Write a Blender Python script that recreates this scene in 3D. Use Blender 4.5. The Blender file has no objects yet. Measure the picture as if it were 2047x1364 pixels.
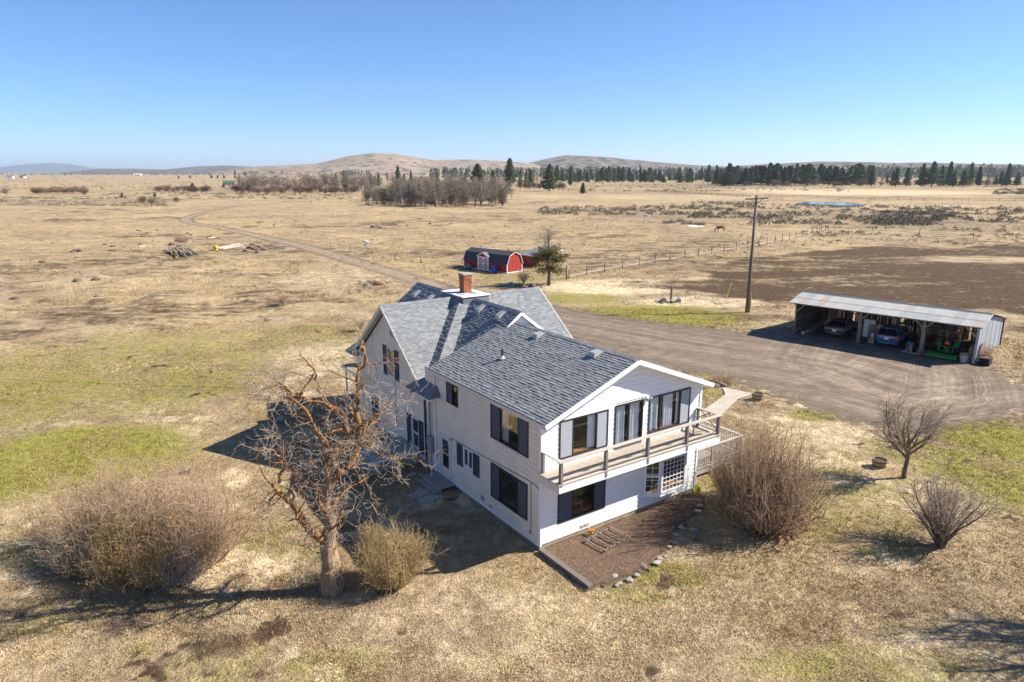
import bpy, bmesh, math, random
import numpy as np
from mathutils import Vector, Matrix

scene = bpy.context.scene
R = math.radians

# ------------------------------------------------------------------ camera
CAM_H = 14.5
PITCH = R(13.868)
cam_data = bpy.data.cameras.new("Camera")
cam_data.lens = 24.0
cam_data.sensor_width = 36.0
cam_data.clip_start = 0.5
cam_data.clip_end = 80000
cam = bpy.data.objects.new("Camera", cam_data)
scene.collection.objects.link(cam)
cam.location = (0, 0, CAM_H)
cam.rotation_euler = (math.pi / 2 - PITCH, 0, 0)
scene.camera = cam

# ------------------------------------------------------------------ light
SUN_EL = 38.0
SUN_AZ = 6.0            # degrees from +X towards +Y
world = bpy.data.worlds.new("World")
scene.world = world
world.use_nodes = True
wn = world.node_tree
bg = wn.nodes["Background"]
sky = wn.nodes.new("ShaderNodeTexSky")
sky.sky_type = 'NISHITA'
sky.sun_disc = False
sky.sun_elevation = R(SUN_EL)
sky.sun_rotation = R(90 - SUN_AZ)
sky.altitude = 0
sky.air_density = 0.8
sky.dust_density = 0.0
sky.ozone_density = 10.0
wn.links.new(sky.outputs[0], bg.inputs[0])
bg.inputs[1].default_value = 0.083

sun_data = bpy.data.lights.new("Sun", 'SUN')
sun_data.energy = 5.0
sun_data.angle = R(0.53)
sun_data.color = (1.0, 0.93, 0.83)
sun = bpy.data.objects.new("Sun", sun_data)
scene.collection.objects.link(sun)
sv = Vector((math.cos(R(SUN_AZ)) * math.cos(R(SUN_EL)), math.sin(R(SUN_AZ)) * math.cos(R(SUN_EL)), math.sin(R(SUN_EL))))
sun.rotation_euler = sv.to_track_quat('Z', 'Y').to_euler()

scene.view_settings.view_transform = 'Standard'
scene.view_settings.look = 'None'
scene.view_settings.gamma = 1.0
scene.view_settings.exposure = 1.05
scene.view_settings.use_curve_mapping = False
scene.cycles.max_bounces = 6
scene.cycles.transparent_max_bounces = 12
scene.cycles.volume_bounces = 0
scene.cycles.use_denoising = True
scene.cycles.use_adaptive_sampling = True
scene.cycles.adaptive_threshold = 0.015

# ------------------------------------------------------------------ survey helpers: bearings measured from the drone -> points on level ground
FPX = 1365.0
CP, SP = math.cos(PITCH), math.sin(PITCH)
def G(x, y, z=0.0):
    u = (x - 1023.5) / FPX; v = (y - 682.0) / FPX
    dx, dy, dz = u, CP - v * SP, -SP - v * CP
    t = (z - CAM_H) / dz
    return Vector((t * dx, t * dy, z))

def smooth01(t):
    t = np.clip(t, 0, 1); return t * t * (3 - 2 * t)

def ground_z(x, y):
    """height of the land (numpy friendly): level round the farm, gently rolling further out"""
    x = np.asarray(x, float); y = np.asarray(y, float)
    r = np.hypot(x, y)
    a = smooth01((r - 110) / 250.0)
    z = a * (0.45 * np.sin(x / 47.0 + 1.3) * np.cos(y / 63.0) + 0.3 * np.sin((x + y) / 29.0))
    z = z + 0.03 * np.sin(x * 0.9 + 0.4 * y) * np.cos(y * 0.7 - 0.3 * x) * smooth01((12 - np.hypot(x - 2, y - 24)) / -6.0)
    z = z * (1 - smooth01((r - 2500) / 1500.0))
    return z
def gz(x, y): return float(ground_z(x, y))
def GP(px, py):
    p = G(px, py); p.z = gz(p.x, p.y); return p

# ------------------------------------------------------------------ materials
MATS = {}
def mat(name, col, rough=0.8, var=0.18, scale=6.0, bump=0.0, metal=0.0, col2=None, spec=0.3, stretch=(1, 1, 1), rnd=0.0, bscale=None, coord='Object', sharp=0.0):
    m = bpy.data.materials.new(name); m.use_nodes = True
    nt = m.node_tree; N = nt.nodes; L = nt.links
    b = N["Principled BSDF"]
    b.inputs["Roughness"].default_value = rough
    b.inputs["Metallic"].default_value = metal
    b.inputs["Specular IOR Level"].default_value = spec
    tc = N.new("ShaderNodeTexCoord"); mp = N.new("ShaderNodeMapping")
    mp.inputs["Scale"].default_value = stretch
    L.new(tc.outputs[coord], mp.inputs[0])
    nz = N.new("ShaderNodeTexNoise"); nz.inputs["Scale"].default_value = scale
    nz.inputs["Detail"].default_value = 6; nz.inputs["Roughness"].default_value = 0.62
    L.new(mp.outputs[0], nz.inputs["Vector"])
    rp = N.new("ShaderNodeValToRGB")
    c = Vector(col)
    c2 = Vector(col2) if col2 else c * (1 - var)
    c1 = c if col2 else c * (1 + var)
    rp.color_ramp.elements[0].position = 0.3 + sharp; rp.color_ramp.elements[1].position = 0.7 - sharp
    rp.color_ramp.elements[0].color = (*c2, 1); rp.color_ramp.elements[1].color = (*c1, 1)
    L.new(nz.outputs[0], rp.inputs[0])
    out = rp.outputs[0]
    if rnd:
        oi = N.new("ShaderNodeObjectInfo")
        mr = N.new("ShaderNodeMapRange"); mr.inputs[3].default_value = 1 - rnd; mr.inputs[4].default_value = 1 + rnd
        L.new(oi.outputs["Random"], mr.inputs[0])
        mx = N.new("ShaderNodeVectorMath"); mx.operation = 'SCALE'
        L.new(out, mx.inputs[0]); L.new(mr.outputs[0], mx.inputs["Scale"]); out = mx.outputs[0]
    L.new(out, b.inputs["Base Color"])
    if bump:
        bp = N.new("ShaderNodeBump"); bp.inputs["Strength"].default_value = bump; bp.inputs["Distance"].default_value = 0.02
        n2 = N.new("ShaderNodeTexNoise"); n2.inputs["Scale"].default_value = bscale or scale * 3; n2.inputs["Detail"].default_value = 4
        L.new(mp.outputs[0], n2.inputs["Vector"]); L.new(n2.outputs[0], bp.inputs["Height"]); L.new(bp.outputs[0], b.inputs["Normal"])
    MATS[name] = m
    return m

def glass(name, tint=(0.04, 0.05, 0.06), mix=0.25, rough=0.02):
    """window pane: see-through, with a mirror share that grows towards grazing angles"""
    m = bpy.data.materials.new(name); m.use_nodes = True
    nt = m.node_tree; N = nt.nodes; L = nt.links
    for n in list(N): N.remove(n)
    o = N.new("ShaderNodeOutputMaterial"); tr = N.new("ShaderNodeBsdfTransparent"); gl = N.new("ShaderNodeBsdfGlossy")
    lw = N.new("ShaderNodeLayerWeight"); lw.inputs[0].default_value = 0.5
    fr = N.new("ShaderNodeMath"); fr.operation = 'POWER'; fr.inputs[1].default_value = 4.0; L.new(lw.outputs["Facing"], fr.inputs[0])
    ad = N.new("ShaderNodeMath"); ad.operation = 'ADD'; ad.inputs[1].default_value = mix; ad.use_clamp = True
    mx = N.new("ShaderNodeMixShader")
    tr.inputs[0].default_value = (*tint, 1); gl.inputs["Roughness"].default_value = rough
    nz = N.new("ShaderNodeTexNoise"); nz.inputs["Scale"].default_value = 1.2
    bp = N.new("ShaderNodeBump"); bp.inputs["Strength"].default_value = 0.04; L.new(nz.outputs[0], bp.inputs["Height"]); L.new(bp.outputs[0], gl.inputs["Normal"])
    L.new(fr.outputs[0], ad.inputs[0]); L.new(ad.outputs[0], mx.inputs[0]); L.new(tr.outputs[0], mx.inputs[1]); L.new(gl.outputs[0], mx.inputs[2]); L.new(mx.outputs[0], o.inputs[0])
    MATS[name] = m; return m

# ------------------------------------------------------------------ mesh helpers
class MB:
    def __init__(s): s.v = []; s.f = []; s.mi = []
    def add(s, vs, fs, mi=0):
        o = len(s.v); s.v += [tuple(v) for v in vs]; s.f += [tuple(i + o for i in f) for f in fs]; s.mi += [mi] * len(fs); return s
    def box(s, x0, x1, y0, y1, z0, z1, mi=0):
        return s.add([(x0, y0, z0), (x1, y0, z0), (x1, y1, z0), (x0, y1, z0), (x0, y0, z1), (x1, y0, z1), (x1, y1, z1), (x0, y1, z1)],
                     [(0, 3, 2, 1), (4, 5, 6, 7), (0, 1, 5, 4), (1, 2, 6, 5), (2, 3, 7, 6), (3, 0, 4, 7)], mi)
    def prism(s, poly, d, mi=0):
        """poly: list of 3D points (planar), extruded by vector d"""
        n = len(poly); d = Vector(d); p = [Vector(q) for q in poly]
        return s.add(p + [q + d for q in p], [tuple(range(n))[::-1], tuple(range(n, 2 * n))] + [(i, (i + 1) % n, n + (i + 1) % n, n + i) for i in range(n)], mi)
    def bar(s, a, b, w, h=None, up=(0, 0, 1), mi=0):
        a = Vector(a); b = Vector(b); h = h or w; t = (b - a).normalized(); u = Vector(up)
        if abs(t.dot(u)) > 0.97: u = Vector((0, 1, 0))
        sx = t.cross(u).normalized(); sz = sx.cross(t)
        q = [sx * w / 2 * i + sz * h / 2 * j for i, j in ((-1, -1), (1, -1), (1, 1), (-1, 1))]
        return s.add([a + k for k in q] + [b + k for k in q], [(0, 1, 2, 3), (7, 6, 5, 4), (0, 4, 5, 1), (1, 5, 6, 2), (2, 6, 7, 3), (3, 7, 4, 0)], mi)
    def tube(s, pts, rad, n=8, mi=0, cap=True):
        pts = [Vector(p) for p in pts]
        if not hasattr(rad, '__len__'): rad = [rad] * len(pts)
        o = len(s.v); u = None
        for i, p in enumerate(pts):
            t = (pts[min(i + 1, len(pts) - 1)] - pts[max(i - 1, 0)]).normalized()
            if u is None:
                u = t.orthogonal().normalized()
            u = (u - t * u.dot(t)).normalized(); w = t.cross(u)
            for k in range(n):
                a = 2 * math.pi * k / n; s.v.append(tuple(p + (u * math.cos(a) + w * math.sin(a)) * rad[i]))
        for i in range(len(pts) - 1):
            for k in range(n):
                s.f.append((o + i * n + k, o + i * n + (k + 1) % n, o + (i + 1) * n + (k + 1) % n, o + (i + 1) * n + k)); s.mi.append(mi)
        if cap:
            s.f.append(tuple(o + k for k in range(n))[::-1]); s.f.append(tuple(o + (len(pts) - 1) * n + k for k in range(n))); s.mi += [mi, mi]
        return s
    def lathe(s, prof, n=16, axis='z', c=(0, 0, 0), mi=0):
        o = len(s.v); c = Vector(c)
        for r, z in prof:
            for k in range(n):
                a = 2 * math.pi * k / n
                p = (r * math.cos(a), r * math.sin(a), z)
                if axis == 'x': p = (p[2], p[0], p[1])
                if axis == 'y': p = (p[0], p[2], p[1])
                s.v.append(tuple(c + Vector(p)))
        m = len(prof)
        for i in range(m - 1):
            for k in range(n):
                s.f.append((o + i * n + k, o + i * n + (k + 1) % n, o + (i + 1) * n + (k + 1) % n, o + (i + 1) * n + k)); s.mi.append(mi)
        s.f.append(tuple(o + k for k in range(n))[::-1]); s.f.append(tuple(o + (m - 1) * n + k for k in range(n))); s.mi += [mi, mi]
        return s
    def mesh(s, name, mats, smooth=False):
        me = bpy.data.meshes.new(name); me.from_pydata(s.v, [], s.f)
        if not isinstance(mats, (list, tuple)): mats = [mats]
        for m in mats: me.materials.append(MATS[m] if isinstance(m, str) else m)
        if len(mats) > 1: me.polygons.foreach_set('material_index', s.mi)
        if smooth: me.polygons.foreach_set('use_smooth', [True] * len(me.polygons))
        me.update(); return me

def link(name, me, parent=None, loc=None, rotz=None, scale=None):
    o = bpy.data.objects.new(name, me); scene.collection.objects.link(o)
    if parent is not None: o.parent = parent
    if loc is not None: o.location = loc
    if rotz is not None: o.rotation_euler = (0, 0, rotz)
    if scale is not None: o.scale = scale if hasattr(scale, '__len__') else (scale,) * 3
    return o
def part(name, mb, m, parent, smooth=False, label=None):
    o = link(name, mb.mesh(name, m, smooth), parent)
    if label: o['label'] = label
    return o
def tag(o, label=None, cat=None, group=None, kind=None):
    if label: o['label'] = label
    if cat: o['category'] = cat
    if group: o['group'] = group
    if kind: o['kind'] = kind
    return o
def thing(name, label, cat, loc=(0, 0, 0), rotz=0.0, group=None, scale=None):
    o = link(name, None, None, loc, rotz, scale); return tag(o, label, cat, group)
def copy_tree(root, loc, rotz=0.0, scale=None, label=None):
    def rec(o, parent):
        c = o.copy(); scene.collection.objects.link(c); c.parent = parent
        for ch in o.children: rec(ch, c)
        return c
    c = rec(root, None); c.location = loc; c.rotation_euler = (0, 0, rotz)
    if scale is not None: c.scale = scale if hasattr(scale, '__len__') else (scale,) * 3
    if label: c['label'] = label
    return c

def np_mesh(name, verts, faces_flat, nper, mats, mi=None, smooth=False, colors=None):
    """fast mesh from numpy: faces_flat (F*nper)"""
    me = bpy.data.meshes.new(name)
    verts = np.asarray(verts, np.float32).reshape(-1, 3); faces_flat = np.asarray(faces_flat, np.int32).ravel(); F = len(faces_flat) // nper
    me.vertices.add(len(verts)); me.vertices.foreach_set('co', verts.ravel())
    me.loops.add(len(faces_flat)); me.loops.foreach_set('vertex_index', faces_flat)
    me.polygons.add(F); me.polygons.foreach_set('loop_start', np.arange(0, F * nper, nper, dtype=np.int32))
    me.polygons.foreach_set('loop_total', np.full(F, nper, np.int32))
    if not isinstance(mats, (list, tuple)): mats = [mats]
    for m in mats: me.materials.append(MATS[m] if isinstance(m, str) else m)
    if mi is not None: me.polygons.foreach_set('material_index', np.asarray(mi, np.int32))
    if smooth: me.polygons.foreach_set('use_smooth', np.ones(F, bool))
    if colors is not None:
        a = me.color_attributes.new('tint', 'FLOAT_COLOR', 'POINT')
        c4 = np.ones((len(verts), 4), np.float32); c4[:, :3] = colors; a.data.foreach_set('color', c4.ravel())
    me.update(calc_edges=True); return me

def tubes_np(P, Rr, sides=3):
    """P (N,k,3) polylines, Rr (N,k) radii -> verts, quad faces"""
    N, k, _ = P.shape
    T = np.gradient(P, axis=1); T /= np.linalg.norm(T, axis=2, keepdims=True) + 1e-9
    ref = np.zeros_like(T); ref[..., 0] = 1; bad = np.abs(T[..., 0]) > 0.8; ref[bad] = (0, 1, 0)
    U = np.cross(T, ref); U /= np.linalg.norm(U, axis=2, keepdims=True) + 1e-9; V = np.cross(T, U)
    a = np.arange(sides) * 2 * math.pi / sides
    verts = P[:, :, None, :] + (U[:, :, None, :] * np.cos(a)[None, None, :, None] + V[:, :, None, :] * np.sin(a)[None, None, :, None]) * Rr[:, :, None, None]
    idx = np.arange(N * k * sides).reshape(N, k, sides)
    a0 = idx[:, :-1, :]; a1 = np.roll(a0, -1, axis=2); b0 = idx[:, 1:, :]; b1 = np.roll(b0, -1, axis=2)
    return verts.reshape(-1, 3), np.stack([a0, a1, b1, b0], axis=-1).reshape(-1)

def spawn(rng, P, Rr, n, tmin, tmax, ang, length, k=5, wander=0.25, up=0.0, rscale=0.6, taper=0.25, rmax=None, lenfall=0.0):
    """n child polylines grown from parent polylines P"""
    N, kk, _ = P.shape
    seg = np.linalg.norm(np.diff(P, axis=1), axis=2).sum(1)
    par = rng.choice(N, n, p=seg / seg.sum())
    t = rng.uniform(tmin, tmax, n); f = t * (kk - 1); i = np.minimum(f.astype(int), kk - 2); fr = (f - i)[:, None]
    p0 = P[par, i] * (1 - fr) + P[par, i + 1] * fr
    r0 = (Rr[par, i] * (1 - fr[:, 0]) + Rr[par, i + 1] * fr[:, 0]) * rscale
    if rmax is not None: r0 = np.minimum(r0, rmax)
    T = P[par, i + 1] - P[par, i]; T /= np.linalg.norm(T, axis=1, keepdims=True) + 1e-9
    rd = rng.normal(size=(n, 3)); rd -= T * (rd * T).sum(1, keepdims=True); rd /= np.linalg.norm(rd, axis=1, keepdims=True) + 1e-9
    an = np.radians(rng.uniform(ang[0], ang[1], n))[:, None]
    d = T * np.cos(an) + rd * np.sin(an); d[:, 2] += up; d /= np.linalg.norm(d, axis=1, keepdims=True) + 1e-9
    ln = rng.uniform(length[0], length[1], n) * (1 - lenfall * t)
    Q = np.zeros((n, k, 3)); Q[:, 0] = p0
    for s in range(1, k):
        d = d + rng.normal(size=(n, 3)) * wander; d[:, 2] += up * 0.3; d /= np.linalg.norm(d, axis=1, keepdims=True) + 1e-9
        Q[:, s] = Q[:, s - 1] + d * (ln / (k - 1))[:, None]
    rr = r0[:, None] * np.linspace(1, taper, k)[None, :]
    return Q, rr

def join_tubes(groups):
    """groups: list of (P,R,sides) -> verts, quads"""
    vs = []; fs = []; o = 0
    for P, Rr, s in groups:
        v, f = tubes_np(P, Rr, s); vs.append(v); fs.append(f + o); o += len(v)
    return np.concatenate(vs), np.concatenate(fs)

def resample(pts, k):
    p = np.array([tuple(q)[:3] for q in pts], float)
    d = np.r_[0, np.cumsum(np.linalg.norm(np.diff(p, axis=0), axis=1))]
    t = np.linspace(0, d[-1], k)
    if len(p) < 4: return np.stack([np.interp(t, d, p[:, i]) for i in range(3)], 1)
    m = np.gradient(p, d, axis=0); i = np.clip(np.searchsorted(d, t, 'right') - 1, 0, len(p) - 2); h = (d[i + 1] - d[i])[:, None]; s = ((t - d[i])[:, None]) / h
    return (2 * s**3 - 3 * s**2 + 1) * p[i] + (s**3 - 2 * s**2 + s) * h * m[i] + (-2 * s**3 + 3 * s**2) * p[i + 1] + (s**3 - s**2) * h * m[i + 1]

# palette ----------------------------------------------------------------
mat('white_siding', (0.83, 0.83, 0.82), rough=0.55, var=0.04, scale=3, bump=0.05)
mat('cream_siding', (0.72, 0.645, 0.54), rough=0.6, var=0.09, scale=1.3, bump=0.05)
mat('white_trim', (0.78, 0.79, 0.80), rough=0.5, var=0.04)
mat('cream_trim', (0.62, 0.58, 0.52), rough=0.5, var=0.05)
mat('pale_door', (0.66, 0.62, 0.55), rough=0.5, var=0.05)
mat('screen_mesh', (0.34, 0.36, 0.40), rough=0.75, var=0.1, scale=14, stretch=(6, 6, 0.6))
mat('shaded_screen', (0.075, 0.083, 0.115), rough=0.75, var=0.1, scale=14, stretch=(6, 6, 0.6))  # same screens, shade put into a darker colour for the windows out of the sun
mat('dark_frame', (0.035, 0.033, 0.032), rough=0.45, var=0.2)
mat('slate_shutter', (0.055, 0.062, 0.085), rough=0.6, var=0.12)
mat('curtain', (0.80, 0.83, 0.88), rough=0.9, var=0.08, scale=4)
mat('room_wall', (0.16, 0.13, 0.10), rough=0.9, var=0.25, scale=1.5)
mat('room_sill', (0.42, 0.2, 0.06), rough=0.6, var=0.3, scale=5)
mat('concrete', (0.36, 0.33, 0.28), rough=0.9, var=0.15, scale=3, bump=0.3)
mat('foundation', (0.33, 0.26, 0.18), rough=0.9, var=0.2, scale=4, bump=0.4)
for i, c in enumerate([(0.185, 0.197, 0.203), (0.215, 0.227, 0.233), (0.26, 0.268, 0.272), (0.2, 0.21, 0.216), (0.235, 0.245, 0.25)]):
    mat('shingle_%d' % i, c, rough=0.95, var=0.22, scale=45, bump=0.35, bscale=120, spec=0.15)
SHM = ['shingle_%d' % i for i in range(5)]
mat('roof_deck', (0.06, 0.065, 0.07), rough=0.95)
mat('vent_metal', (0.42, 0.42, 0.41), rough=0.5, var=0.1, metal=0.2)
mat('white_metal', (0.82, 0.83, 0.84), rough=0.35, var=0.04)
mat('brick_red', (0.36, 0.12, 0.055), rough=0.9, var=0.3, scale=8, bump=0.3)
mat('brick_dark', (0.22, 0.085, 0.05), rough=0.9, var=0.3, scale=8, bump=0.3)
mat('mortar', (0.4, 0.35, 0.3), rough=0.95)
mat('grey_timber', (0.33, 0.30, 0.265), rough=0.9, var=0.3, scale=5, bump=0.4, stretch=(1, 6, 6), rnd=0.15)
mat('deck_timber', (0.42, 0.36, 0.285), rough=0.9, var=0.28, scale=4, bump=0.4, stretch=(0.6, 6, 6), rnd=0.2)
mat('rail_timber', (0.47, 0.42, 0.355), rough=0.9, var=0.25, scale=4, bump=0.4, stretch=(0.6, 8, 8), rnd=0.12)
mat('post_timber', (0.20, 0.185, 0.175), rough=0.9, var=0.3, scale=5, bump=0.4, stretch=(6, 6, 0.8))
mat('cellar_paint', (0.34, 0.33, 0.27), rough=0.8, var=0.15, scale=3, bump=0.2)
mat('pipe_grey', (0.22, 0.22, 0.23), rough=0.5, metal=0.3)
mat('meter_grey', (0.33, 0.34, 0.35), rough=0.5, metal=0.3)
mat('black_rubber', (0.02, 0.02, 0.02), rough=0.85, var=0.3)
mat('wire_black', (0.02, 0.02, 0.02), rough=0.6)
glass('window_glass', (0.93, 0.95, 0.96), 0.08)
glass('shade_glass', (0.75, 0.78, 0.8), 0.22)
# ================================================================== THE LAND
def poly_sd(x, y, poly):
    """signed distance to a polygon, positive inside"""
    x = np.asarray(x, float); y = np.asarray(y, float)
    d = np.full(x.shape, 1e9); ins = np.zeros(x.shape, bool); n = len(poly)
    for i in range(n):
        ax, ay = poly[i][:2]; bx, by = poly[(i + 1) % n][:2]
        ex, ey = bx - ax, by - ay
        t = np.clip(((x - ax) * ex + (y - ay) * ey) / (ex * ex + ey * ey + 1e-12), 0, 1)
        d = np.minimum(d, np.hypot(x - ax - t * ex, y - ay - t * ey))
        c = ((ay > y) != (by > y)) & (x < (bx - ax) * (y - ay) / ((by - ay) if abs(by - ay) > 1e-12 else 1e-12) + ax)
        ins ^= c
    return np.where(ins, d, -d)
def line_d(x, y, pts):
    d = np.full(np.shape(x), 1e9)
    for (ax, ay), (bx, by) in zip(pts[:-1], pts[1:]):
        ex, ey = bx - ax, by - ay
        t = np.clip(((x - ax) * ex + (y - ay) * ey) / (ex * ex + ey * ey), 0, 1)
        d = np.minimum(d, np.hypot(x - ax - t * ex, y - ay - t * ey))
    return d
def GW(l): return [tuple(G(*q)[:2]) for q in l]
def blobs(x, y, lst):
    m = np.zeros(np.shape(x))
    for px, py, rx, ry, s in lst:
        c0 = G(px, py - ry); c1 = G(px, py + ry); cy = (c0.y + c1.y) / 2; ay = (c0.y - c1.y) / 2
        xl = G(px - rx, py).x; xr = G(px + rx, py).x
        q = np.hypot((x - (xl + xr) / 2) / ((xr - xl) / 2), (y - cy) / ay)
        m = np.maximum(m, s * smooth01((1.25 - q) / 0.7))
    return m
def fnoise(x, y, sc, seed=0):
    """cheap smooth value noise"""
    x = np.asarray(x) / sc + seed * 17.3; y = np.asarray(y) / sc + seed * 9.1
    xi = np.floor(x); yi = np.floor(y); fx = smooth01(x - xi); fy = smooth01(y - yi)
    h = lambda a, b: np.modf(np.abs(np.sin(a * 127.1 + b * 311.7 + seed * 3.7) * 43758.5453))[0]
    return (h(xi, yi) * (1 - fx) + h(xi + 1, yi) * fx) * (1 - fy) + (h(xi, yi + 1) * (1 - fx) + h(xi + 1, yi + 1) * fx) * fy

YARD = GW([(895, 572), (1000, 592), (1110, 611), (1250, 636), (1400, 655), (1500, 664), (1600, 655), (1700, 668), (1850, 690), (1945, 722), (1990, 745), (2047, 775), (2160, 800), (2160, 850),
           (2047, 822), (1950, 848), (1850, 862), (1740, 850), (1640, 826), (1560, 793), (1480, 765), (1400, 748), (1300, 735), (1180, 720), (1080, 680), (960, 630), (880, 596)])
ROAD = GW([(930, 592), (820, 556), (700, 520), (600, 491), (500, 468), (430, 454), (378, 446), (368, 438), (405, 425), (470, 412), (575, 404), (640, 401)])
def drive_sd(x, y):
    return np.maximum(poly_sd(x, y, YARD), 2.0 - line_d(x, y, ROAD))
PATH = GW([(1405, 822), (1440, 833), (1475, 800), (1497, 793), (1505, 788), (1444, 776), (1450, 790), (1430, 805)])
HA = G(1080, 1103); HTH = R(34.4)
def HW(lx, ly, lz=0.0):
    """house-local -> world"""
    c, s = math.cos(HTH), math.sin(HTH); return Vector((HA.x + lx * c - ly * s, HA.y + lx * s + ly * c, lz))
HOUSE_FP = [tuple(HW(*q)[:2]) for q in [(0, 0), (8.95, 0), (8.95, 9), (10, 9.6), (10, 18.2), (0, 18.2)]]
BED = [tuple(HW(*q)[:2]) for q in [(0.05, 0.0), (-0.1, -3.0), (0.8, -3.3), (1.9, -3.25), (3.2, -3.05), (4.4, -2.55), (5.4, -2.0), (6.6, -1.6), (7.6, -1.3), (8.7, -0.9), (8.95, 0)]]
PLOUGH = GW([(1300, 566), (1400, 546), (1500, 528), (1620, 503), (1800, 489), (2047, 490), (2400, 510), (2500, 740), (2047, 690), (2000, 640), (1600, 590), (1560, 610), (1480, 605), (1390, 592)])
CORRAL = GW([(1110, 520), (1200, 498), (1340, 470), (1500, 466), (1480, 490), (1300, 520), (1180, 545)])

def masks(x, y):
    r = np.hypot(x, y)
    green = blobs(x, y, [(150, 780, 420, 130, .6), (110, 930, 280, 90, 1.0), (40, 800, 160, 70, .75), (370, 775, 150, 50, .7), (250, 705, 330, 35, .45), (600, 672, 200, 28, .5),
        (1300, 634, 230, 26, 1.0), (1150, 598, 120, 12, .8), (1620, 655, 60, 12, .3), (2000, 880, 140, 60, 1.0), (1990, 960, 150, 80, .8), (1820, 905, 110, 40, .6),
        (1645, 832, 80, 16, .8), (1490, 975, 80, 50, .95), (1335, 1150, 100, 28, .8), (1270, 1190, 80, 25, .55), (1590, 1010, 70, 90, .65), (1720, 1330, 300, 45, .5),
        (420, 1330, 110, 30, .4), (1430, 792, 40, 22, .55), (1020, 560, 150, 14, .45), (850, 552, 120, 10, .35), (620, 505, 160, 8, .3), (1560, 880, 80, 40, .35), (60, 1120, 90, 40, .4), (900, 1330, 200, 40, .25)])
    bleach = blobs(x, y, [(1230, 575, 170, 20, 1.0), (1400, 605, 160, 14, .8), (1660, 870, 150, 40, .75), (1790, 985, 190, 80, .6), (1100, 1270, 560, 120, .5), (650, 715, 130, 45, .65),
        (1950, 519, 130, 8, .5), (200, 560, 300, 30, .35), (700, 560, 200, 30, .5), (1470, 560, 160, 8, .5), (1650, 470, 300, 18, .4), (1250, 395, 300, 7, .5), (1750, 385, 300, 8, .8), (1850, 412, 160, 5, .6), (250, 815, 130, 14, .25), (1540, 790, 60, 20, .5), (860, 1200, 150, 40, .4), (1400, 1210, 300, 60, .4)])
    dirt = 1.1 * smooth01(poly_sd(x, y, PLOUGH) / 6.0 + 0.5 + 1.8 * (fnoise(x, y, 9, 81) - .5) + 1.0 * (fnoise(x, y, 3, 82) - .5)) * (.74 + .26 * smooth01((fnoise(x, y * 2.2, 16, 83) * .7 + fnoise(x, y * 2, 5, 84) * .3 - .3) * 3.5)) * (1 - 0.85 * blobs(x, y, [(1960, 519, 150, 8, .7)]))
    dirt = np.maximum(dirt, 0.62 * smooth01(poly_sd(x, y, CORRAL) / 6.0 + 0.5))
    dirt = np.maximum(dirt, blobs(x, y, [(830, 458, 220, 9, .45), (1100, 520, 60, 10, .35), (250, 1290, 300, 60, .5), (430, 1300, 80, 40, .8), (60, 1260, 120, 50, .6), (480, 1340, 90, 30, .6), (1230, 1360, 200, 40, .3), (1250, 1180, 60, 20, .4), (800, 1050, 180, 60, .5), (300, 640, 320, 30, .38), (560, 760, 90, 25, .4), (620, 870, 160, 40, .5), (300, 840, 200, 30, .3),  # first blob is a strip of shade painted in with the brown earth
        (1560, 640, 110, 18, .6), (1500, 625, 90, 10, .5), (1260, 596, 110, 10, .45), (1380, 445, 120, 6, .35), (640, 480, 200, 10, .25), (780, 1180, 150, 60, .35), (560, 1080, 200, 80, .3), (1520, 600, 120, 10, .35), (1000, 575, 90, 12, .4)]))
    # molehills, hoof marks and bare clods on the lawn
    nh = fnoise(x, y, 1.5, 51) * .5 + fnoise(x, y, .55, 52) * .32 + fnoise(x, y, .22, 53) * .18
    thr = .735 - .165 * blobs(x, y, [(250, 1290, 330, 80, 1.0), (500, 1300, 150, 80, .8)]) - .05 * blobs(x, y, [(1300, 1300, 300, 60, 1.0), (300, 650, 400, 60, .8), (500, 760, 260, 60, .9), (1950, 930, 90, 30, .8), (800, 1080, 200, 60, .6)])
    dirt = np.maximum(dirt, 0.95 * smooth01((nh - thr) / .08) * (r < 90))
    nb_ = fnoise(x, y, 2.6, 61) * .55 + fnoise(x, y, .8, 62) * .45
    bleach = np.maximum(bleach, .85 * smooth01((nb_ - .56) / .16) * (r < 60) * (1 - green * .8))
    green = np.maximum(green, .5 * smooth01((fnoise(x, y, 4.2, 71) * .6 + fnoise(x, y, 1.1, 72) * .4 - .60) / .1) * (r < 55))
    # brown, trampled and weedy stretches of the open pasture
    nf = fnoise(x, y * 1.6, 26, 91) * .45 + fnoise(x, y * 1.4, 8, 92) * .33 + fnoise(x, y, 2.4, 93) * .22
    dirt = np.maximum(dirt, .72 * smooth01((nf - .515) / .14) * smooth01((r - 55) / 25.0) * (1 - .6 * bleach))
    sage = blobs(x, y, [(1180, 420, 180, 6, .7), (1330, 430, 170, 7, .7), (1620, 435, 300, 14, .55), (1780, 440, 230, 22, .6), (1420, 372, 260, 5, .7), (1300, 385, 200, 6, .5), (150, 405, 220, 10, .55), (400, 380, 250, 6, .5), (1750, 462, 200, 14, .35)])
    return green, bleach, dirt, sage

def fan(rads, angs):
    Rr, Aa = np.meshgrid(rads, angs, indexing='ij')
    X = Rr * np.sin(Aa); Y = Rr * np.cos(Aa)
    nr, na = X.shape; idx = np.arange(nr * na).reshape(nr, na)
    f = np.stack([idx[:-1, :-1], idx[:-1, 1:], idx[1:, 1:], idx[1:, :-1]], -1)
    return X, Y, f

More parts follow.
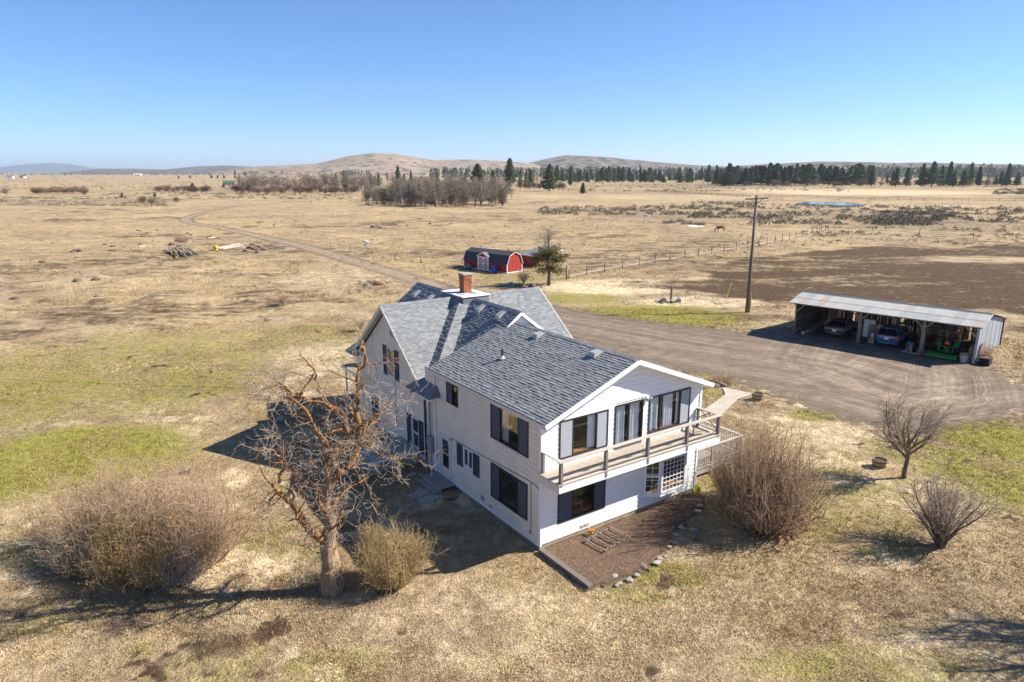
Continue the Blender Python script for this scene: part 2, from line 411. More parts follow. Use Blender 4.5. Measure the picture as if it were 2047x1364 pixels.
rads = np.r_[0.3, 2, 4, 6.5, 9, np.geomspace(11, 140, 330), np.geomspace(143, 1500, 150), np.geomspace(1560, 33000, 60)]
angs = np.r_[np.radians(np.arange(-180, -52, 4.0)), np.radians(np.arange(-52, 52.01, 0.26)), np.radians(np.arange(56, 180.1, 4.0))]
angs[-1] = math.pi
GX, GY, GF = fan(rads, angs)
# tussock relief of the rough pasture
GZ = ground_z(GX, GY)
gsd = drive_sd(GX, GY)
rough = smooth01((-gsd - 0.5) / 2.0) * (1 - smooth01((np.hypot(GX - 2, GY - 30) - 8) / -8.0))
tall = smooth01((GY - 46) / 14) * smooth01((2 - GX) / 12)          # tall straw on the far side of the lawn
bump = (fnoise(GX, GY, 1.1, 3) - 0.5) * 0.05 + (fnoise(GX, GY, 3.7, 4) - 0.5) * (0.08 + 0.35 * tall)
hsd = poly_sd(GX, GY, HOUSE_FP); bsd = poly_sd(GX, GY, BED)
calm = smooth01((-hsd - 0.3) / 2.5)
GZ = GZ + bump * rough * calm * (1 - smooth01((np.hypot(GX, GY) - 400) / 300))
gr, bl, di, sa = masks(GX, GY)
gv = np.stack([GX, GY, GZ], -1).reshape(-1, 3)

def ground_mat():
    m = bpy.data.materials.new('dry_pasture'); m.use_nodes = True
    nt = m.node_tree; N = nt.nodes; L = nt.links; b = N["Principled BSDF"]
    b.inputs["Roughness"].default_value = 0.95; b.inputs["Specular IOR Level"].default_value = 0.08
    tc = N.new("ShaderNodeTexCoord")
    def noise(scale, detail=5, rough=0.6, stretch=None, dist=0.0):
        n = N.new("ShaderNodeTexNoise"); n.inputs["Scale"].default_value = scale; n.inputs["Detail"].default_value = detail; n.inputs["Roughness"].default_value = rough
        n.inputs["Distortion"].default_value = dist
        if stretch:
            mp = N.new("ShaderNodeMapping"); mp.inputs["Scale"].default_value = stretch[:3]; mp.inputs["Rotation"].default_value = (0, 0, stretch[3]); L.new(tc.outputs["Object"], mp.inputs[0]); L.new(mp.outputs[0], n.inputs["Vector"])
        else: L.new(tc.outputs["Object"], n.inputs["Vector"])
        return n.outputs[0]
    def attr(n):
        a = N.new("ShaderNodeAttribute"); a.attribute_name = n; return a
    def math_(op, a, bb, clamp=False):
        n = N.new("ShaderNodeMath"); n.operation = op; n.use_clamp = clamp
        for i, q in enumerate((a, bb)):
            if isinstance(q, (int, float)): n.inputs[i].default_value = q
            else: L.new(q, n.inputs[i])
        return n.outputs[0]
    def mixc(f, a, bb):
        n = N.new("ShaderNodeMix"); n.data_type = 'RGBA'
        if isinstance(f, (int, float)): n.inputs[0].default_value = f
        else: L.new(f, n.inputs[0])
        for i, q in ((6, a), (7, bb)):
            if isinstance(q, tuple): n.inputs[i].default_value = (*q, 1)
            else: L.new(q, n.inputs[i])
        return n.outputs[2]
    def step(mask, nz, gain, nzgain, off):
        t = math_('MULTIPLY', mask, gain); u = math_('SUBTRACT', nz, 0.5); u = math_('MULTIPLY', u, nzgain); t = math_('ADD', t, u); return math_('ADD', t, off, True)
    sep = N.new("ShaderNodeSeparateColor"); L.new(attr('masks').outputs["Color"], sep.inputs[0])
    sage = attr('sage').outputs["Fac"]
    nL = noise(0.035, 3); nM = noise(0.42, 5, 0.7, None, 0.6); nS = noise(2.1, 5, 0.72); nF = noise(13, 3, 0.7); nX = noise(0.16, 4, 0.66, (1, 2.2, 1, 0.25)); nD = noise(0.75, 6, 0.75)
    hi = N.new("ShaderNodeMapRange"); L.new(nM, hi.inputs[0]); hi.inputs[1].default_value = 0.34; hi.inputs[2].default_value = 0.66
    col = mixc(hi.outputs[0], (0.25, 0.182, 0.11), (0.47, 0.365, 0.225))
    lo = N.new("ShaderNodeMapRange"); L.new(nX, lo.inputs[0]); lo.inputs[1].default_value = 0.47; lo.inputs[2].default_value = 0.62
    col = mixc(math_('MULTIPLY', lo.outputs[0], 0.62), col, (0.185, 0.128, 0.08))
    lo2 = N.new("ShaderNodeMapRange"); L.new(nL, lo2.inputs[0]); lo2.inputs[1].default_value = 0.42; lo2.inputs[2].default_value = 0.62
    col = mixc(math_('MULTIPLY', lo2.outputs[0], 0.45), col, (0.53, 0.40, 0.20))
    col = mixc(step(sep.outputs[2], nD, 1.1, 3.4, -0.42), col, (0.76, 0.62, 0.40))
    gcol = mixc(nF, (0.16, 0.16, 0.022), (0.34, 0.30, 0.062))
    col = mixc(math_('MULTIPLY', step(sep.outputs[0], nM, 1.35, 2.6, -0.30), 0.9), col, gcol)
    dcol = mixc(nS, (0.048, 0.031, 0.018), (0.145, 0.095, 0.055))
    col = mixc(step(sep.outputs[1], math_('ADD', math_('MULTIPLY', nD, 0.6), math_('MULTIPLY', nX, 0.4)), 1.9, 6.0, -0.85), col, dcol)
    col = mixc(math_('MULTIPLY', step(sage, nM, 1.3, 2.0, -0.3), 0.7), col, (0.15, 0.135, 0.10))
    spots = N.new("ShaderNodeMapRange"); L.new(nD, spots.inputs[0]); spots.inputs[1].default_value = 0.60; spots.inputs[2].default_value = 0.645
    col = mixc(math_('MULTIPLY', spots.outputs[0], 0.6), col, (0.15, 0.10, 0.058))
    g = N.new("ShaderNodeMapRange"); L.new(nF, g.inputs[0]); g.inputs[1].default_value = 0.25; g.inputs[2].default_value = 0.75; g.inputs[3].default_value = 0.45; g.inputs[4].default_value = 1.5
    g2 = N.new("ShaderNodeMapRange"); L.new(nS, g2.inputs[0]); g2.inputs[1].default_value = 0.3; g2.inputs[2].default_value = 0.7; g2.inputs[3].default_value = 0.62; g2.inputs[4].default_value = 1.34
    sc = N.new("ShaderNodeVectorMath"); sc.operation = 'SCALE'; L.new(col, sc.inputs[0]); L.new(math_('MULTIPLY', g.outputs[0], g2.outputs[0]), sc.inputs["Scale"])
    L.new(sc.outputs[0], b.inputs["Base Color"])
    bp = N.new("ShaderNodeBump"); bp.inputs["Strength"].default_value = 1.0; bp.inputs["Distance"].default_value = 0.16
    L.new(math_('ADD', math_('MULTIPLY', nF, 0.5), nS), bp.inputs["Height"]); L.new(bp.outputs[0], b.inputs["Normal"])
    MATS['dry_pasture'] = m
ground_mat()
gme = np_mesh('ground', gv, GF.reshape(-1), 4, 'dry_pasture', smooth=True)
a = gme.color_attributes.new('masks', 'FLOAT_COLOR', 'POINT')
a.data.foreach_set('color', np.stack([gr.ravel(), di.ravel(), bl.ravel(), np.ones(gr.size)], 1).astype(np.float32).ravel())
a = gme.attributes.new('sage', 'FLOAT', 'POINT'); a.data.foreach_set('value', sa.ravel().astype(np.float32))
ground = tag(link('ground', gme), 'dry straw-coloured pasture and patchy lawn round the farmhouse', kind='structure')

# ---- gravel drive: a sheet over the land with a ragged, grassed-over edge
def blend_mat(name, c1, c2, scale, gain=1.6, bump=0.4, ngain=2.2, fine=26, tracks=False, nscale=1.7):
    m = bpy.data.materials.new(name); m.use_nodes = True
    nt = m.node_tree; N = nt.nodes; L = nt.links; b = N["Principled BSDF"]; b.inputs["Roughness"].default_value = 0.95; b.inputs["Specular IOR Level"].default_value = 0.1
    tc = N.new("ShaderNodeTexCoord")
    n1 = N.new("ShaderNodeTexNoise"); n1.inputs["Scale"].default_value = scale; n1.inputs["Detail"].default_value = 6; n1.inputs["Roughness"].default_value = 0.65; L.new(tc.outputs["Object"], n1.inputs["Vector"])
    n2 = N.new("ShaderNodeTexNoise"); n2.inputs["Scale"].default_value = fine; n2.inputs["Detail"].default_value = 4; L.new(tc.outputs["Object"], n2.inputs["Vector"])
    n3 = N.new("ShaderNodeTexNoise"); n3.inputs["Scale"].default_value = nscale; n3.inputs["Detail"].default_value = 7; n3.inputs["Roughness"].default_value = 0.7; L.new(tc.outputs["Object"], n3.inputs["Vector"])
    rp = N.new("ShaderNodeValToRGB"); rp.color_ramp.elements[0].position = 0.33; rp.color_ramp.elements[1].position = 0.67; rp.color_ramp.elements[0].color = (*c1, 1); rp.color_ramp.elements[1].color = (*c2, 1); L.new(n1.outputs[0], rp.inputs[0])
    mr = N.new("ShaderNodeMapRange"); mr.inputs[1].default_value = 0.25; mr.inputs[2].default_value = 0.75; mr.inputs[3].default_value = 0.7; mr.inputs[4].default_value = 1.3; L.new(n2.outputs[0], mr.inputs[0])
    sc = N.new("ShaderNodeVectorMath"); sc.operation = 'SCALE'; L.new(rp.outputs[0], sc.inputs[0]); L.new(mr.outputs[0], sc.inputs["Scale"])
    col = sc.outputs[0]
    if tracks:                                                       # tyre ruts: streaks that run along the ways people drive
        for k, an in enumerate(('way_a', 'way_b', 'way_c')):
            at = N.new("ShaderNodeAttribute"); at.attribute_name = an
            wob = N.new("ShaderNodeMath"); wob.operation = 'MULTIPLY_ADD'; L.new(n3.outputs[0], wob.inputs[0]); wob.inputs[1].default_value = 0.35; L.new(at.outputs["Fac"], wob.inputs[2])
            nz = N.new("ShaderNodeTexNoise"); nz.noise_dimensions = '1D'; nz.inputs["Scale"].default_value = 1.7; nz.inputs["Detail"].default_value = 3; nz.inputs["Roughness"].default_value = 0.7; L.new(wob.outputs[0], nz.inputs["W"])
            st = N.new("ShaderNodeMapRange"); st.inputs[1].default_value = 0.36; st.inputs[2].default_value = 0.66; st.inputs[3].default_value = 0.72; st.inputs[4].default_value = 1.55; L.new(nz.outputs[0], st.inputs[0])
            fo = N.new("ShaderNodeMapRange"); fo.inputs[1].default_value = 1.0; fo.inputs[2].default_value = 5.5; fo.inputs[3].default_value = 0.9; fo.inputs[4].default_value = 0.0; L.new(at.outputs["Fac"], fo.inputs[0])
            s2 = N.new("ShaderNodeVectorMath"); s2.operation = 'SCALE'; L.new(col, s2.inputs[0]); L.new(st.outputs[0], s2.inputs["Scale"])
            mx = N.new("ShaderNodeMix"); mx.data_type = 'RGBA'; L.new(fo.outputs[0], mx.inputs[0]); L.new(col, mx.inputs[6]); L.new(s2.outputs[0], mx.inputs[7]); col = mx.outputs[2]
    L.new(col, b.inputs["Base Color"])
    bp = N.new("ShaderNodeBump"); bp.inputs["Strength"].default_value = bump; bp.inputs["Distance"].default_value = 0.04; L.new(n2.outputs[0], bp.inputs["Height"]); L.new(bp.outputs[0], b.inputs["Normal"])
    e = N.new("ShaderNodeAttribute"); e.attribute_name = 'edge'
    m1 = N.new("ShaderNodeMath"); m1.operation = 'MULTIPLY'; m1.inputs[1].default_value = gain; L.new(e.outputs["Fac"], m1.inputs[0])
    m2 = N.new("ShaderNodeMath"); m2.operation = 'SUBTRACT'; m2.inputs[1].default_value = 0.5; L.new(n3.outputs[0], m2.inputs[0])
    m3 = N.new("ShaderNodeMath"); m3.operation = 'MULTIPLY'; m3.inputs[1].default_value = ngain * 2; L.new(m2.outputs[0], m3.inputs[0])
    m4 = N.new("ShaderNodeMath"); m4.operation = 'ADD'; L.new(m1.outputs[0], m4.inputs[0]); L.new(m3.outputs[0], m4.inputs[1])
    m5 = N.new("ShaderNodeMath"); m5.operation = 'ADD'; m5.inputs[1].default_value = 0.5; m5.use_clamp = True; L.new(m4.outputs[0], m5.inputs[0])
    L.new(m5.outputs[0], b.inputs["Alpha"])
    MATS[name] = m
blend_mat('gravel', (0.13, 0.102, 0.074), (0.205, 0.161, 0.118), 0.9, gain=0.8, tracks=True, ngain=3.4)
blend_mat('bark_mulch', (0.07, 0.043, 0.029), (0.245, 0.165, 0.115), 14, gain=3.0, bump=0.9, ngain=1.2, fine=34)
blend_mat('flagstone_concrete', (0.40, 0.35, 0.28), (0.47, 0.42, 0.34), 1.2, gain=40, bump=0.1, ngain=0.6, nscale=6)

def sheet(name, sd, X, Y, Z, F, m, lift, margin, label, track=None):
    s = sd.reshape(-1); keep = (s[F] > -margin).any(-1)
    f = F.reshape(-1, 4)[keep.ravel()]
    used = np.unique(f); remap = np.full(s.size, -1); remap[used] = np.arange(len(used))
    v = np.stack([X.ravel(), Y.ravel(), Z.ravel() + lift], 1)[used]
    me = np_mesh(name, v, remap[f].ravel(), 4, m, smooth=True)
    a = me.attributes.new('edge', 'FLOAT', 'POINT'); a.data.foreach_set('value', s[used].astype(np.float32))
    if track is not None:
        for an, av in track.items():
            a = me.attributes.new(an, 'FLOAT', 'POINT'); a.data.foreach_set('value', av.reshape(-1)[used].astype(np.float32))
    return tag(link(name, me), label, kind='structure')
# wheel tracks: two ruts beside the road centre line, fanning out over the turning yard
LOOPS = [GW([(930, 592), (1110, 648), (1300, 684), (1480, 712), (1640, 745), (1760, 790), (1850, 810), (1950, 800), (2047, 790)]),
         GW([(930, 590), (1150, 640), (1400, 680), (1560, 700), (1680, 720), (1800, 752), (1900, 790)]),
         GW([(1660, 690), (1640, 725), (1700, 775), (1800, 800), (1880, 785), (1880, 750), (1800, 725)]),
         GW([(1760, 705), (1700, 740), (1600, 760), (1480, 742), (1300, 708)]),
         GW([(1890, 735), (1900, 770), (1860, 815), (1760, 830), (1660, 800)])]
ways = {'way_a': np.minimum(line_d(GX, GY, LOOPS[0]), line_d(GX, GY, ROAD)), 'way_b': np.minimum(line_d(GX, GY, LOOPS[1]), line_d(GX, GY, LOOPS[4])), 'way_c': np.minimum(line_d(GX, GY, LOOPS[2]), line_d(GX, GY, LOOPS[3]))}
blend_mat('tan_track', (0.20, 0.152, 0.104), (0.27, 0.208, 0.14), 0.5, gain=1.3, tracks=True, ngain=2.6)
track = sheet('farm_track', 2.0 - line_d(GX, GY, ROAD), GX, GY, GZ, GF, 'tan_track', 0.008, 1.2, 'faint tan dirt farm track winding off to the far left', ways)
driveway = sheet('gravel_driveway', poly_sd(GX, GY, YARD), GX, GY, GZ, GF, 'gravel', 0.012, 1.2, 'worn gravel driveway and turning yard beside the farmhouse', ways)

def local_grid(poly, step, pad):
    xs = [p[0] for p in poly]; ys = [p[1] for p in poly]
    X, Y = np.meshgrid(np.arange(min(xs) - pad, max(xs) + pad, step), np.arange(min(ys) - pad, max(ys) + pad, step), indexing='ij')
    n, k = X.shape; idx = np.arange(n * k).reshape(n, k)
    return X, Y, np.stack([idx[:-1, :-1], idx[1:, :-1], idx[1:, 1:], idx[:-1, 1:]], -1)
X, Y, F = local_grid(BED, 0.12, 0.5)
bed = sheet('mulch_bed', poly_sd(X, Y, BED), X, Y, ground_z(X, Y) + 0.02 + 0.05 * fnoise(X, Y, 0.5, 2) + 0.03 * fnoise(X, Y, 0.15, 5), F, 'bark_mulch', 0.03, 0.3, 'brown bark mulch bed along the front wall')
X, Y, F = local_grid(PATH, 0.2, 0.5)
path = sheet('concrete_path', poly_sd(X, Y, PATH), X, Y, ground_z(X, Y) * 0, F, 'flagstone_concrete', 0.06, 0.1, 'pale concrete footpath leading to the driveway')

# ---- pond
mat('pond_water', (0.05, 0.09, 0.16), rough=0.08, var=0.2, scale=0.2, spec=0.5, bump=0.02)
pp = [G(*q) for q in [(1590, 404.5), (1612, 403.6), (1650, 404), (1690, 405.5), (1715, 407.5), (1732, 410), (1718, 412), (1680, 411), (1640, 409), (1606, 408)]]
mb = MB(); z = max(gz(p.x, p.y) for p in pp) + 0.15
mb.add([(p.x, p.y, z) for p in pp], [tuple(range(len(pp)))[::-1]])
pond = link('pond', mb.mesh('pond', 'pond_water')); tag(pond, 'narrow blue stock pond in the far pasture', kind='structure')

# ---- far hills
def hill_mat(name, c1, c2, tree, dens, sc):
    m = mat(name, c1, rough=1.0, col2=c2, scale=sc, spec=0.0)
    nt = m.node_tree; N = nt.nodes; L = nt.links; b = N["Principled BSDF"]; src = b.inputs["Base Color"].links[0].from_socket
    tc = N.new("ShaderNodeTexCoord"); n = N.new("ShaderNodeTexNoise"); n.inputs["Scale"].default_value = sc * 4; n.inputs["Detail"].default_value = 8; n.inputs["Roughness"].default_value = 0.75; L.new(tc.outputs["Object"], n.inputs["Vector"])
    mr = N.new("ShaderNodeMapRange"); mr.inputs[1].default_value = dens; mr.inputs[2].default_value = dens + 0.05; L.new(n.outputs[0], mr.inputs[0])
    mx = N.new("ShaderNodeMix"); mx.data_type = 'RGBA'; L.new(mr.outputs[0], mx.inputs[0]); L.new(src, mx.inputs[6]); mx.inputs[7].default_value = (*tree, 1); L.new(mx.outputs[2], b.inputs["Base Color"])
hill_mat('tan_hill', (0.38, 0.29, 0.20), (0.28, 0.205, 0.145), (0.04, 0.05, 0.032), 0.52, 0.0035)
hill_mat('scrub_hill', (0.30, 0.22, 0.17), (0.22, 0.16, 0.125), (0.04, 0.05, 0.035), 0.48, 0.0035)
hill_mat('wooded_hill', (0.10, 0.10, 0.075), (0.2, 0.16, 0.12), (0.035, 0.045, 0.035), 0.5, 0.003)
hill_mat('snow_mountain', (0.06, 0.075, 0.07), (0.09, 0.10, 0.09), (0.5, 0.5, 0.5), 0.66, 0.0007)
def ridge(name, prof, D, depth, m, label, seed, base=-3.0, rough=0.12):
    prof = sorted(prof); px = np.linspace(prof[0][0], prof[-1][0], 170); py = np.interp(px, [p[0] for p in prof], [p[1] for p in prof])
    ker = np.array([1, 2, 3, 2, 1]) / 9.0; pyp = np.pad(py, 2, mode='edge'); py = np.convolve(pyp, ker, 'valid')
    u = (px - 1023.5) / FPX; v = (py - 682) / FPX
    dy = CP - v * SP; dz = -SP - v * CP; hyp = np.hypot(u, dy)
    top = CAM_H + D * dz / hyp
    S = np.linspace(-1, 1, 41)
    V = []
    for j, s in enumerate(S):
        rad = D + s * depth
        prof_s = (1 - abs(s) ** 1.6) if s < 0 else (1 - s ** 1.3)
        x = rad * u / hyp; y = rad * dy / hyp
        nz = (fnoise(x, y, depth * .35, seed) - .5) * 2 + (fnoise(x, y, depth * .12, seed + 1) - .5)
        z = base + (top - base) * prof_s * (1 + rough * nz * (1 - prof_s) * 2.2) + rough * 0.12 * (top - base) * nz * prof_s
        V.append(np.stack([x, y, z], 1))
    V = np.array(V); nr, na = V.shape[:2]; idx = np.arange(nr * na).reshape(nr, na)
    f = np.stack([idx[:-1, :-1], idx[:-1, 1:], idx[1:, 1:], idx[1:, :-1]], -1)
    return tag(link(name, np_mesh(name, V.reshape(-1, 3), f.reshape(-1), 4, m, smooth=True)), label, kind='structure')
ridge('hill', [(420, 346), (500, 334), (560, 331), (630, 328), (665, 320), (700, 312), (745, 306), (790, 308), (830, 315), (870, 321), (930, 319), (1000, 322), (1060, 326), (1120, 340), (1180, 346)], 5200, 1500, 'tan_hill', 'rounded tan hill with a bare crown on the skyline', 11)
ridge('hill', [(1000, 346), (1050, 327), (1090, 318), (1130, 310), (1200, 313), (1260, 319), (1320, 325), (1400, 331), (1500, 334), (1600, 340), (1680, 346)], 5600, 1400, 'scrub_hill', 'purplish scrub-dotted hill on the skyline right of the tan hill', 23)
ridge('ridge', [(1380, 346), (1480, 331), (1560, 327), (1640, 323), (1720, 324), (1790, 326), (1850, 325), (1950, 328), (2060, 329), (2200, 330), (2320, 346)], 4300, 1200, 'scrub_hill', 'long low brown ridge behind the pine belt', 31, rough=0.06)
ridge('hills', [(120, 346), (200, 338), (260, 337), (330, 339), (390, 333), (450, 331), (500, 333), (560, 338), (640, 346)], 9000, 2200, 'wooded_hill', 'low blue wooded hills left of the tan hill', 41, rough=0.05)
ridge('mountains', [(-260, 344), (-100, 336), (0, 334), (50, 329), (100, 325), (140, 328), (180, 335), (230, 338), (330, 340), (420, 345)], 26000, 5000, 'snow_mountain', 'distant blue mountain with thin snow at the far left', 47, rough=0.06)

# ---- the air: thin spring haze that pales the far hills
hz = bpy.data.materials.new('haze_air'); hz.use_nodes = True; N = hz.node_tree.nodes
for n in list(N):
    if n.type == 'BSDF_PRINCIPLED': N.remove(n)
pv = N.new("ShaderNodeVolumePrincipled"); pv.inputs["Density"].default_value = 5.4e-5; pv.inputs["Color"].default_value = (0.74, 0.86, 1.0, 1); pv.inputs["Anisotropy"].default_value = 0.2
hz.node_tree.links.new(pv.outputs[0], [n for n in N if n.type == 'OUTPUT_MATERIAL'][0].inputs["Volume"]); MATS['haze_air'] = hz
haze = link('haze', MB().box(-34000, 34000, -34000, 34000, -9, 405).mesh('haze', hz)); tag(haze, 'thin pale spring haze over the plain', kind='stuff')
# ================================================================== FARMHOUSE
house = thing('farmhouse', 'white and cream two-storey farmhouse with grey shingle roofs and brick chimney', 'house', (HA.x, HA.y, 0), HTH)
rngp = random.Random(5)
EXP = 0.205
def strips(openings, u0, u1, lo, hi):
    """free intervals of [u0,u1] outside openings that overlap lo..hi by more than a third"""
    cuts = sorted((o[0], o[1]) for o in openings if min(hi, o[3]) - max(lo, o[2]) > 0.35 * (hi - lo))
    out = []; c = u0
    for a, b in cuts:
        if a > c + 0.03: out.append((c, min(a, u1)))
        c = max(c, b)
    if c < u1 - 0.03: out.append((c, u1))
    return out
class Wall:
    """a wall with openings, its outer face at offset 0. axis 'y': runs along x facing -y; axis 'x': runs along y facing -x"""
    def __init__(s, axis, off, u0, u1, z0, z1, openings, sid, gable=None, name='wall', boards=True, z_board=None):
        s.axis, s.off = axis, off
        zb = sorted(set([z0, z1] + [o[2] for o in openings] + [o[3] for o in openings] + ([gable[0], gable[2]] if gable else [])))
        def ext(z):
            if gable and z > gable[0]:
                k = (z - gable[0]) / (gable[2] - gable[0]); return u0 + (gable[1] - u0) * k, u1 + (gable[1] - u1) * k
            return u0, u1
        mb = MB()
        for lo, hi in zip(zb[:-1], zb[1:]):
            if hi - lo < 1e-4: continue
            cuts = sorted((o[0], o[1]) for o in openings if o[2] < (lo + hi) / 2 < o[3])
            c0, c1 = ext(lo); d0, d1 = ext(hi); xa, ya = c0, d0
            for a, b in cuts:
                mb.add([s.P(xa, 0.03, lo), s.P(a, 0.03, lo), s.P(a, 0.03, hi), s.P(ya, 0.03, hi)], [(0, 1, 2, 3)]); xa = ya = b
            mb.add([s.P(xa, 0.03, lo), s.P(c1, 0.03, lo), s.P(d1, 0.03, hi), s.P(ya, 0.03, hi)], [(0, 1, 2, 3)])
        s.o = part(name, mb, sid, house)
        if boards:
            z = z_board if z_board is not None else z0
            while z < z1 - 0.02:
                hi = min(z + EXP, z1); a0, b0 = ext(z + 0.0); a1, b1 = ext(hi)
                if gable and hi > gable[2] - 0.05: break
                for a, b in strips(openings, a0, b0, z, hi):
                    sa = a1 if abs(a - a0) < 1e-6 else a; sb = b1 if abs(b - b0) < 1e-6 else b
                    if sb - sa < 0.02: continue
                    t0 = 0.036; t1 = 0.022; ov = -0.02
                    mb = MB().add([s.P(a, 0.029, z), s.P(b, 0.029, z), s.P(b, 0.03 - t0, z), s.P(a, 0.03 - t0, z), s.P(sa, 0.029, hi + ov), s.P(sb, 0.029, hi + ov), s.P(sb, 0.03 - t1, hi + ov), s.P(sa, 0.03 - t1, hi + ov)],
                                  [(0, 1, 2, 3), (3, 2, 6, 7), (4, 7, 6, 5), (0, 3, 7, 4), (1, 5, 6, 2)])
                    part('siding_board', mb, sid, s.o)
                z += EXP
    def P(s, u, d, z):
        """d: depth behind the outer face"""
        return (u, s.off + d, z) if s.axis == 'y' else (s.off + d, u, z)
    def boxp(s, mb, u0, u1, d0, d1, z0, z1):
        if s.axis == 'y': mb.box(u0, u1, s.off + d0, s.off + d1, z0, z1)
        else: mb.box(s.off + d0, s.off + d1, u0, u1, z0, z1)
        return mb
    def niche(s, o, parent, depth=1.3, m='room_wall', sill=True):
        u0, u1, z0, z1 = o; mb = MB(); e = 0.0
        a = [s.P(u0, 0.03, z0), s.P(u1, 0.03, z0), s.P(u1, 0.03, z1), s.P(u0, 0.03, z1)]
        b = [s.P(u0 - .3, depth, z0 - .4), s.P(u1 + .3, depth, z0 - .4), s.P(u1 + .3, depth, z1), s.P(u0 - .3, depth, z1)]
        mb.add(a + b, [(0, 1, 5, 4), (1, 2, 6, 5), (2, 3, 7, 6), (3, 0, 4, 7), (4, 5, 6, 7)])
        part('room', mb, m, parent)
        if sill: part('inner_sill', s.boxp(MB(), u0, u1, 0.12, 0.42, z0 + 0.02, z0 + 0.05), 'room_sill', parent)
    def frame(s, o, parent, m, w=0.05, proud=0.03, name='frame'):
        u0, u1, z0, z1 = o; mb = MB()
        s.boxp(mb, u0 - .01, u1 + .01, -proud, 0.06, z1 - w, z1 + .01); s.boxp(mb, u0 - .01, u1 + .01, -proud, 0.06, z0 - .01, z0 + w)
        s.boxp(mb, u0 - .01, u0 + w, -proud, 0.06, z0 + w, z1 - w); s.boxp(mb, u1 - w, u1 + .01, -proud, 0.06, z0 + w, z1 - w)
        return part(name, mb, m, parent)
    def pane(s, u0, u1, z0, z1, parent, d=0.03, m='window_glass'):
        return part('pane', MB().add([s.P(u0, d, z0), s.P(u1, d, z0), s.P(u1, d, z1), s.P(u0, d, z1)], [(0, 1, 2, 3)]), m, parent)
    def curtain(s, u0, u1, z0, z1, parent, d=0.16):
        mb = MB(); n = 40; vs = []
        for i in range(n + 1):
            u = u0 + (u1 - u0) * i / n; q = d + 0.035 * math.sin(i * 1.25) + 0.015 * math.sin(i * 3.1)
            vs += [s.P(u, q, z0), s.P(u, q, z1)]
        mb.add(vs, [(2 * i, 2 * i + 2, 2 * i + 3, 2 * i + 1) for i in range(n)])
        return part('curtain', mb, 'curtain', parent, smooth=True)

def slider(w, o, screens, label, curtains=True, scr='screen_mesh', mullions=(), glassm='window_glass', framem='dark_frame', name='window'):
    """picture window: screens = fractions (a,b) covered by insect screens"""
    u0, u1, z0, z1 = o
    f = link(name, None, house); f['label'] = label
    w.niche(o, f); w.frame(o, f, framem)
    W = u1 - u0; edges = sorted(set([0.0, 1.0] + [e for s in screens for e in s] + list(mullions)))
    for a, b in zip(edges[:-1], edges[1:]):
        w.pane(u0 + a * W + .03, u0 + b * W - .03, z0 + .04, z1 - .04, f, m=glassm)
        if (a, b) in screens:
            part('screen', w.boxp(MB(), u0 + a * W + .035, u0 + b * W - .035, -0.012, -0.004, z0 + .05, z1 - .05), scr, f)
    for e in edges[1:-1]:
        part('mullion', w.boxp(MB(), u0 + e * W - .025, u0 + e * W + .025, -0.025, 0.05, z0 + .05, z1 - .05), framem, f)
    if curtains:
        for a, b in curtains: w.curtain(u0 + a * W, u0 + b * W, z0 + .05, z1 - .02, f)
    return f
def shutter(w, u0, u1, z0, z1):
    sh = link('shutter', None, house)
    part('stile', w.boxp(w.boxp(MB(), u0, u0 + .06, -0.05, 0.01, z0, z1), u1 - .06, u1, -0.05, 0.01, z0, z1), 'slate_shutter', sh)
    mb = MB()
    for zz in (z0, (z0 + z1) / 2 - .04, z1 - .08): w.boxp(mb, u0 + .06, u1 - .06, -0.047, 0.01, zz, zz + .08)
    part('cross_rail', mb, 'slate_shutter', sh)
    mb = MB(); z = z0 + .08
    while z < z1 - .1:
        w.boxp(mb, u0 + .06, u1 - .06, -0.035, 0.0, z, z + .045); z += 0.07
    part('louvres', mb, 'slate_shutter', sh)

# ---- front gable wall of the addition (sunny side)
FW, EV, PK = 8.95, 5.42, 7.05
up_l = (0.86, 3.35, 3.68, 5.25); up_d = (3.73, 5.3, 3.44, 5.3); up_r = (5.66, 8.2, 3.68, 5.29); lo_l = (0.84, 3.32, 0.95, 2.72)
wf = Wall('y', 0, 0.0, FW, 0.28, PK, [up_l, up_d, up_r, lo_l, (5.6, 8.1, 0.78, 2.5)], 'white_siding', gable=(EV, FW / 2, PK + 0.02))
slider(wf, up_l, [(0, .27), (.76, 1)], 'upper front window left of the balcony door with pale screens', curtains=[(.02, .3), (.62, .98)])
slider(wf, up_r, [(.76, 1)], 'upper front window right of the balcony door', curtains=[(.0, .27), (.4, .62), (.72, .99)], mullions=(.27,))
f = slider(wf, up_d, [], 'sliding balcony door with pale curtains', curtains=[(.04, .42), (.55, .95)], mullions=(.5,), name='balcony_door')
slider(wf, lo_l, [(0, .30), (.76, 1)], 'lower front window under the balcony', curtains=[], mullions=(), glassm='window_glass', scr='shaded_screen')
# coach lamp between the door and the right window
fl = link('flood_lamp', None, house)
part('bracket', MB().box(5.42, 5.56, -0.06, 0, 5.28, 5.4), 'white_trim', fl)
for dx in (-.09, .11):
    part('lamp_head', MB().lathe([(0.03, 0), (0.05, 0.04), (0.075, 0.13), (0.08, 0.14)], 10, 'z', (5.49 + dx, -0.14, 5.22)), 'vent_metal', fl, True)
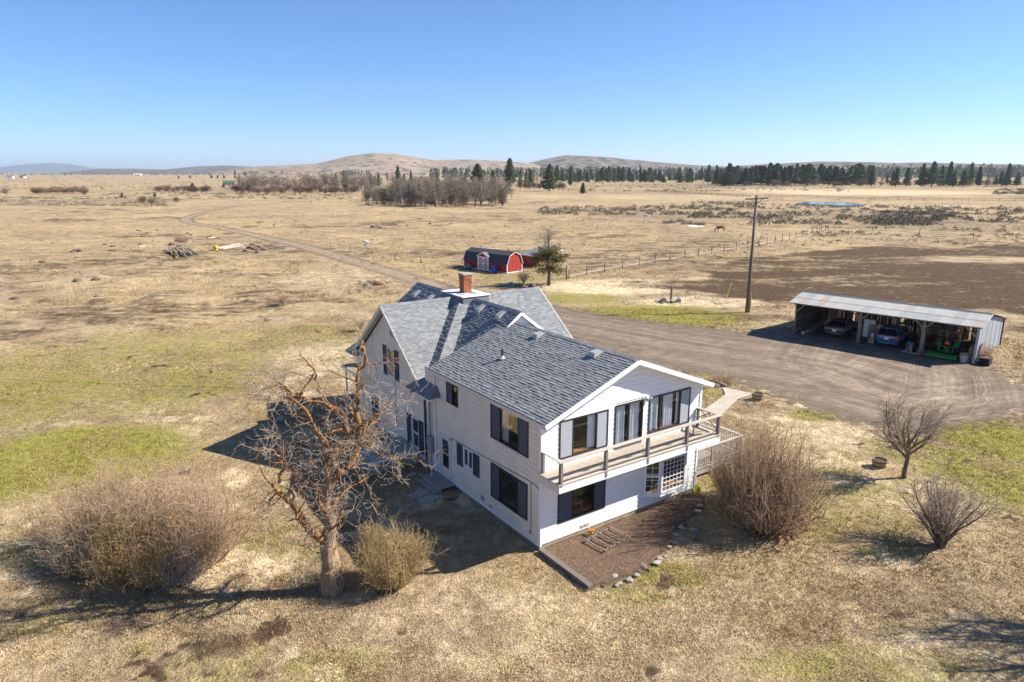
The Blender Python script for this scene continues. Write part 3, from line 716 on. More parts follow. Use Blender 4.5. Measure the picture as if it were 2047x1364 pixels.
# bay window lower right
bay = link('bay_window', None, house); bay['label'] = 'white bay window with a grid of small panes under the balcony'
by = -0.45; bx0, bx1, bz0, bz1 = 6.15, 7.7, 0.92, 2.5; ox0, ox1 = 5.55, 8.15
mb = MB().prism([(ox0, 0.0, bz0 - .14), (bx0, by, bz0 - .14), (bx1, by, bz0 - .14), (ox1, 0.0, bz0 - .14)], (0, 0, .14)); part('sill', mb, 'white_trim', bay)
mb = MB().prism([(ox0 - .05, 0.0, bz1), (bx0 - .03, by - .06, bz1), (bx1 + .03, by - .06, bz1), (ox1 + .05, 0.0, bz1)], (0, 0, .1)); part('head', mb, 'white_trim', bay)
def bay_face(a, b, nx, nz, rail):
    a = Vector((*a, 0)); b = Vector((*b, 0)); d = b - a; n = Vector((d.y, -d.x, 0)).normalized(); n = n if n.y < 0 else -n
    mf = MB(); U = Vector((0, 0, 1))
    for q in (a + d * (0.05 / d.length), b - d * (0.05 / d.length)): mf.bar(q + U * bz0, q + U * bz1, 0.1, 0.07, up=n)
    for z in (bz0 + .04, bz1 - .04) + ((rail,) if rail else ()): mf.bar(a + U * z, b + U * z, 0.068, 0.08)
    part('frame', mf, 'white_trim', bay)
    i0, i1 = a + d * (.1 / d.length), b - d * (.1 / d.length); dd = i1 - i0
    part('pane', MB().add([i0 + U * (bz0 + .08) - n * .012, i1 + U * (bz0 + .08) - n * .012, i1 + U * (bz1 - .08) - n * .012, i0 + U * (bz1 - .08) - n * .012], [(0, 1, 2, 3)]), 'window_glass', bay)
    for i in range(1, nx): q = i0 + dd * (i / nx); part('muntin', MB().bar(q + U * (bz0 + .08), q + U * (bz1 - .08), 0.022, 0.022, up=n), 'white_trim', bay)
    for j in range(1, nz):
        z = bz0 + .08 + (bz1 - bz0 - .16) * j / nz; part('muntin', MB().bar(i0 + U * z, i1 + U * z, 0.02, 0.02), 'white_trim', bay)
bay_face((bx0, by), (bx1, by), 6, 7, None); bay_face((ox0, -0.01), (bx0 - .01, by + .01), 2, 5, 1.75); bay_face((bx1 + .01, by + .01), (ox1, -0.01), 2, 5, 1.75)
mb = MB(); mb.add([(ox0, .03, bz0 - .12), (ox1, .03, bz0 - .12), (ox1, .03, bz1), (ox0, .03, bz1), (ox0, 1.6, bz0 - .6), (ox1, 1.6, bz0 - .6), (ox1, 1.6, bz1), (ox0, 1.6, bz1)], [(0, 1, 5, 4), (1, 2, 6, 5), (2, 3, 7, 6), (3, 0, 4, 7), (4, 5, 6, 7)])
part('room', mb, 'room_wall', bay)
part('inner_sill', MB().box(ox0 + .3, ox1 - .3, -.3, .3, bz0 + .01, bz0 + .04), 'room_sill', bay)
# things seen through the lower front window and the bay: a small wooden table
part('inner_table', MB().box(1.5, 2.5, .35, .8, 1.28, 1.33).box(1.55, 1.6, .4, .45, .7, 1.28).box(2.4, 2.45, .4, .45, .7, 1.28), 'room_sill', house)

# ---- left wall of the addition and the gable wall of the old wing (shady side)
LY = 9.5
w1 = (0.84, 3.53, 3.66, 5.22); w2 = (0.88, 3.55, 0.95, 2.48); w3 = (6.3, 7.33, 4.15, 5.12); w4 = (5.05, 5.88, 1.53, 2.42); dr = (7.05, 8.15, 0.32, 2.38)
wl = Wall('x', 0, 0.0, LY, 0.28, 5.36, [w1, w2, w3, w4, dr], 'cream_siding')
slider(wl, w1, [(0, .25), (.74, 1)], 'large upper side window with dark screens', curtains=[(.6, .78)], glassm='shade_glass', scr='shaded_screen')
slider(wl, w2, [(0, .25), (.76, 1)], 'large lower side window near the front corner', curtains=[], glassm='shade_glass', scr='shaded_screen')
slider(wl, w3, [(.5, 1)], 'small upper side window', curtains=[], glassm='shade_glass', scr='shaded_screen')
f = slider(wl, w4, [], 'small lower side window with white sashes', curtains=[], mullions=(.5,), glassm='shade_glass', framem='white_trim')
shutter(wl, 5.92, 6.42, 1.38, 2.42); shutter(wl, 4.5, 5.0, 1.38, 2.42)
# side door
d = link('door', None, house); d['label'] = 'cream side door with a dark glazed panel'
wl.frame(dr, d, 'cream_trim', w=0.07)
wl.niche((dr[0] + .2, dr[1] - .2, 0.75, 2.2), d, depth=.9, sill=False)
mb = MB(); u0, u1, z0, z1 = dr
for a in ((u0 + .06, u0 + .24, z0, z1 - .05), (u1 - .24, u1 - .06, z0, z1 - .05), (u0 + .24, u1 - .24, z0, z0 + .42), (u0 + .24, u1 - .24, z1 - .22, z1 - .05)): wl.boxp(mb, a[0], a[1], 0.0, 0.05, a[2], a[3])
part('leaf', mb, 'pale_door', d); wl.pane(u0 + .24, u1 - .24, z0 + .42, z1 - .22, d, d=.02, m='shade_glass')
part('glazing_bar', wl.boxp(MB(), u0 + .24, u1 - .24, -.005, .03, 1.42, 1.47), 'pale_door', d)
part('handle', MB().tube([(-.02, u0 + .15, 1.3), (-.07, u0 + .15, 1.3), (-.07, u0 + .15, 1.2)], .012, 6), 'dark_frame', d)
wl_lamp = link('wall_lamp', None, house)
part('lamp_arm', MB().tube([(0, 6.9, 2.42), (-.12, 6.9, 2.45), (-.14, 6.9, 2.38)], .015, 6), 'dark_frame', wl_lamp)
part('lamp_globe', MB().lathe([(.02, 0), (.07, .05), (.075, .12), (.03, .17)], 10, 'z', (-.14, 6.9, 2.2)), 'white_trim', wl_lamp, True)
# old wing
YC, XC, ZR, SL, HW2 = 13.7, 4.8, 7.72, 0.77, 4.3
zE = ZR - SL * HW2
WY0, WY1 = LY + .002, YC + HW2 - .35
gw1 = (12.95, 13.85, 3.85, 5.42); gw2 = (10.35, 11.15, 0.68, 2.3); gw3 = (15.2, 16.5, 0.5, 2.1)
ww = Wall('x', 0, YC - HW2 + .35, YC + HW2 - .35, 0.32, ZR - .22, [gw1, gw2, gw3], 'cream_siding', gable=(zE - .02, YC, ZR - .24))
for o, l in ((gw1, 'upper gable window between dark shutters'), (gw2, 'lower gable window between dark shutters by the downpipe'), (gw3, 'lower gable window behind the old tree')):
    slider(ww, o, [], l, curtains=[], mullions=(), glassm='shade_glass', framem='white_trim')
    part('meeting_rail', ww.boxp(MB(), o[0] + .04, o[1] - .04, -.01, .05, (o[2] + o[3]) / 2 - .03, (o[2] + o[3]) / 2 + .03), 'white_trim', house)
for a, b, c, e in ((13.88, 14.36, 3.8, 5.45), (12.45, 12.92, 3.8, 5.45), (11.18, 11.66, .6, 2.33), (9.84, 10.32, .6, 2.33)): shutter(ww, a, b, c, e)
# other walls (far sides, closed so the house is a solid building)
part('wall', MB().box(8.92, 8.95, 0.03, 9.2, 0.28, 5.36), 'white_siding', house)
part('wall', MB().box(9.65, 9.68, YC - HW2 + .35, YC + HW2 - .35, 0.3, zE), 'white_siding', house)
mb = MB(); mb.prism([(9.65, YC - HW2 + .35, zE), (9.65, YC + HW2 - .35, zE), (9.65, YC, ZR - .25)], (.03, 0, 0)); part('gable_wall', mb, 'white_siding', house)
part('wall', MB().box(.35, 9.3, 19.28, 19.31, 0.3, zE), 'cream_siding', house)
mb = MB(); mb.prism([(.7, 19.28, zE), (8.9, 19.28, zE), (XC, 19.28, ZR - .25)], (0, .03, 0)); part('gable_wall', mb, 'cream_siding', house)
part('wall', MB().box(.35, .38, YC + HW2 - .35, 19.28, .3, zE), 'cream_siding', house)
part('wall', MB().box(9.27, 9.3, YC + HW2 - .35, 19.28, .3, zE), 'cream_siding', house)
# white gable above the addition's roof
GYs = 8.3
mb = MB(); za = 5.3; hw = (ZR - .1 - za) / SL
mb.add([(XC - hw, GYs + .03, za), (XC + hw, GYs + .03, za), (XC, GYs + .03, ZR - .1)], [(0, 1, 2)]); gab = part('gable_wall', mb, 'white_siding', house)
z = 6.5
while z < ZR - .35:
    h0 = (ZR - .1 - z) / SL; h1 = (ZR - .1 - z - EXP) / SL
    part('siding_board', MB().add([(XC - h0, GYs, z), (XC + h0, GYs, z), (XC + h1, GYs + .025, z + EXP), (XC - h1, GYs + .025, z + EXP), (XC - h0, GYs + .029, z), (XC + h0, GYs + .029, z)], [(0, 1, 2, 3), (0, 4, 5, 1)]), 'white_siding', gab); z += EXP
# foundation and corner boards
fd = MB(); fd.box(.04, 8.9, .04, .3, -.3, .279); fd.box(.04, .3, .3, 9.2, -.3, .279); fd.box(.04, .3, 9.2, 18, -.3, .319); fd.box(8.6, 8.9, .3, 9.2, -.3, .279); fd.box(9.3, 9.64, 9.7, 17.7, -.3, .3); fd.box(.4, 9.2, 19.0, 19.27, -.3, .3)
part('foundation', fd, 'foundation', house)
part('drip_board', MB().box(-.035, .03, -.035, 9.45, .19, .275), 'white_trim', house)
part('corner_board', MB().box(-.03, .02, -.028, .09, .276, 5.36), 'white_trim', house)
part('corner_board', MB().box(8.86, 8.98, -.03, .02, .28, 5.4), 'white_trim', house)
for i, y in enumerate((4.2, 4.35)): part('crawl_vent', MB().box(-.02, .02, y - .065, y + .065, .42, .62), 'meter_grey', house)
part('crawl_vent', MB().box(-.02, .02, 3.55, 3.7, .34, .46), 'meter_grey', house)
for x in (2.05, 2.3): part('crawl_vent', MB().box(x, x + .2, -.02, .02, .36, .5), 'vent_metal', house)

# ---------------------------------------------------------------- roofs
def clip(poly, a, b):
    """keep the part of a 2D polygon left of a->b"""
    out = []; n = len(poly)
    sd = [(b[0] - a[0]) * (p[1] - a[1]) - (b[1] - a[1]) * (p[0] - a[0]) for p in poly]
    for i in range(n):
        j = (i + 1) % n
        if sd[i] >= 0: out.append(poly[i])
        if (sd[i] >= 0) != (sd[j] >= 0):
            t = sd[i] / (sd[i] - sd[j]); out.append((poly[i][0] + t * (poly[j][0] - poly[i][0]), poly[i][1] + t * (poly[j][1] - poly[i][1])))
    return out
TILES = []
def roof_plane(poly3, eave_a, eave_b, label=None, thick=0.1, name='roof', exposure=0.145, show=True, cut=None):
    """poly3: planar convex polygon; eave_a->eave_b: the eave direction (shingle courses run along it)"""
    P = [Vector(p) for p in poly3]; a = Vector(eave_a); ex = (Vector(eave_b) - a).normalized()
    nrm = (P[1] - P[0]).cross(P[2] - P[0]).normalized()
    if nrm.z < 0: nrm = -nrm
    ey = nrm.cross(ex)
    if ey.z < 0: ey = -ey
    o = part(name, MB().prism(P, -nrm * thick), 'roof_deck', house, label=label)
    if not show: return o
    q2 = [((p - a).dot(ex), (p - a).dot(ey)) for p in P]
    ar = sum(q2[i][0] * q2[(i + 1) % len(q2)][1] - q2[(i + 1) % len(q2)][0] * q2[i][1] for i in range(len(q2)))
    if ar < 0: q2 = q2[::-1]
    umin, umax = min(p[0] for p in q2), max(p[0] for p in q2); vmin, vmax = min(p[1] for p in q2), max(p[1] for p in q2)
    v = vmin; row = 0
    while v < vmax - 0.01:
        u = umin - rngp.uniform(0, .3)
        while u < umax:
            wdt = rngp.choice((0.16, 0.2, 0.24, 0.3)); thick2 = rngp.choice((0.012, 0.012, 0.02, 0.026))
            quad = [(u + .002, v - .004), (u + wdt - .002, v - .004), (u + wdt - .002, v + exposure + .02), (u + .002, v + exposure + .02)]
            quad[0] = (quad[0][0], max(quad[0][1], vmin)); quad[1] = (quad[1][0], max(quad[1][1], vmin))
            for i in range(len(q2)):
                quad = clip(quad, q2[i], q2[(i + 1) % len(q2)])
                if len(quad) < 3: break
            if len(quad) >= 3:
                top = []; bot = []
                for (uu, vv) in quad:
                    h = thick2 + 0.003 - (vv - v) / exposure * (thick2 - 0.002)
                    pt = a + ex * uu + ey * vv; top.append(pt + nrm * h); bot.append(pt)
                c = sum(top, Vector()) / len(top)
                if not (cut and cut(c)): TILES.append((c, top, bot, rngp.randrange(5), o))
            u += wdt
        v += exposure; row += 1
    return o
# addition
AX0, AX1, AXC, AS = -0.16, 9.15, 4.48, 0.387
zA = lambda x: EV + .02 + AS * ((x - AX0) if x < AXC else (2 * AXC - AX0 - x))
YF, YB = -0.48, 8.85
zr = zA(AXC)
roof_add = roof_plane([(AX0, YF, zA(AX0)), (AX0, YB, zA(AX0)), (AXC, YB, zr), (AXC, YF, zr)], (AX0, YF, zA(AX0)), (AX0, YB, zA(AX0)), 'low-pitched shingle slope of the addition facing the tree', name='roof')
zE1 = zr - AS * (AX1 - AXC)
roof_plane([(AXC, YF, zr), (AXC, YB, zr), (AX1, YB, zE1), (AX1, YF, zE1)], (AX1, YF, zE1), (AX1, YB, zE1), name='roof')
def wing(dirx, diry, length, over, gap0):
    """two roof slopes of one wing of the cross, ridge from the centre outwards"""
    d = Vector((dirx, diry, 0)); s = Vector((-diry, dirx, 0)); C = Vector((XC, YC, 0))
    for sg in (1, -1):
        r0 = C + Vector((0, 0, ZR)); r1 = C + d * length + Vector((0, 0, ZR))
        e1 = C + d * length + s * sg * HW2 + Vector((0, 0, ZR - SL * HW2)); e0 = C + d * HW2 + s * sg * HW2 + Vector((0, 0, ZR - SL * HW2))
        hide = (dirx == 1 and sg == 1) or (diry == 1 and False)
        yield roof_plane([r0, r1, e1, e0] if length > HW2 + .05 else [r0, r1, e1], e1, e0 if length > HW2 + .05 else e1 - d * .5, show=True, cut=None)
for a in ((-1, 0, XC + .35, 1, 0), (1, 0, 10.0 - XC, 1, 0), (0, -1, YC - 8.15, 1, 0), (0, 1, 5.85, 1, 0)):
    for _ in wing(*a): pass
# hip of the old centre block: a low pyramid whose corners stand proud between the wings
DL = 0.54; wv = DL / SL; E_ = HW2
def hipP(u, v, zz): return Vector((XC - u, YC - v, zz))
for sx in (1, -1):
    for sy in (1, -1):
        zt = ZR + DL
        P1 = [hipP(sx * u, sy * v, zt - SL * u) for u, v in ((.45, .45), (E_, E_), (E_, E_ - wv), (wv, 0), (.45, 0))]
        roof_plane(P1, P1[1], P1[2], thick=.05)
        P2 = [hipP(sx * u, sy * v, zt - SL * v) for v, u in ((.45, .45), (E_, E_), (E_, E_ - wv), (wv, 0), (.45, 0))]
        roof_plane(P2, P2[1], P2[2], thick=.05)
TILES.sort(key=lambda t: (HW(t[0].x, t[0].y, t[0].z) - Vector((0, 0, CAM_H))).length)
def tile_faces(mb, top, bot, mi):
    n = len(top); mb.add(list(top) + list(bot), [tuple(range(n))] + [(i, n + i, n + (i + 1) % n, (i + 1) % n) for i in range(n)], mi)
near = [t for t in TILES if t[4] is roof_add][:300]; nid = set(id(t) for t in near)
for t in near:
    mb = MB(); tile_faces(mb, t[1], t[2], 0); part('shingle', mb, SHM[t[3]], t[4])
rest = {}
for t in TILES:
    if id(t) not in nid: rest.setdefault(t[4], MB()); tile_faces(rest[t[4]], t[1], t[2], t[3])
for o, mb in rest.items():
    c = part('shingles', mb, SHM, o); c['kind'] = 'stuff'
# ridge caps
def ridge_caps(a, b, slope, n_dir):
    a = Vector(a); b = Vector(b); t = (b - a).normalized(); s = Vector((-t.y, t.x, 0)); L_ = (b - a).length; k = int(L_ / .2); mb = MB()
    for i in range(k):
        p = a + t * (i * L_ / k); q = p + t * (L_ / k * 1.15); w = 0.15; dz = -slope * w; up = Vector((0, 0, .03)); u2 = Vector((0, 0, .018)); m = rngp.randrange(5)
        mb.add([p + s * w + Vector((0, 0, dz)) + u2, p + up, p - s * w + Vector((0, 0, dz)) + u2, q + s * w + Vector((0, 0, dz + .01)) + up, q + up * 1.5, q - s * w + Vector((0, 0, dz + .01)) + up], [(0, 1, 4, 3), (1, 2, 5, 4), (3, 4, 1, 0)[:0] or (0, 3, 4, 1)][:2], m)
    o = part('ridge_caps', mb, SHM, house); o['kind'] = 'stuff'
ridge_caps((AXC, YF, zr), (AXC, GYs, zr), AS, 1)
ridge_caps((-.35, YC, ZR), (XC - .8, YC, ZR), SL, 1); ridge_caps((XC + .8, YC, ZR), (10, YC, ZR), SL, 1)
ridge_caps((XC, 8.15, ZR), (XC, YC - 1.2, ZR), SL, 1); ridge_caps((XC, YC + 1.2, ZR), (XC, YC + 5.85, ZR), SL, 1)
# rake and eave boards
def board(a, b, w, h, m='white_trim', up=(0, 0, 1), name='fascia'):
    return part(name, MB().bar(a, b, w, h, up=up), m, house)
board((AX0 - .02, YF - .012, zA(AX0) - .085), (AXC, YF - .012, zr - .085), .03, .19, name='rake_board'); board((AXC, YF - .013, zr - .085), (AX1 + .02, YF - .013, zE1 - .085), .03, .19, name='rake_board')
board((AX0 - .012, YF + .01, zA(AX0) - .1), (AX0 - .012, YB, zA(AX0) - .1), .03, .16, m='cream_trim'); board((AX1 + .012, YF, zE1 - .1), (AX1 + .012, YB, zE1 - .1), .03, .16)
part('soffit', MB().prism([(AX0, YF, zA(AX0) - .13), (AXC, YF, zr - .13), (AXC, 0, zr - .13), (AX0, 0, zA(AX0) - .13)], (0, 0, .012)), 'white_trim', house)
part('soffit', MB().prism([(AXC, YF, zr - .131), (AX1, YF, zE1 - .131), (AX1, 0, zE1 - .131), (AXC, 0, zr - .131)], (0, 0, .012)), 'white_trim', house)
zW = ZR - SL * HW2
for sg in (1, -1):
    board((-.362, YC + sg * HW2, zW - .1), (-.362, YC, ZR - .1), .03, .2, 'cream_trim', name='rake_board')
    board((XC + sg * HW2, 8.138, zW - .08), (XC, 8.138, ZR - .08), .025, .15, 'white_trim', name='rake_board')
    board((10.012, YC + sg * HW2, zW - .1), (10.012, YC, ZR - .1), .03, .2, 'white_trim', name='rake_board')
    board((XC + sg * HW2, YC + 5.862, zW - .1), (XC, YC + 5.862, ZR - .1), .03, .2, 'cream_trim', name='rake_board')
    part('soffit', MB().prism([(-.35, YC, ZR - .13), (0, YC, ZR - .13), (0, YC + sg * HW2, zW - .13), (-.35, YC + sg * HW2, zW - .13)], (0, 0, .012)), 'cream_trim', house)
# eave returns at both corners of the old gable: small hipped roofs
def eave_return(y0, y1, z0):
    x0 = -.62
    P = [(x0, y0, z0), (x0, y1, z0), (0.0, y1 - .28, z0 + .52), (0.0, y0 + .28, z0 + .52)]
    o = part('eave_return', MB().prism([(x0, y0, z0 - .1), (x0, y1, z0 - .1), (.05, y1, z0 - .1), (.05, y0, z0 - .1)], (0, 0, .1)), 'white_trim', house)
    m = MB(); m.add([(x0 - .04, y0 - .04, z0 + .004), (x0 - .04, y1 + .04, z0 + .004), (0.03, y1 - .3, z0 + .5), (0.03, y0 + .3, z0 + .5), (.03, y0 - .04, z0 + .004), (.03, y1 + .04, z0 + .004)], [(0, 3, 2, 1), (0, 4, 3), (1, 2, 5)])
    part('return_roof', m, 'shingle_0', o)
eave_return(7.95, 10.35, 4.18); eave_return(16.9, 18.5, 4.3)
# fan ornament in the gable peak
part('gable_ornament', MB().lathe([(.02, -.03), (.17, -.02), (.19, 0), (.17, .02), (.02, .03)], 14, 'x', (-.06, YC, 7.0)), 'white_trim', house, True)
part('wire_bracket', MB().tube([(-.02, 12.95, 6.75), (-.2, 12.9, 6.7), (-.22, 12.85, 6.35), (-.1, 12.8, 6.15), (-.03, 12.8, 6.2)], .025, 6), 'wire_black', house)
# chimney on its flat white plinth
pl = part('chimney_plinth', MB().box(XC - .72, XC + .95, YC - 1.05, YC + 1.35, ZR - .45, ZR + .12), 'shingle_0', house)
part('plinth_cap', MB().box(XC - .78, XC + 1.01, YC - 1.11, YC + 1.41, ZR + .12, ZR + .17), 'white_metal', pl)
part('cap_seam', MB().box(XC + .3, XC + .33, YC - 1.11, YC - .1, ZR + .17, ZR + .19).box(XC - .78, XC + 1.01, YC + .55, YC + .58, ZR + .17, ZR + .19), 'vent_metal', pl)
ch = link('chimney', None, house); cx0, cy0, cz0 = XC - .12, YC - .12, ZR + .14
CWD = .5
part('chimney_core', MB().box(cx0 + .012, cx0 + CWD - .012, cy0 + .012, cy0 + CWD - .012, cz0, cz0 + 1.02), 'mortar', ch)
bm_r, bm_d = MB(), MB()
for c in range(13):
    z = cz0 + .03 + c * .078; g = 0.025 if c >= 10 else 0.0; L_ = CWD + 2 * g; e = .1
    cuts = [0, L_ / 3, 2 * L_ / 3, L_] if c % 2 else [0, L_ / 6, L_ / 2, 5 * L_ / 6, L_]
    for side in range(4):
        for s0, s1 in zip(cuts[:-1], cuts[1:]):
            s0 += .004; s1 -= .004; m = bm_r if rngp.random() < .7 else bm_d
            if side == 0: m.box(cx0 - g + s0, cx0 - g + s1, cy0 - g, cy0 - g + e, z, z + .066)
            elif side == 1: m.box(cx0 - g + s0, cx0 - g + s1, cy0 + CWD + g - e, cy0 + CWD + g, z, z + .066)
            elif side == 2: m.box(cx0 - g - .002, cx0 - g + e, cy0 - g + s0, cy0 - g + s1, z + .001, z + .065)
            else: m.box(cx0 + CWD + g - e, cx0 + CWD + g + .002, cy0 - g + s0, cy0 - g + s1, z + .001, z + .065)
part('bricks', bm_r, 'brick_red', ch)['kind'] = 'stuff'; part('bricks', bm_d, 'brick_dark', ch)['kind'] = 'stuff'
part('chimney_cap', MB().box(cx0 - .06, cx0 + CWD + .06, cy0 - .06, cy0 + CWD + .06, cz0 + 1.045, cz0 + 1.14), 'concrete', ch)
# roof vents and the soil pipe
def vent(x, y, z, slope, m='vent_metal'):
    v = link('roof_vent', None, house)
    sx = slope
    part('hood', MB().prism([(x - .22, y - .17, z + .02 - .02), (x + .18, y - .17, z + sx * .4 + .0), (x + .18, y - .17, z + sx * .4 + .1), (x - .2, y - .17, z + .2)], (0, .34, 0)), m, v)
    part('flange', MB().prism([(x - .28, y - .24, z - sx * .06 + .03), (x + .26, y - .24, z + sx * .48 + .03), (x + .26, y + .24, z + sx * .48 + .03), (x - .28, y + .24, z - sx * .06 + .03)], (0, 0, .008)), m, v)
for x, y in ((4.05, 5.7), (4.05, 1.65)): vent(x, y, zA(x - .22), AS)
for x, y in ((4.35, 11.3), (4.33, 9.35), (4.1, 18.4), (4.1, 16.55)): vent(x, y, ZR - SL * (XC - x + .22) + .02, SL)
part('soil_pipe', MB().tube([(2.02, 5.7, zA(2.02) - .05), (2.02, 5.7, zA(2.02) + .42)], .05, 10), 'dark_frame', house)
part('pipe_flashing', MB().lathe([(.2, 0), (.1, .06), (.06, .12)], 10, 'z', (2.02, 5.7, zA(2.02) + .01)), 'vent_metal', house)
# pipes, meter, wires on the shady wall
part('downpipe', MB().tube([(-.07, 8.45, 5.2), (-.07, 8.45, .15)], .035, 8), 'white_trim', house)
part('service_mast', MB().tube([(-.09, 8.95, 4.7), (-.09, 8.95, 1.9)], .04, 8), 'pipe_grey', house)
part('conduit', MB().tube([(-.07, 9.35, 3.3), (-.07, 9.35, .1)], .025, 8), 'pipe_grey', house)
mt = part('electric_meter', MB().box(-.2, 0, 8.72, 9.08, 1.1, 1.95), 'meter_grey', house)
part('meter_dial', MB().lathe([(.02, -.29), (.09, -.29), (.1, -.2)], 12, 'x', (0, 8.9, 1.72)), 'vent_metal', mt)
part('meter_conduit', MB().tube([(-.08, 8.9, 1.1), (-.08, 8.9, .1)], .03, 8), 'pipe_grey', mt)
part('cable', MB().tube([(-.02, 7.0, 2.45), (-.02, 3.0, 2.62), (-.02, .55, 2.74), (-.02, .05, 2.62)], .015, 5), 'pipe_grey', house)
part('cable', MB().tube([(-.02, .62, 2.74), (-.02, .62, .62)], .015, 5), 'pipe_grey', house)
part('faucet_box', MB().lathe([(.02, -.08), (.07, -.07), (.07, 0)], 10, 'x', (0, .62, .56)), 'meter_grey', house)
part('cable', MB().tube([(-.6, 9.4, 4.25), (-.45, 10.3, 3.9), (-.35, 9.9, 3.75), (-.25, 9.0, 4.3)], .018, 5), 'wire_black', house)
part('cable', MB().tube([(-.02, 13.0, 3.7), (-.02, 13.0, 1.4)], .012, 5), 'wire_black', house)
# ---------------------------------------------------------------- balcony
bal = link('balcony', None, house); bal['label'] = 'weathered timber balcony with white fascia across the front gable'
BX0, BX1, BD, BZ = -.08, 8.85, 1.22, 3.36
part('fascia', MB().box(BX0, BX1, -BD - .03, -BD, BZ - .36, BZ - .03), 'white_trim', bal)
part('fascia', MB().box(BX0 - .03, BX0, -BD - .03, 0.0, BZ - .36, BZ - .035), 'cream_trim', bal); part('fascia', MB().box(BX1, BX1 + .03, -BD - .03, 0.0, BZ - .36, BZ - .035), 'white_trim', bal)
part('soffit', MB().box(BX0, BX1, -BD, -.0, BZ - .1, BZ - .05), 'white_trim', bal)
y = -BD - .06; i = 0
while y < -.03:
    wd = .138; part('plank', MB().box(BX0 - .06, BX1 + .06, y, min(y + wd, -.012), BZ - .03 + .002 * (i % 3), BZ + .012), 'deck_timber', bal); y += wd + .012; i += 1
PX = [0.0, 2.2, 4.45, 6.75, 8.75]
for k, x in enumerate(PX): part('post', MB().box(x - .05, x + .05, -BD - .05, -BD + .09, BZ - .28 if k not in (0, 4) else BZ - .1, BZ + .86), 'post_timber', bal)
for x in (0.02, 8.72): part('post', MB().box(x - .05, x + .05, -.14, -.04, BZ, BZ + .86), 'post_timber', bal)
part('top_rail', MB().box(BX0 - .05, BX1 + .03, -BD - .10, -BD + .1, BZ + .861, BZ + .9), 'rail_timber', bal)
for x in (0.0, 8.75): part('top_rail', MB().box(x - .07, x + .07, -BD + .1, -.02, BZ + .861, BZ + .9), 'rail_timber', bal)
part('toe_rail', MB().box(.06, 8.69, -BD - .0, -BD + .09, BZ + .13, BZ + .17), 'rail_timber', bal); part('toe_rail', MB().box(8.7, 8.8, -BD + .1, -.15, BZ + .12, BZ + .17), 'rail_timber', bal)
for a, b in (((8.76, -BD + .1, BZ + .2), (8.76, -.15, BZ + .84)), ((8.77, -BD + .1, BZ + .84), (8.77, -.15, BZ + .2)), ((8.75, -BD + .5, BZ + .84), (8.75, -.15, BZ + .5)), ((8.75, -BD + .1, BZ + .5), (8.75, -.6, BZ + .84))): part('lattice_slat', MB().bar(a, b, .015, .04), 'post_timber', bal)
# ---------------------------------------------------------------- lower deck at the right corner
dk = link('deck', None, house); dk['label'] = 'low timber deck with baluster railing right of the house'
DX0, DX1, DY0, DY1, DZ = 9.0, 13.6, .95, 5.4, .55
part('deck_frame', MB().box(DX0, DX1, DY0, DY0 + .05, DZ - .35, DZ - .04).box(DX0, DX1, DY1 - .05, DY1, DZ - .35, DZ - .04).box(DX1 - .05, DX1, DY0 + .05, DY1 - .05, DZ - .35, DZ - .04), 'grey_timber', dk)
y = DY0 - .04
while y < DY1: part('plank', MB().box(DX0, DX1 + .03, y, y + .135, DZ - .04, DZ), 'grey_timber', dk); y += .147
def railing(a, b):
    a = Vector(a); b = Vector(b); L_ = (b - a).length; t = (b - a) / L_; U = Vector((0, 0, 1))
    for k in range(int(L_ / 2.2) + 2):
        p = a + t * min(L_, k * 2.2); part('post', MB().bar(p + U * (-.5), p + U * .95, .1), 'grey_timber', dk)
        if k * 2.2 >= L_: break
    part('top_rail', MB().bar(a + U * .965, b + U * .965, .14, .035), 'rail_timber', dk); part('bottom_rail', MB().bar(a + U * .12, b + U * .12, .04, .08), 'grey_timber', dk)
    n = int(L_ / .13)
    for k in range(1, n): p = a + t * (k * L_ / n); part('baluster', MB().bar(p + U * .08, p + U * .95, .035), 'grey_timber', dk)
railing((DX0 + .05, DY0 + .03, DZ), (DX1 - .05, DY0 + .03, DZ)); railing((DX1 - .05, DY0 + .1, DZ), (DX1 - .05, DY1 - 1.2, DZ)); railing((DX0 + 1.6, DY1 - .05, DZ), (DX1 - .1, DY1 - .05, DZ))
for x in (9.3, 13.3):
    for y in (1.1, 5.2): part('pier', MB().box(x - .08, x + .08, y - .08, y + .08, -.1, DZ - .3), 'grey_timber', dk)
# side steps of the shady door
st = link('side_steps', None, house); st['label'] = 'weathered grey wooden steps at the side door'
part('tread', MB().box(-.85, -.02, 6.6, 8.4, .2, .25), 'grey_timber', st); part('tread', MB().box(-1.2, -.88, 6.7, 8.3, .06, .11), 'grey_timber', st); part('riser', MB().box(-.85, -.82, 6.62, 8.38, .0, .2), 'grey_timber', st)
# north porch
po = link('porch', None, house); po['label'] = 'small shingled porch roof on white posts behind the gable'
part('porch_roof', MB().prism([(.0, 18.0, 3.35), (.0, 20.9, 2.75), (5, 20.9, 2.75), (5, 18.0, 3.35)], (0, 0, -.12)), 'shingle_0', po)
part('porch_fascia', MB().box(-.03, -.002, 17.9, 20.92, 2.55, 2.72).box(-.03, 5, 20.902, 20.93, 2.55, 2.74), 'white_trim', po)
for x in (.15, 2.5, 4.8): part('porch_post', MB().lathe([(.09, 0), (.09, .2), (.06, .3), (.06, 2.2), (.09, 2.3), (.09, 2.6)], 10, 'z', (x, 20.7, 0.1)), 'white_trim', po, True)
part('porch_floor', MB().box(0, 5, 18.2, 20.9, -.1, .12), 'grey_timber', po)
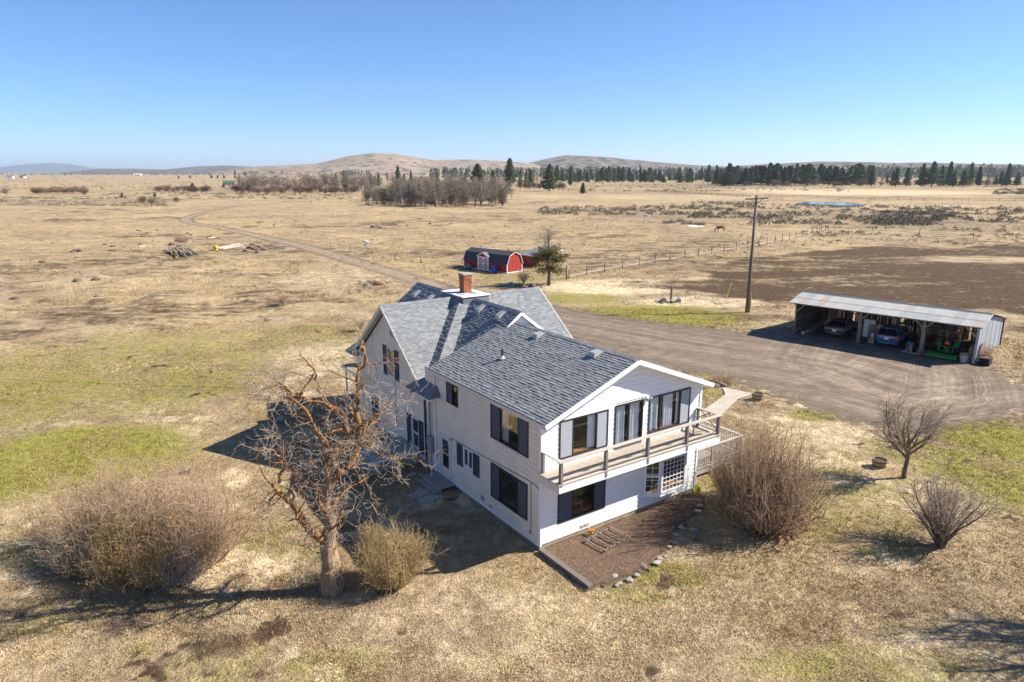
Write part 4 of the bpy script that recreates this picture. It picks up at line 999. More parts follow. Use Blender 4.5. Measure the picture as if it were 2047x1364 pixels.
# cellar bulkhead
cb = link('cellar_bulkhead', None, house); cb['label'] = 'low grey cellar bulkhead with flat lid against the shady wall'
part('box', MB().box(-2.75, -.0, 10.35, 12.5, -.1, .62), 'cellar_paint', cb); part('lid', MB().box(-2.83, -.0, 10.27, 12.58, .62, .69), 'cellar_paint', cb)
part('lid_lip', MB().box(-2.83, -.0, 10.24, 10.268, .56, .69), 'white_trim', cb)
# ================================================================== VEGETATION
mat('lichen_bark', (0.36, 0.175, 0.05), rough=0.95, col2=(0.12, 0.09, 0.068), scale=2.6, bump=0.9, bscale=14, spec=0.1, sharp=0.08)
mat('trunk_bark', (0.40, 0.285, 0.18), rough=0.95, col2=(0.13, 0.085, 0.055), scale=7, bump=1.0, bscale=12, spec=0.1, stretch=(1.6, 1.6, 0.35))
mat('pale_twig', (0.50, 0.42, 0.34), rough=0.9, col2=(0.30, 0.22, 0.15), scale=1.2, spec=0.1)
mat('straw_twig', (0.50, 0.38, 0.19), rough=0.9, col2=(0.33, 0.235, 0.11), scale=1.5, spec=0.1)
mat('grey_twig', (0.42, 0.345, 0.275), rough=0.9, col2=(0.23, 0.18, 0.135), scale=1.2, spec=0.1)
mat('pink_twig', (0.68, 0.52, 0.37), rough=0.9, col2=(0.44, 0.30, 0.18), scale=0.9, spec=0.1)
mat('olive_twig', (0.48, 0.34, 0.16), rough=0.9, col2=(0.26, 0.18, 0.09), scale=1.2, spec=0.1)
mat('rust_leaf', (0.44, 0.23, 0.06), rough=0.9, col2=(0.32, 0.17, 0.05), scale=5, spec=0.1)
mat('brown_twig', (0.46, 0.33, 0.215), rough=0.9, col2=(0.25, 0.17, 0.11), scale=1.2, spec=0.1)
mat('dark_bark', (0.13, 0.10, 0.08), rough=0.95, var=0.3, scale=5, bump=0.6)
mat('aspen_bark', (0.36, 0.33, 0.30), rough=0.9, col2=(0.2, 0.17, 0.15), scale=0.6)
mat('aspen_twig', (0.215, 0.18, 0.14), rough=0.95, var=0.25, scale=0.4, rnd=0.2)
mat('osier_twig', (0.20, 0.13, 0.10), rough=0.95, var=0.25, scale=0.4, rnd=0.25)
mat('pine_needles', (0.095, 0.122, 0.055), rough=0.9, var=0.35, scale=0.7, rnd=0.3, spec=0.1)
mat('sunny_needles', (0.17, 0.155, 0.05), rough=0.9, var=0.35, scale=0.9, rnd=0.2, spec=0.1)
mat('sage_leaf', (0.18, 0.155, 0.11), rough=0.95, var=0.35, scale=0.3)

def limbs_to_groups(limbs, k=12):
    P = np.stack([resample(l[0], k) for l in limbs]); Rr = np.stack([np.interp(np.linspace(0, 1, k), np.linspace(0, 1, len(l[1])), l[1]) for l in limbs])
    return P, Rr

# ---- the old lichen-covered tree in front of the shady wall
rng = np.random.default_rng(7)
TB = GP(663, 1180)
TRNG = TB.length
def TP(px, py, dep=0.0):
    """a point of the crown, given its bearing and how far behind (+) or before (-) the trunk it stands; tree-local"""
    u = (px - 1023.5) / FPX; v = (py - 682) / FPX; d = Vector((u, CP - v * SP, -SP - v * CP))
    t = (TB.y + dep) / d.y; return Vector((0, 0, CAM_H)) + d * t - TB
def jit(l, amt=0.05):
    return [p + Vector(rng.normal(size=3) * amt) for p in l]
L = []
def limb(pts, r0, r1, base=None):
    r0 *= .68; r1 *= .66
    p = [TP(*q) for q in pts]; L.append((jit(p, .03), np.linspace(r0, r1, 5)))
trunk = [(TP(664, 1190), .52), (TP(663, 1172), .38), (TP(660, 1135), .33), (TP(657, 1100), .30), (TP(655, 1074, .05), .25), (TP(663, 1045, .1), .18), (TP(649, 1008, .1), .165), (TP(655, 980, .1), .16), (TP(662, 957, .1), .165)]
limb([(662, 960, .1), (680, 943, .15), (700, 928, .3), (714, 900, .4), (722, 880, .5), (723, 845, .5), (719, 815, .5)], .23, .15)
limb([(719, 818, .5), (717, 790, .55), (717, 767, .6), (722, 748, .65), (736, 728, .7), (735, 705, .7), (731, 690, .7)], .14, .07)
limb([(716, 884, .45), (703, 868, .3), (697, 835, .1), (686, 815, 0), (668, 806, -.2), (640, 797, -.4), (618, 789, -.5), (598, 787, -.5)], .15, .09)
limb([(600, 787, -.5), (584, 781, -.6), (572, 772, -.7), (563, 758, -.7), (548, 765, -.8), (535, 772, -.8)], .09, .03)
limb([(604, 787, -.5), (613, 771, -.3), (628, 757, -.2), (632, 746, -.1), (622, 728, 0), (610, 712, 0)], .08, .025)
limb([(631, 748, -.1), (637, 770, .1), (640, 790, .2)], .05, .03)
limb([(660, 958, .1), (655, 930, 0), (655, 904, -.1), (650, 886, -.2), (638, 864, -.3), (630, 850, -.4), (612, 822, -.5), (592, 804, -.7), (560, 790, -.8)], .16, .04)
limb([(654, 900, -.1), (655, 872, .1), (660, 855, .2), (678, 857, .5), (694, 861, .8)], .09, .03)
limb([(656, 915, 0), (674, 897, -.4), (700, 886, -.8), (716, 882, -1.0)], .08, .03)
limb([(657, 1080, 0), (640, 1074, -.1), (626, 1066, -.2), (612, 1045, -.3), (600, 1025, -.4), (588, 1008, -.5), (572, 992, -.6), (558, 978, -.7), (554, 962, -.7)], .24, .10)
limb([(556, 966, -.7), (562, 945, -.8), (570, 930, -.9), (558, 915, -1.0), (556, 890, -1.0), (553, 880, -1.0)], .09, .03)
limb([(575, 994, -.6), (588, 965, -.3), (584, 935, -.2), (600, 905, 0), (596, 880, 0)], .08, .025)
limb([(657, 1040, .1), (672, 1005, .4), (690, 985, .8), (712, 968, 1.2), (735, 955, 1.5)], .10, .03)
limb([(655, 1000, .1), (632, 980, .5), (618, 960, .8), (600, 945, 1.2), (590, 930, 1.4)], .11, .03)
limb([(722, 870, .5), (740, 850, .8), (756, 835, 1.1), (770, 815, 1.3), (785, 800, 1.4)], .09, .025)
limb([(720, 855, .5), (735, 840, .2), (752, 842, -.2), (775, 848, -.5)], .07, .02)
limb([(718, 890, .4), (740, 900, 0), (760, 910, -.4), (785, 915, -.7), (803, 930, -.9)], .07, .02)
limb([(560, 912, -1), (545, 905, -1.2), (525, 905, -1.4), (505, 915, -1.6)], .06, .02)
limb([(626, 1066, -.2), (610, 1085, -.8), (595, 1095, -1.3)], .06, .03)
limb([(590, 804, -.7), (570, 800, -.5), (552, 795, -.3), (540, 780, 0)], .05, .02)
limb([(735, 726, .7), (750, 722, .9), (770, 715, 1.2), (790, 705, 1.3)], .05, .015)
limb([(656, 1030, .1), (640, 1015, -.8), (632, 990, -1.3), (640, 970, -1.6)], .09, .03)
limb([(657, 1060, .1), (670, 1050, -.6), (682, 1030, -1.1), (700, 1010, -1.4)], .08, .025)
P0, R0 = limbs_to_groups(L, 16)
P0 = P0 + np.cumsum(rng.normal(size=P0.shape) * 0.022, axis=1) * (np.arange(16)[None, :, None] > 0)
Pt = resample([q[0] for q in trunk], 14)[None]; Rt = np.interp(np.linspace(0, 1, 14), np.linspace(0, 1, len(trunk)), [q[1] for q in trunk])[None]
P1, R1 = spawn(rng, P0, R0, 190, .15, 1.0, (35, 85), (.5, 1.5), 7, .34, .06, .42, .3, rmax=.045)
P2, R2 = spawn(rng, np.concatenate([P1]), R1, 850, .15, 1.0, (30, 80), (.25, .8), 5, .34, .05, .55, .4, rmax=.016)
P3, R3 = spawn(rng, P2, np.maximum(R2, .008), 1900, .2, 1.0, (25, 75), (.12, .42), 4, .3, .03, .7, .6, rmax=.009)
P4, R4 = spawn(rng, P0, R0, 380, .1, 1.0, (40, 95), (.2, .6), 4, .3, .05, .2, .5, rmax=.013)
P5, R5 = spawn(rng, Pt, Rt, 90, .15, .9, (50, 100), (.3, .9), 5, .35, .03, .12, .4, rmax=.02)
P6, R6 = spawn(rng, np.concatenate([P5, P5]), np.concatenate([R5, R5]), 330, .2, 1., (30, 80), (.15, .45), 4, .3, .0, .6, .6, rmax=.009)
tree = thing('old_tree', 'gnarled leafless tree with orange lichen in front of the shady house wall', 'tree', TB)
v, f = join_tubes([(Pt, Rt, 14)])
# furrowed trunk
ang = np.arctan2(v[:, 1], v[:, 0]); flute = 1 + 0.13 * np.sin(ang * 5 + v[:, 2] * 1.5) + 0.06 * np.sin(ang * 11)
c0 = np.stack([np.interp(v[:, 2], Pt[0, :, 2], Pt[0, :, i]) for i in range(2)], 1)
v[:, :2] = c0 + (v[:, :2] - c0) * flute[:, None]
link('trunk', np_mesh('trunk', v, f, 4, 'trunk_bark', smooth=True), tree)
v, f = join_tubes([(P0, R0, 8)]); link('limbs', np_mesh('limbs', v, f, 4, 'lichen_bark', smooth=True), tree)
v, f = join_tubes([(P1, R1, 4)]); link('branches', np_mesh('branches', v, f, 4, 'lichen_bark', smooth=True), tree)
v, f = join_tubes([(P2, np.maximum(R2, .006), 3), (P3, np.maximum(R3, .0045), 3), (P4, np.maximum(R4, .005), 3), (P5, np.maximum(R5, .006), 3), (P6, np.maximum(R6, .0045), 3)])
link('twigs', np_mesh('twigs', v, f, 4, 'pale_twig'), tree)

# ---- shrubs: many arching stems from a common foot, twigs on top
def shrub_groups(rng, n, rx, ry, h, lean=0.9, foot=0.5, wander=.34, r=0.016, twn=4, twl=(.3, .8), k=7, droop=0.0, minh=.38):
    a = rng.uniform(0, 2 * math.pi, n); q = np.sqrt(rng.uniform(0, 1, n))
    base = np.stack([foot * rx * q * np.cos(a), foot * ry * q * np.sin(a), np.zeros(n) - .05], 1)
    tip = np.stack([rx * q * np.cos(a) * lean, ry * q * np.sin(a) * lean, h * (minh + (1 - minh) * np.sqrt(np.maximum(0, 1 - (q * .93) ** 2))) * rng.uniform(.72, 1.0, n)], 1)
    p1, p2, p3 = rng.uniform(0, 6.28, 3); lob = 1 + .2 * np.sin(3 * a + p1) + .16 * np.sin(5 * a + p2) + .1 * np.sin(9 * a + p3)
    tip = tip * np.stack([lob, lob, .55 + .45 * lob], 1) * rng.choice([1, 1, 1, 1.12, .8], n)[:, None]
    t = np.linspace(0, 1, k)[None, :, None]
    curve = base[:, None] * (1 - t) + tip[:, None] * t
    bow = np.stack([np.cos(a), np.sin(a), np.zeros(n)], 1)[:, None] * (np.sin(t * math.pi) * 0.12 * h) * q[:, None, None]
    P = curve + bow + np.cumsum(rng.normal(size=(n, k, 3)) * wander * h / k * .5, axis=1) * (t > 0)
    P[..., 2] -= droop * (t[..., 0] ** 3) * q[:, None] * h
    R_ = r * rng.uniform(.6, 1.3, n)[:, None] * np.linspace(1, .3, k)[None]
    Q, S = spawn(rng, P, R_, n * twn, .2, 1.0, (15, 65), twl, 5, .26, .03, .6, .5, rmax=.011)
    return (P, R_), (Q, np.maximum(S, .0045))
def shrub(name, label, loc, seed, n, rx, ry, h, m1, m2, group=None, rotz=0, fine=2, mfine=None, leaf=None, **kw):
    rg = np.random.default_rng(seed)
    A_, B_ = shrub_groups(rg, n, rx, ry, h, **kw)
    t = thing(name, label, 'shrub', loc, rotz, group)
    v, f = join_tubes([(A_[0], A_[1], 4)]); link('stems', np_mesh('stems', v, f, 4, m1, smooth=True), t)
    C_ = spawn(rg, B_[0], B_[1], n * fine * 3, .2, 1.0, (20, 70), (.15, .4), 4, .3, .02, .8, .6, rmax=.007)
    v, f = join_tubes([(B_[0], B_[1], 3), (C_[0], np.maximum(C_[1], .004), 3)]); link('twigs', np_mesh('twigs', v, f, 4, m2), t)
    if leaf:                                                          # clusters of old catkins and lichen
        m, cnt, patches = leaf
        idx = rg.integers(0, len(C_[0]), cnt * 4); p = C_[0][idx, -1]
        cen = C_[0][rg.integers(0, len(C_[0]), patches), -1]
        dmin = np.min(np.linalg.norm(p[:, None] - cen[None], axis=2), axis=1); p = p[np.argsort(dmin * rg.uniform(.5, 1.5, len(dmin)))[:cnt]]
        tri = p[:, None] + rg.normal(size=(len(p), 3, 3)) * .024
        link('seed_heads', np_mesh('seed_heads', tri.reshape(-1, 3), np.arange(len(p) * 3), 3, m), t)['kind'] = 'stuff'
    return t
LG = 'shrubs in the big thicket left of the old tree'
shrub('bare_shrub', 'spiky grey shrub at the near right foot of the big thicket', GP(350, 1160), 28, 160, 1.3, 1.1, 1.5, 'grey_twig', 'grey_twig', LG, twn=5)
shrub('bare_shrub', 'tall thin pinkish shrub in the middle back of the big thicket', GP(300, 1085), 29, 220, 1.8, 1.6, 3.2, 'brown_twig', 'pink_twig', LG, twn=5, twl=(.4, 1.0), leaf=('rust_leaf', 900, 3))
shrub('bare_shrub', 'tall pinkish twiggy shrub at the back left of the big thicket', GP(205, 1090), 21, 300, 2.7, 2.2, 3.1, 'olive_twig', 'pink_twig', LG, twn=5, twl=(.4, 1.0))
shrub('bare_shrub', 'wide olive and orange shrub in the middle front of the big thicket', GP(300, 1150), 22, 300, 2.3, 1.8, 2.3, 'olive_twig', 'olive_twig', LG, twn=5, twl=(.4, .9), leaf=('rust_leaf', 2200, 4))
shrub('bare_shrub', 'tall orange-tipped shrub at the right of the big thicket', GP(385, 1120), 23, 300, 2.2, 1.9, 3.6, 'brown_twig', 'pink_twig', LG, twn=5, twl=(.4, 1.0), leaf=('rust_leaf', 2400, 5))
shrub('bare_shrub', 'low grey brushy shrub at the left foot of the big thicket', GP(175, 1135), 24, 200, 1.7, 1.4, 1.7, 'olive_twig', 'grey_twig', LG, twn=4, leaf=('rust_leaf', 500, 2))
shrub('straw_shrub', 'dense straw-coloured fountain-shaped shrub right of the old tree trunk', GP(783, 1168), 25, 620, 1.35, 1.2, 2.15, 'straw_twig', 'straw_twig', None, twn=3, twl=(.2, .5), foot=.3, wander=.07, r=.012, minh=.5)
shrub('brown_shrub', 'large dense brown shrub at the front right corner of the house', GP(1525, 1052), 26, 380, 2.1, 2.0, 4.0, 'brown_twig', 'brown_twig', None, twn=7, twl=(.5, 1.3), foot=.34, r=.03, minh=.2, wander=.4, leaf=('rust_leaf', 500, 4))
shrub('brown_shrub', 'smaller leaning brown shrub beside the lower deck railing', GP(1478, 1000), 27, 240, 1.5, 1.3, 2.6, 'brown_twig', 'brown_twig', None, twn=4, foot=.25)

# ---- two small ornamental trees on the right
def bare_tree(name, label, loc, seed, trunk_pts, forks, m_bark, m_twig, n2, n3, l2, l3, group=None, up=.12, fork_k=8):
    rg = np.random.default_rng(seed); t = thing(name, label, 'tree', loc, 0, group)
    L_ = [(fk[0], np.linspace(fk[1], fk[2], 5)) for fk in forks]
    P, Rr = limbs_to_groups(L_, fork_k); P = P + rg.normal(size=P.shape) * .02 * (np.arange(fork_k)[None, :, None] > 0)
    Q1, S1 = spawn(rg, P, Rr, n2, .2, 1, (20, 55), l2, 6, .18, up, .5, .3, rmax=.02)
    Q2, S2 = spawn(rg, Q1, S1, n3, .15, 1, (20, 60), l3, 4, .22, up * .5, .6, .6, rmax=.009)
    tp = np.stack([p for p, r in trunk_pts]); tr = [r for p, r in trunk_pts]
    Pt = resample(tp, 8)[None]; Rt = np.interp(np.linspace(0, 1, 8), np.linspace(0, 1, len(tr)), tr)[None]
    v, f = join_tubes([(Pt, Rt, 9)]); link('trunk', np_mesh('trunk', v, f, 4, m_bark, smooth=True), t)
    v, f = join_tubes([(P, Rr, 6)]); link('limbs', np_mesh('limbs', v, f, 4, m_bark, smooth=True), t)
    v, f = join_tubes([(Q1, np.maximum(S1, .008), 3), (Q2, np.maximum(S2, .006), 3)]); link('twigs', np_mesh('twigs', v, f, 4, m_twig), t)
    return t
def V3(*a): return np.array(a, float)
rg = np.random.default_rng(3)
forks = []
for i in range(13):
    a = rg.uniform(0, 2 * math.pi); z0 = rg.uniform(1.0, 1.9); o = rg.uniform(.7, 1.5); h = rg.uniform(2.6, 4.2) - o * .35
    forks.append(([V3(0, 0, z0 * .95), V3(math.cos(a) * o * .45, math.sin(a) * o * .45, z0 + .45), V3(math.cos(a) * o * .85, math.sin(a) * o * .85, (z0 + h) / 2 + .25), V3(math.cos(a) * o, math.sin(a) * o, h)], rg.uniform(.045, .07), .014))
bare_tree('small_tree', 'small bare tree with upright branches beside the half barrel on the lawn', GP(1806, 957), 31, [(V3(.03, 0, -.1), .13), (V3(0, 0, .3), .1), (V3(.06, 0, 1.0), .095), (V3(.02, .02, 2.0), .06)], forks, 'dark_bark', 'grey_twig', 220, 1500, (.4, 1.1), (.2, .6))
off = copy_tree(bpy.data.objects['small_tree'], (23.2, 18.4, 0), 2.1, 1.9, 'leafless tree just beyond the lower right corner of the lawn')
forks = []
for i in range(26):
    a = rg.uniform(0, 2 * math.pi); o = rg.uniform(.4, 1.75); h = rg.uniform(1.7, 2.9) - o * .3
    forks.append(([V3(.08 * math.cos(a), .12 * math.sin(a), -.05), V3(math.cos(a) * o * .3, math.sin(a) * o * .3, h * .33), V3(math.cos(a) * o * .72, math.sin(a) * o * .72, h * .7), V3(math.cos(a) * o, math.sin(a) * o, h)], rg.uniform(.03, .06), .012))
bare_tree('spreading_bush', 'spreading leafless bush with many curved stems at the lower right lawn', GP(1880, 1092), 32, [(V3(0, 0, -.1), .2), (V3(0, 0, .06), .16), (V3(0, 0, .14), .08)], forks, 'dark_bark', 'grey_twig', 340, 2000, (.4, 1.0), (.15, .5))
forks = []
for i in range(14):
    a = rg.uniform(0, 2 * math.pi); o = rg.uniform(.3, .8); h = rg.uniform(.6, 1.3)
    forks.append(([V3(0, 0, 0), V3(math.cos(a) * o * .4, math.sin(a) * o * .4, h * .5), V3(math.cos(a) * o, math.sin(a) * o, h)], .025, .008))
wisp = bare_tree('wispy_sapling', 'wispy pink leafless sapling at the far edge of the lawn', GP(568, 612), 33, [(V3(0, 0, -.1), .06), (V3(0, 0, .2), .04)], forks, 'grey_twig', 'pink_twig', 160, 600, (.3, .8), (.15, .4))
for px, py, s, l in ((1047, 568, 1.0, 'small bare bush in front of the red barn'), (722, 660, .8, 'small bare bush on the lawn behind the house'), (1560, 610, .5, 'small weed bush left of the carport')):
    if l.startswith('small weed'): continue
    copy_tree(wisp, GP(px, py), 1.3 * s, s * 1.1, l)
copy_tree(wisp, GP(1963, 722), .7, .95, 'leafless weedy bush against the carport end wall')

# ---- yard pine with a dead top
yp = thing('yard_pine', 'half-dead pine with green lower boughs near the red barn', 'tree', GP(1097, 571))
rg = np.random.default_rng(12)
Pt = resample([(0, 0, -.1), (.05, 0, 2), (-.05, .05, 4.5), (-.1, 0, 7.2)], 10)[None]; Rt = np.linspace(.27, .025, 10)[None]
v, f = join_tubes([(Pt, Rt, 8)]); link('trunk', np_mesh('trunk', v, f, 4, 'dark_bark', smooth=True), yp)
Q1, S1 = spawn(rg, Pt, Rt, 46, .28, .62, (60, 100), (1.4, 2.9), 6, .12, -.02, .35, .3, rmax=.06)
D1, E1 = spawn(rg, Pt, Rt, 70, .55, 1.0, (40, 85), (.6, 1.7), 6, .2, .08, .35, .3, rmax=.035); D2, E2 = spawn(rg, D1, E1, 520, .2, 1, (20, 60), (.2, .6), 4, .25, .05, .6, .5, rmax=.012)
v, f = join_tubes([(Q1, S1, 4), (D1, E1, 3), (D2, np.maximum(E2, .01), 3)]); link('branches', np_mesh('branches', v, f, 4, 'aspen_bark'), yp)
NF = 5200; idx = rg.integers(0, len(Q1), NF); tt = rg.integers(1, 6, NF); c = Q1[idx, tt] + rg.normal(size=(NF, 3)) * (.22, .22, .14); tri = c[:, None] + rg.normal(size=(NF, 3, 3)) * (.11, .11, .07)
link('foliage', np_mesh('foliage', tri.reshape(-1, 3), np.arange(NF * 3), 3, 'sunny_needles'), yp)

# ---- far trees -----------------------------------------------------------
def conifer(seed, h, rad, m, base=.12, dens=520):
    rg = np.random.default_rng(seed); me = []
    t = thing('pine_tree', '', 'tree')
    Pt = np.array([[(0, 0, -.5), (0, 0, h * .5), (0, 0, h * .97)]], float); v, f = join_tubes([(Pt, np.array([[.028 * h, .018 * h, .004 * h]]), 5)])
    link('trunk', np_mesh('trunk', v, f, 4, 'dark_bark'), t)
    n = dens; z = base + (1 - base) * rg.uniform(0, 1, n) ** 1.15
    prof = np.minimum(1, (1.03 - z) / (1.03 - base) * 1.35) ** .85 * (.72 + .28 * np.sin(z * 37 + rg.uniform(0, 6)))
    a = rg.uniform(0, 2 * math.pi, n); rr = 1.45 * rad * prof * np.sqrt(rg.uniform(.08, 1, n)) * (1 + .25 * np.sin(a * 3 + seed))
    c = np.stack([rr * np.cos(a), rr * np.sin(a), z * h - rr * .18], 1)
    out = np.stack([np.cos(a), np.sin(a), -.35 * np.ones(n)], 1); tang = np.stack([-np.sin(a), np.cos(a), np.zeros(n)], 1)
    s = h * .062 * rg.uniform(.6, 1.4, n)[:, None]
    q = np.stack([c - out * s + tang * s * .55, c - out * s - tang * s * .55, c + out * s * 1.2 + rg.normal(size=(n, 3)) * s * .25], 1)
    up = np.stack([c - tang * s * .8, c + tang * s * .8, c + np.stack([np.zeros(n), np.zeros(n), np.ones(n)], 1) * s * 1.3 + out * s * .4], 1)
    tri = np.concatenate([q, up]); link('crown', np_mesh('crown', tri.reshape(-1, 3), np.arange(len(tri) * 3), 3, m), t)
    return t
def aspen(seed, h, rad, mb_, mt, n1=34, n2=240, n3=700, name='bare_tree', thick=.09):
    rg = np.random.default_rng(seed); t = thing(name, '', 'tree')
    stems = [resample([(0, 0, -.3), rg.normal(size=3) * (.03, .03, 0) * h + (0, 0, h * .4), rg.normal(size=3) * (.06, .06, 0) * h + (0, 0, h * .95)], 7)]
    for _ in range(2): d = rg.normal(size=2) * .1 * h; stems.append(resample([(d[0] * .2, d[1] * .2, -.3), (d[0] * .7, d[1] * .7, h * .4), (d[0] * 1.4, d[1] * 1.4, h * rg.uniform(.7, .95))], 7))
    P = np.stack(stems); Rr = np.linspace(thick, .02, 7)[None] * np.array([1, .7, .6])[:, None]
    Q1, S1 = spawn(rg, P, Rr, n1, .22, 1, (25, 60), (rad * .6, rad * 1.3), 5, .15, .12, .5, .4, rmax=.05, lenfall=.5)
    Q2, S2 = spawn(rg, Q1, S1, n2, .15, 1, (20, 60), (rad * .2, rad * .6), 4, .2, .1, .6, .5); Q3, S3 = spawn(rg, Q2, S2, n3, .2, 1, (20, 60), (rad * .12, rad * .3), 3, .2, .05, .6, .6)
    v, f = join_tubes([(P, Rr, 5)]); link('trunk', np_mesh('trunk', v, f, 4, mb_), t)
    v, f = join_tubes([(Q1, np.maximum(S1, .025), 3), (Q2, np.maximum(S2, .018), 3), (Q3, np.maximum(S3, .014), 3)]); link('crown', np_mesh('crown', v, f, 4, mt), t)
    return t
def scatter(protos, spots, group, label, seed, used):
    rg = random.Random(seed)
    for (px, py, h, wid) in spots:
        i = rg.randrange(len(protos)); pr, ph = protos[i]
        o = G(px, py); o.z = gz(o.x, o.y)
        s = h / ph; sc = (s * wid, s * wid, s)
        if not used[i]:
            used[i] = True; c = pr; c.location = o; c.scale = sc; c.rotation_euler = (0, 0, rg.uniform(0, 6.28)); c['label'] = label
        else: c = copy_tree(pr, o, rg.uniform(0, 6.28), sc, label)
        c['group'] = group
def tree_h(px, yb, yt):
    o = G(px, yb); v = (yt - 682) / FPX; return CAM_H + o.y * (-SP - v * CP) / (CP - v * SP)
cons = [(conifer(1, 20, 4.0, 'pine_needles'), 20), (conifer(2, 20, 3.2, 'pine_needles', .08), 20), (conifer(3, 20, 4.6, 'pine_needles', .16), 20), (conifer(4, 20, 2.7, 'pine_needles', .1), 20)]
cu = [False] * 4
rg = random.Random(99)
belt = [(x, 369 + rg.uniform(-4.5, 3), tree_h(x, 369, rg.choice([rg.uniform(328, 340), rg.uniform(334, 352)])), rg.uniform(1.0, 1.8)) for x in [1432 + i * 3.3 + rg.uniform(-4, 4) for i in range(104)] if not (1742 < x < 1770)]
belt += [(x, 372 + rg.uniform(-1, 1.5), tree_h(x, 372, y), w) for x, y, w in ((1783, 344, 1.1), (1790, 338, 1.2), (1812, 336, 1.4), (1842, 330, 1.1), (1862, 326, 1.2), (1880, 332, 1.0), (1896, 325, 1.1), (1905, 342, 1.3), (1925, 340, 1.2), (1938, 328, 1.1), (1955, 336, 1.1), (1568, 350, 1.4), (1690, 348, 1.3), (2012, 330, 1.1), (2000, 345, 1.0), (2032, 346, 1.2), (1990, 352, .9))]
scatter(cons, belt, 'dark pines of the right-hand belt', 'dark green pine in the long belt on the right horizon', 1, cu)
mid = [(x, 362 + rg.uniform(-2, 4), tree_h(x, 364, rg.uniform(332, 353)), rg.uniform(1.0, 1.8)) for x in [1118 + i * 4.6 + rg.uniform(-6, 6) for i in range(68)]]
scatter(cons, mid, 'pines behind the middle pasture', 'dark green pine behind the middle pasture below the scrub hill', 2, cu)
lm = [(x, yb, tree_h(x, yb, yt), w) for x, yb, yt, w in ((672, 372, 348, 1.1), (688, 371, 344, 1.0), (742, 370, 348, .9), (750, 372, 352, .9), (757, 372, 346, 1.0), (796, 370, 333, 1.1), (808, 370, 348, 1.2), (822, 371, 343, 1.0), (862, 372, 350, 1.0), (875, 372, 345, 1.0), (930, 371, 348, 1.0), (985, 372, 343, 1.0), (1040, 370, 344, .9), (1052, 371, 342, .9), (1060, 370, 340, .9), (1140, 372, 335, .8), (735, 350, 337, .9), (750, 349, 338, 1.1), (767, 349, 338, 1.0), (700, 352, 342, 1.0))]
scatter(cons, lm, 'pines among the bare thickets', 'dark pine standing among the bare thickets at mid distance', 3, cu)
# the few big or lone pines that stand out
big = [(conifer(11, 20, 4.4, 'pine_needles', .1, 800), 20)]; bu = [False]
for px, yb, yt, w, lab in ((1019, 372, 320, 1.1, 'tallest pine, standing right of the bare grove'), (955, 386, 329, 1.3, 'broad sunlit pine rising behind the bare grove'), (1098, 382, 331, 1.35, 'bushy twin-topped pine right of the bare grove'), (1165, 388, 366, 1.2, 'lone small pine in the sage below the pine row'),
                           (386, 384, 366, 1.6, 'rounded dark pine left of the bend in the road'), (447, 376, 367, 1.3, 'small round pine at the left edge of the grey thicket'), (244, 396, 386, 1.2, 'small yellowish pine in the left pasture'), (310, 395, 385, 1.2, 'small pine in the left pasture nearer the rounded pine')):
    scatter(big, [(px, yb, tree_h(px, yb, yt), w)], 'lone pines', lab, px, bu)
for px in (357, 380, 423, 435, 448, 470): scatter(cons, [(px, 357, tree_h(px, 357, 350.5), 1.7)], 'round pines far out on the left plain', 'tiny round pine far out on the left plain', px, cu)
scatter(cons, [(470, 351, tree_h(470, 351, 340), 1.0), (488, 351, tree_h(488, 351, 342), 1.2), (492, 351, tree_h(492, 351, 343), 1.2)], 'trees by the far farm', 'tiny dark tree beside a farm on the left skyline', 5, cu)
asp = [(aspen(51, 9, 2.2, 'aspen_bark', 'aspen_twig'), 9), (aspen(52, 9, 2.8, 'dark_bark', 'aspen_twig'), 9), (aspen(53, 9, 1.8, 'aspen_bark', 'aspen_twig'), 9)]
au = [False] * 3
grove = []
for i in range(150):
    x = rg.uniform(732, 1024); yb = 417 - abs(x - 870) * .035 - rg.uniform(0, 26); top = rg.uniform(352, 372) + (12 if x < 790 else 0) + abs(x - 880) * .02
    grove.append((x, yb, max(3.5, min(11.5, tree_h(x, yb, top))), rg.uniform(1.3, 2.1)))
scatter(asp, grove, 'bare trees of the middle grove', 'grey leafless tree in the dense grove beyond the pasture', 6, au)
gr2 = [(x, rg.uniform(376, 386), rg.uniform(8, 15), rg.uniform(1.3, 2.0)) for x in [478 + i * 4.4 + rg.uniform(-3, 3) for i in range(64)]]
scatter([(aspen(63, 4, 2.4, 'aspen_twig', 'aspen_twig', 60, 300, 600, 'grove_bush', .05), 4)], [(rg.uniform(735, 1022), 415 - rg.uniform(0, 20), rg.uniform(2.5, 4.5), rg.uniform(1.2, 1.8)) for _ in range(46)], 'bushes inside the middle grove', 'low grey bush at the foot of the middle grove', 16, [False])
scatter(asp, gr2, 'bare trees of the far thicket', 'pale leafless tree in the long thicket left of the grove', 7, au)
gr3 = [(x, rg.uniform(366, 372), rg.uniform(9, 15), rg.uniform(1, 1.4)) for x in [700 + i * 11 + rg.uniform(-4, 4) for i in range(36)]] + [(x, 370, 13, 1.5) for x in (1738, 1750, 1762, 1975, 1985)]
scatter(asp, gr3, 'bare trees between the far pines', 'pale leafless tree standing between the far pines', 8, au)
osr = [(aspen(61, 4, 2.4, 'osier_twig', 'osier_twig', 60, 300, 600, 'osier_bush', .05), 4), (aspen(62, 4, 2.8, 'osier_twig', 'osier_twig', 60, 300, 600, 'osier_bush', .05), 4)]
ou = [False] * 2
for p, _ in osr: p['category'] = 'bush'
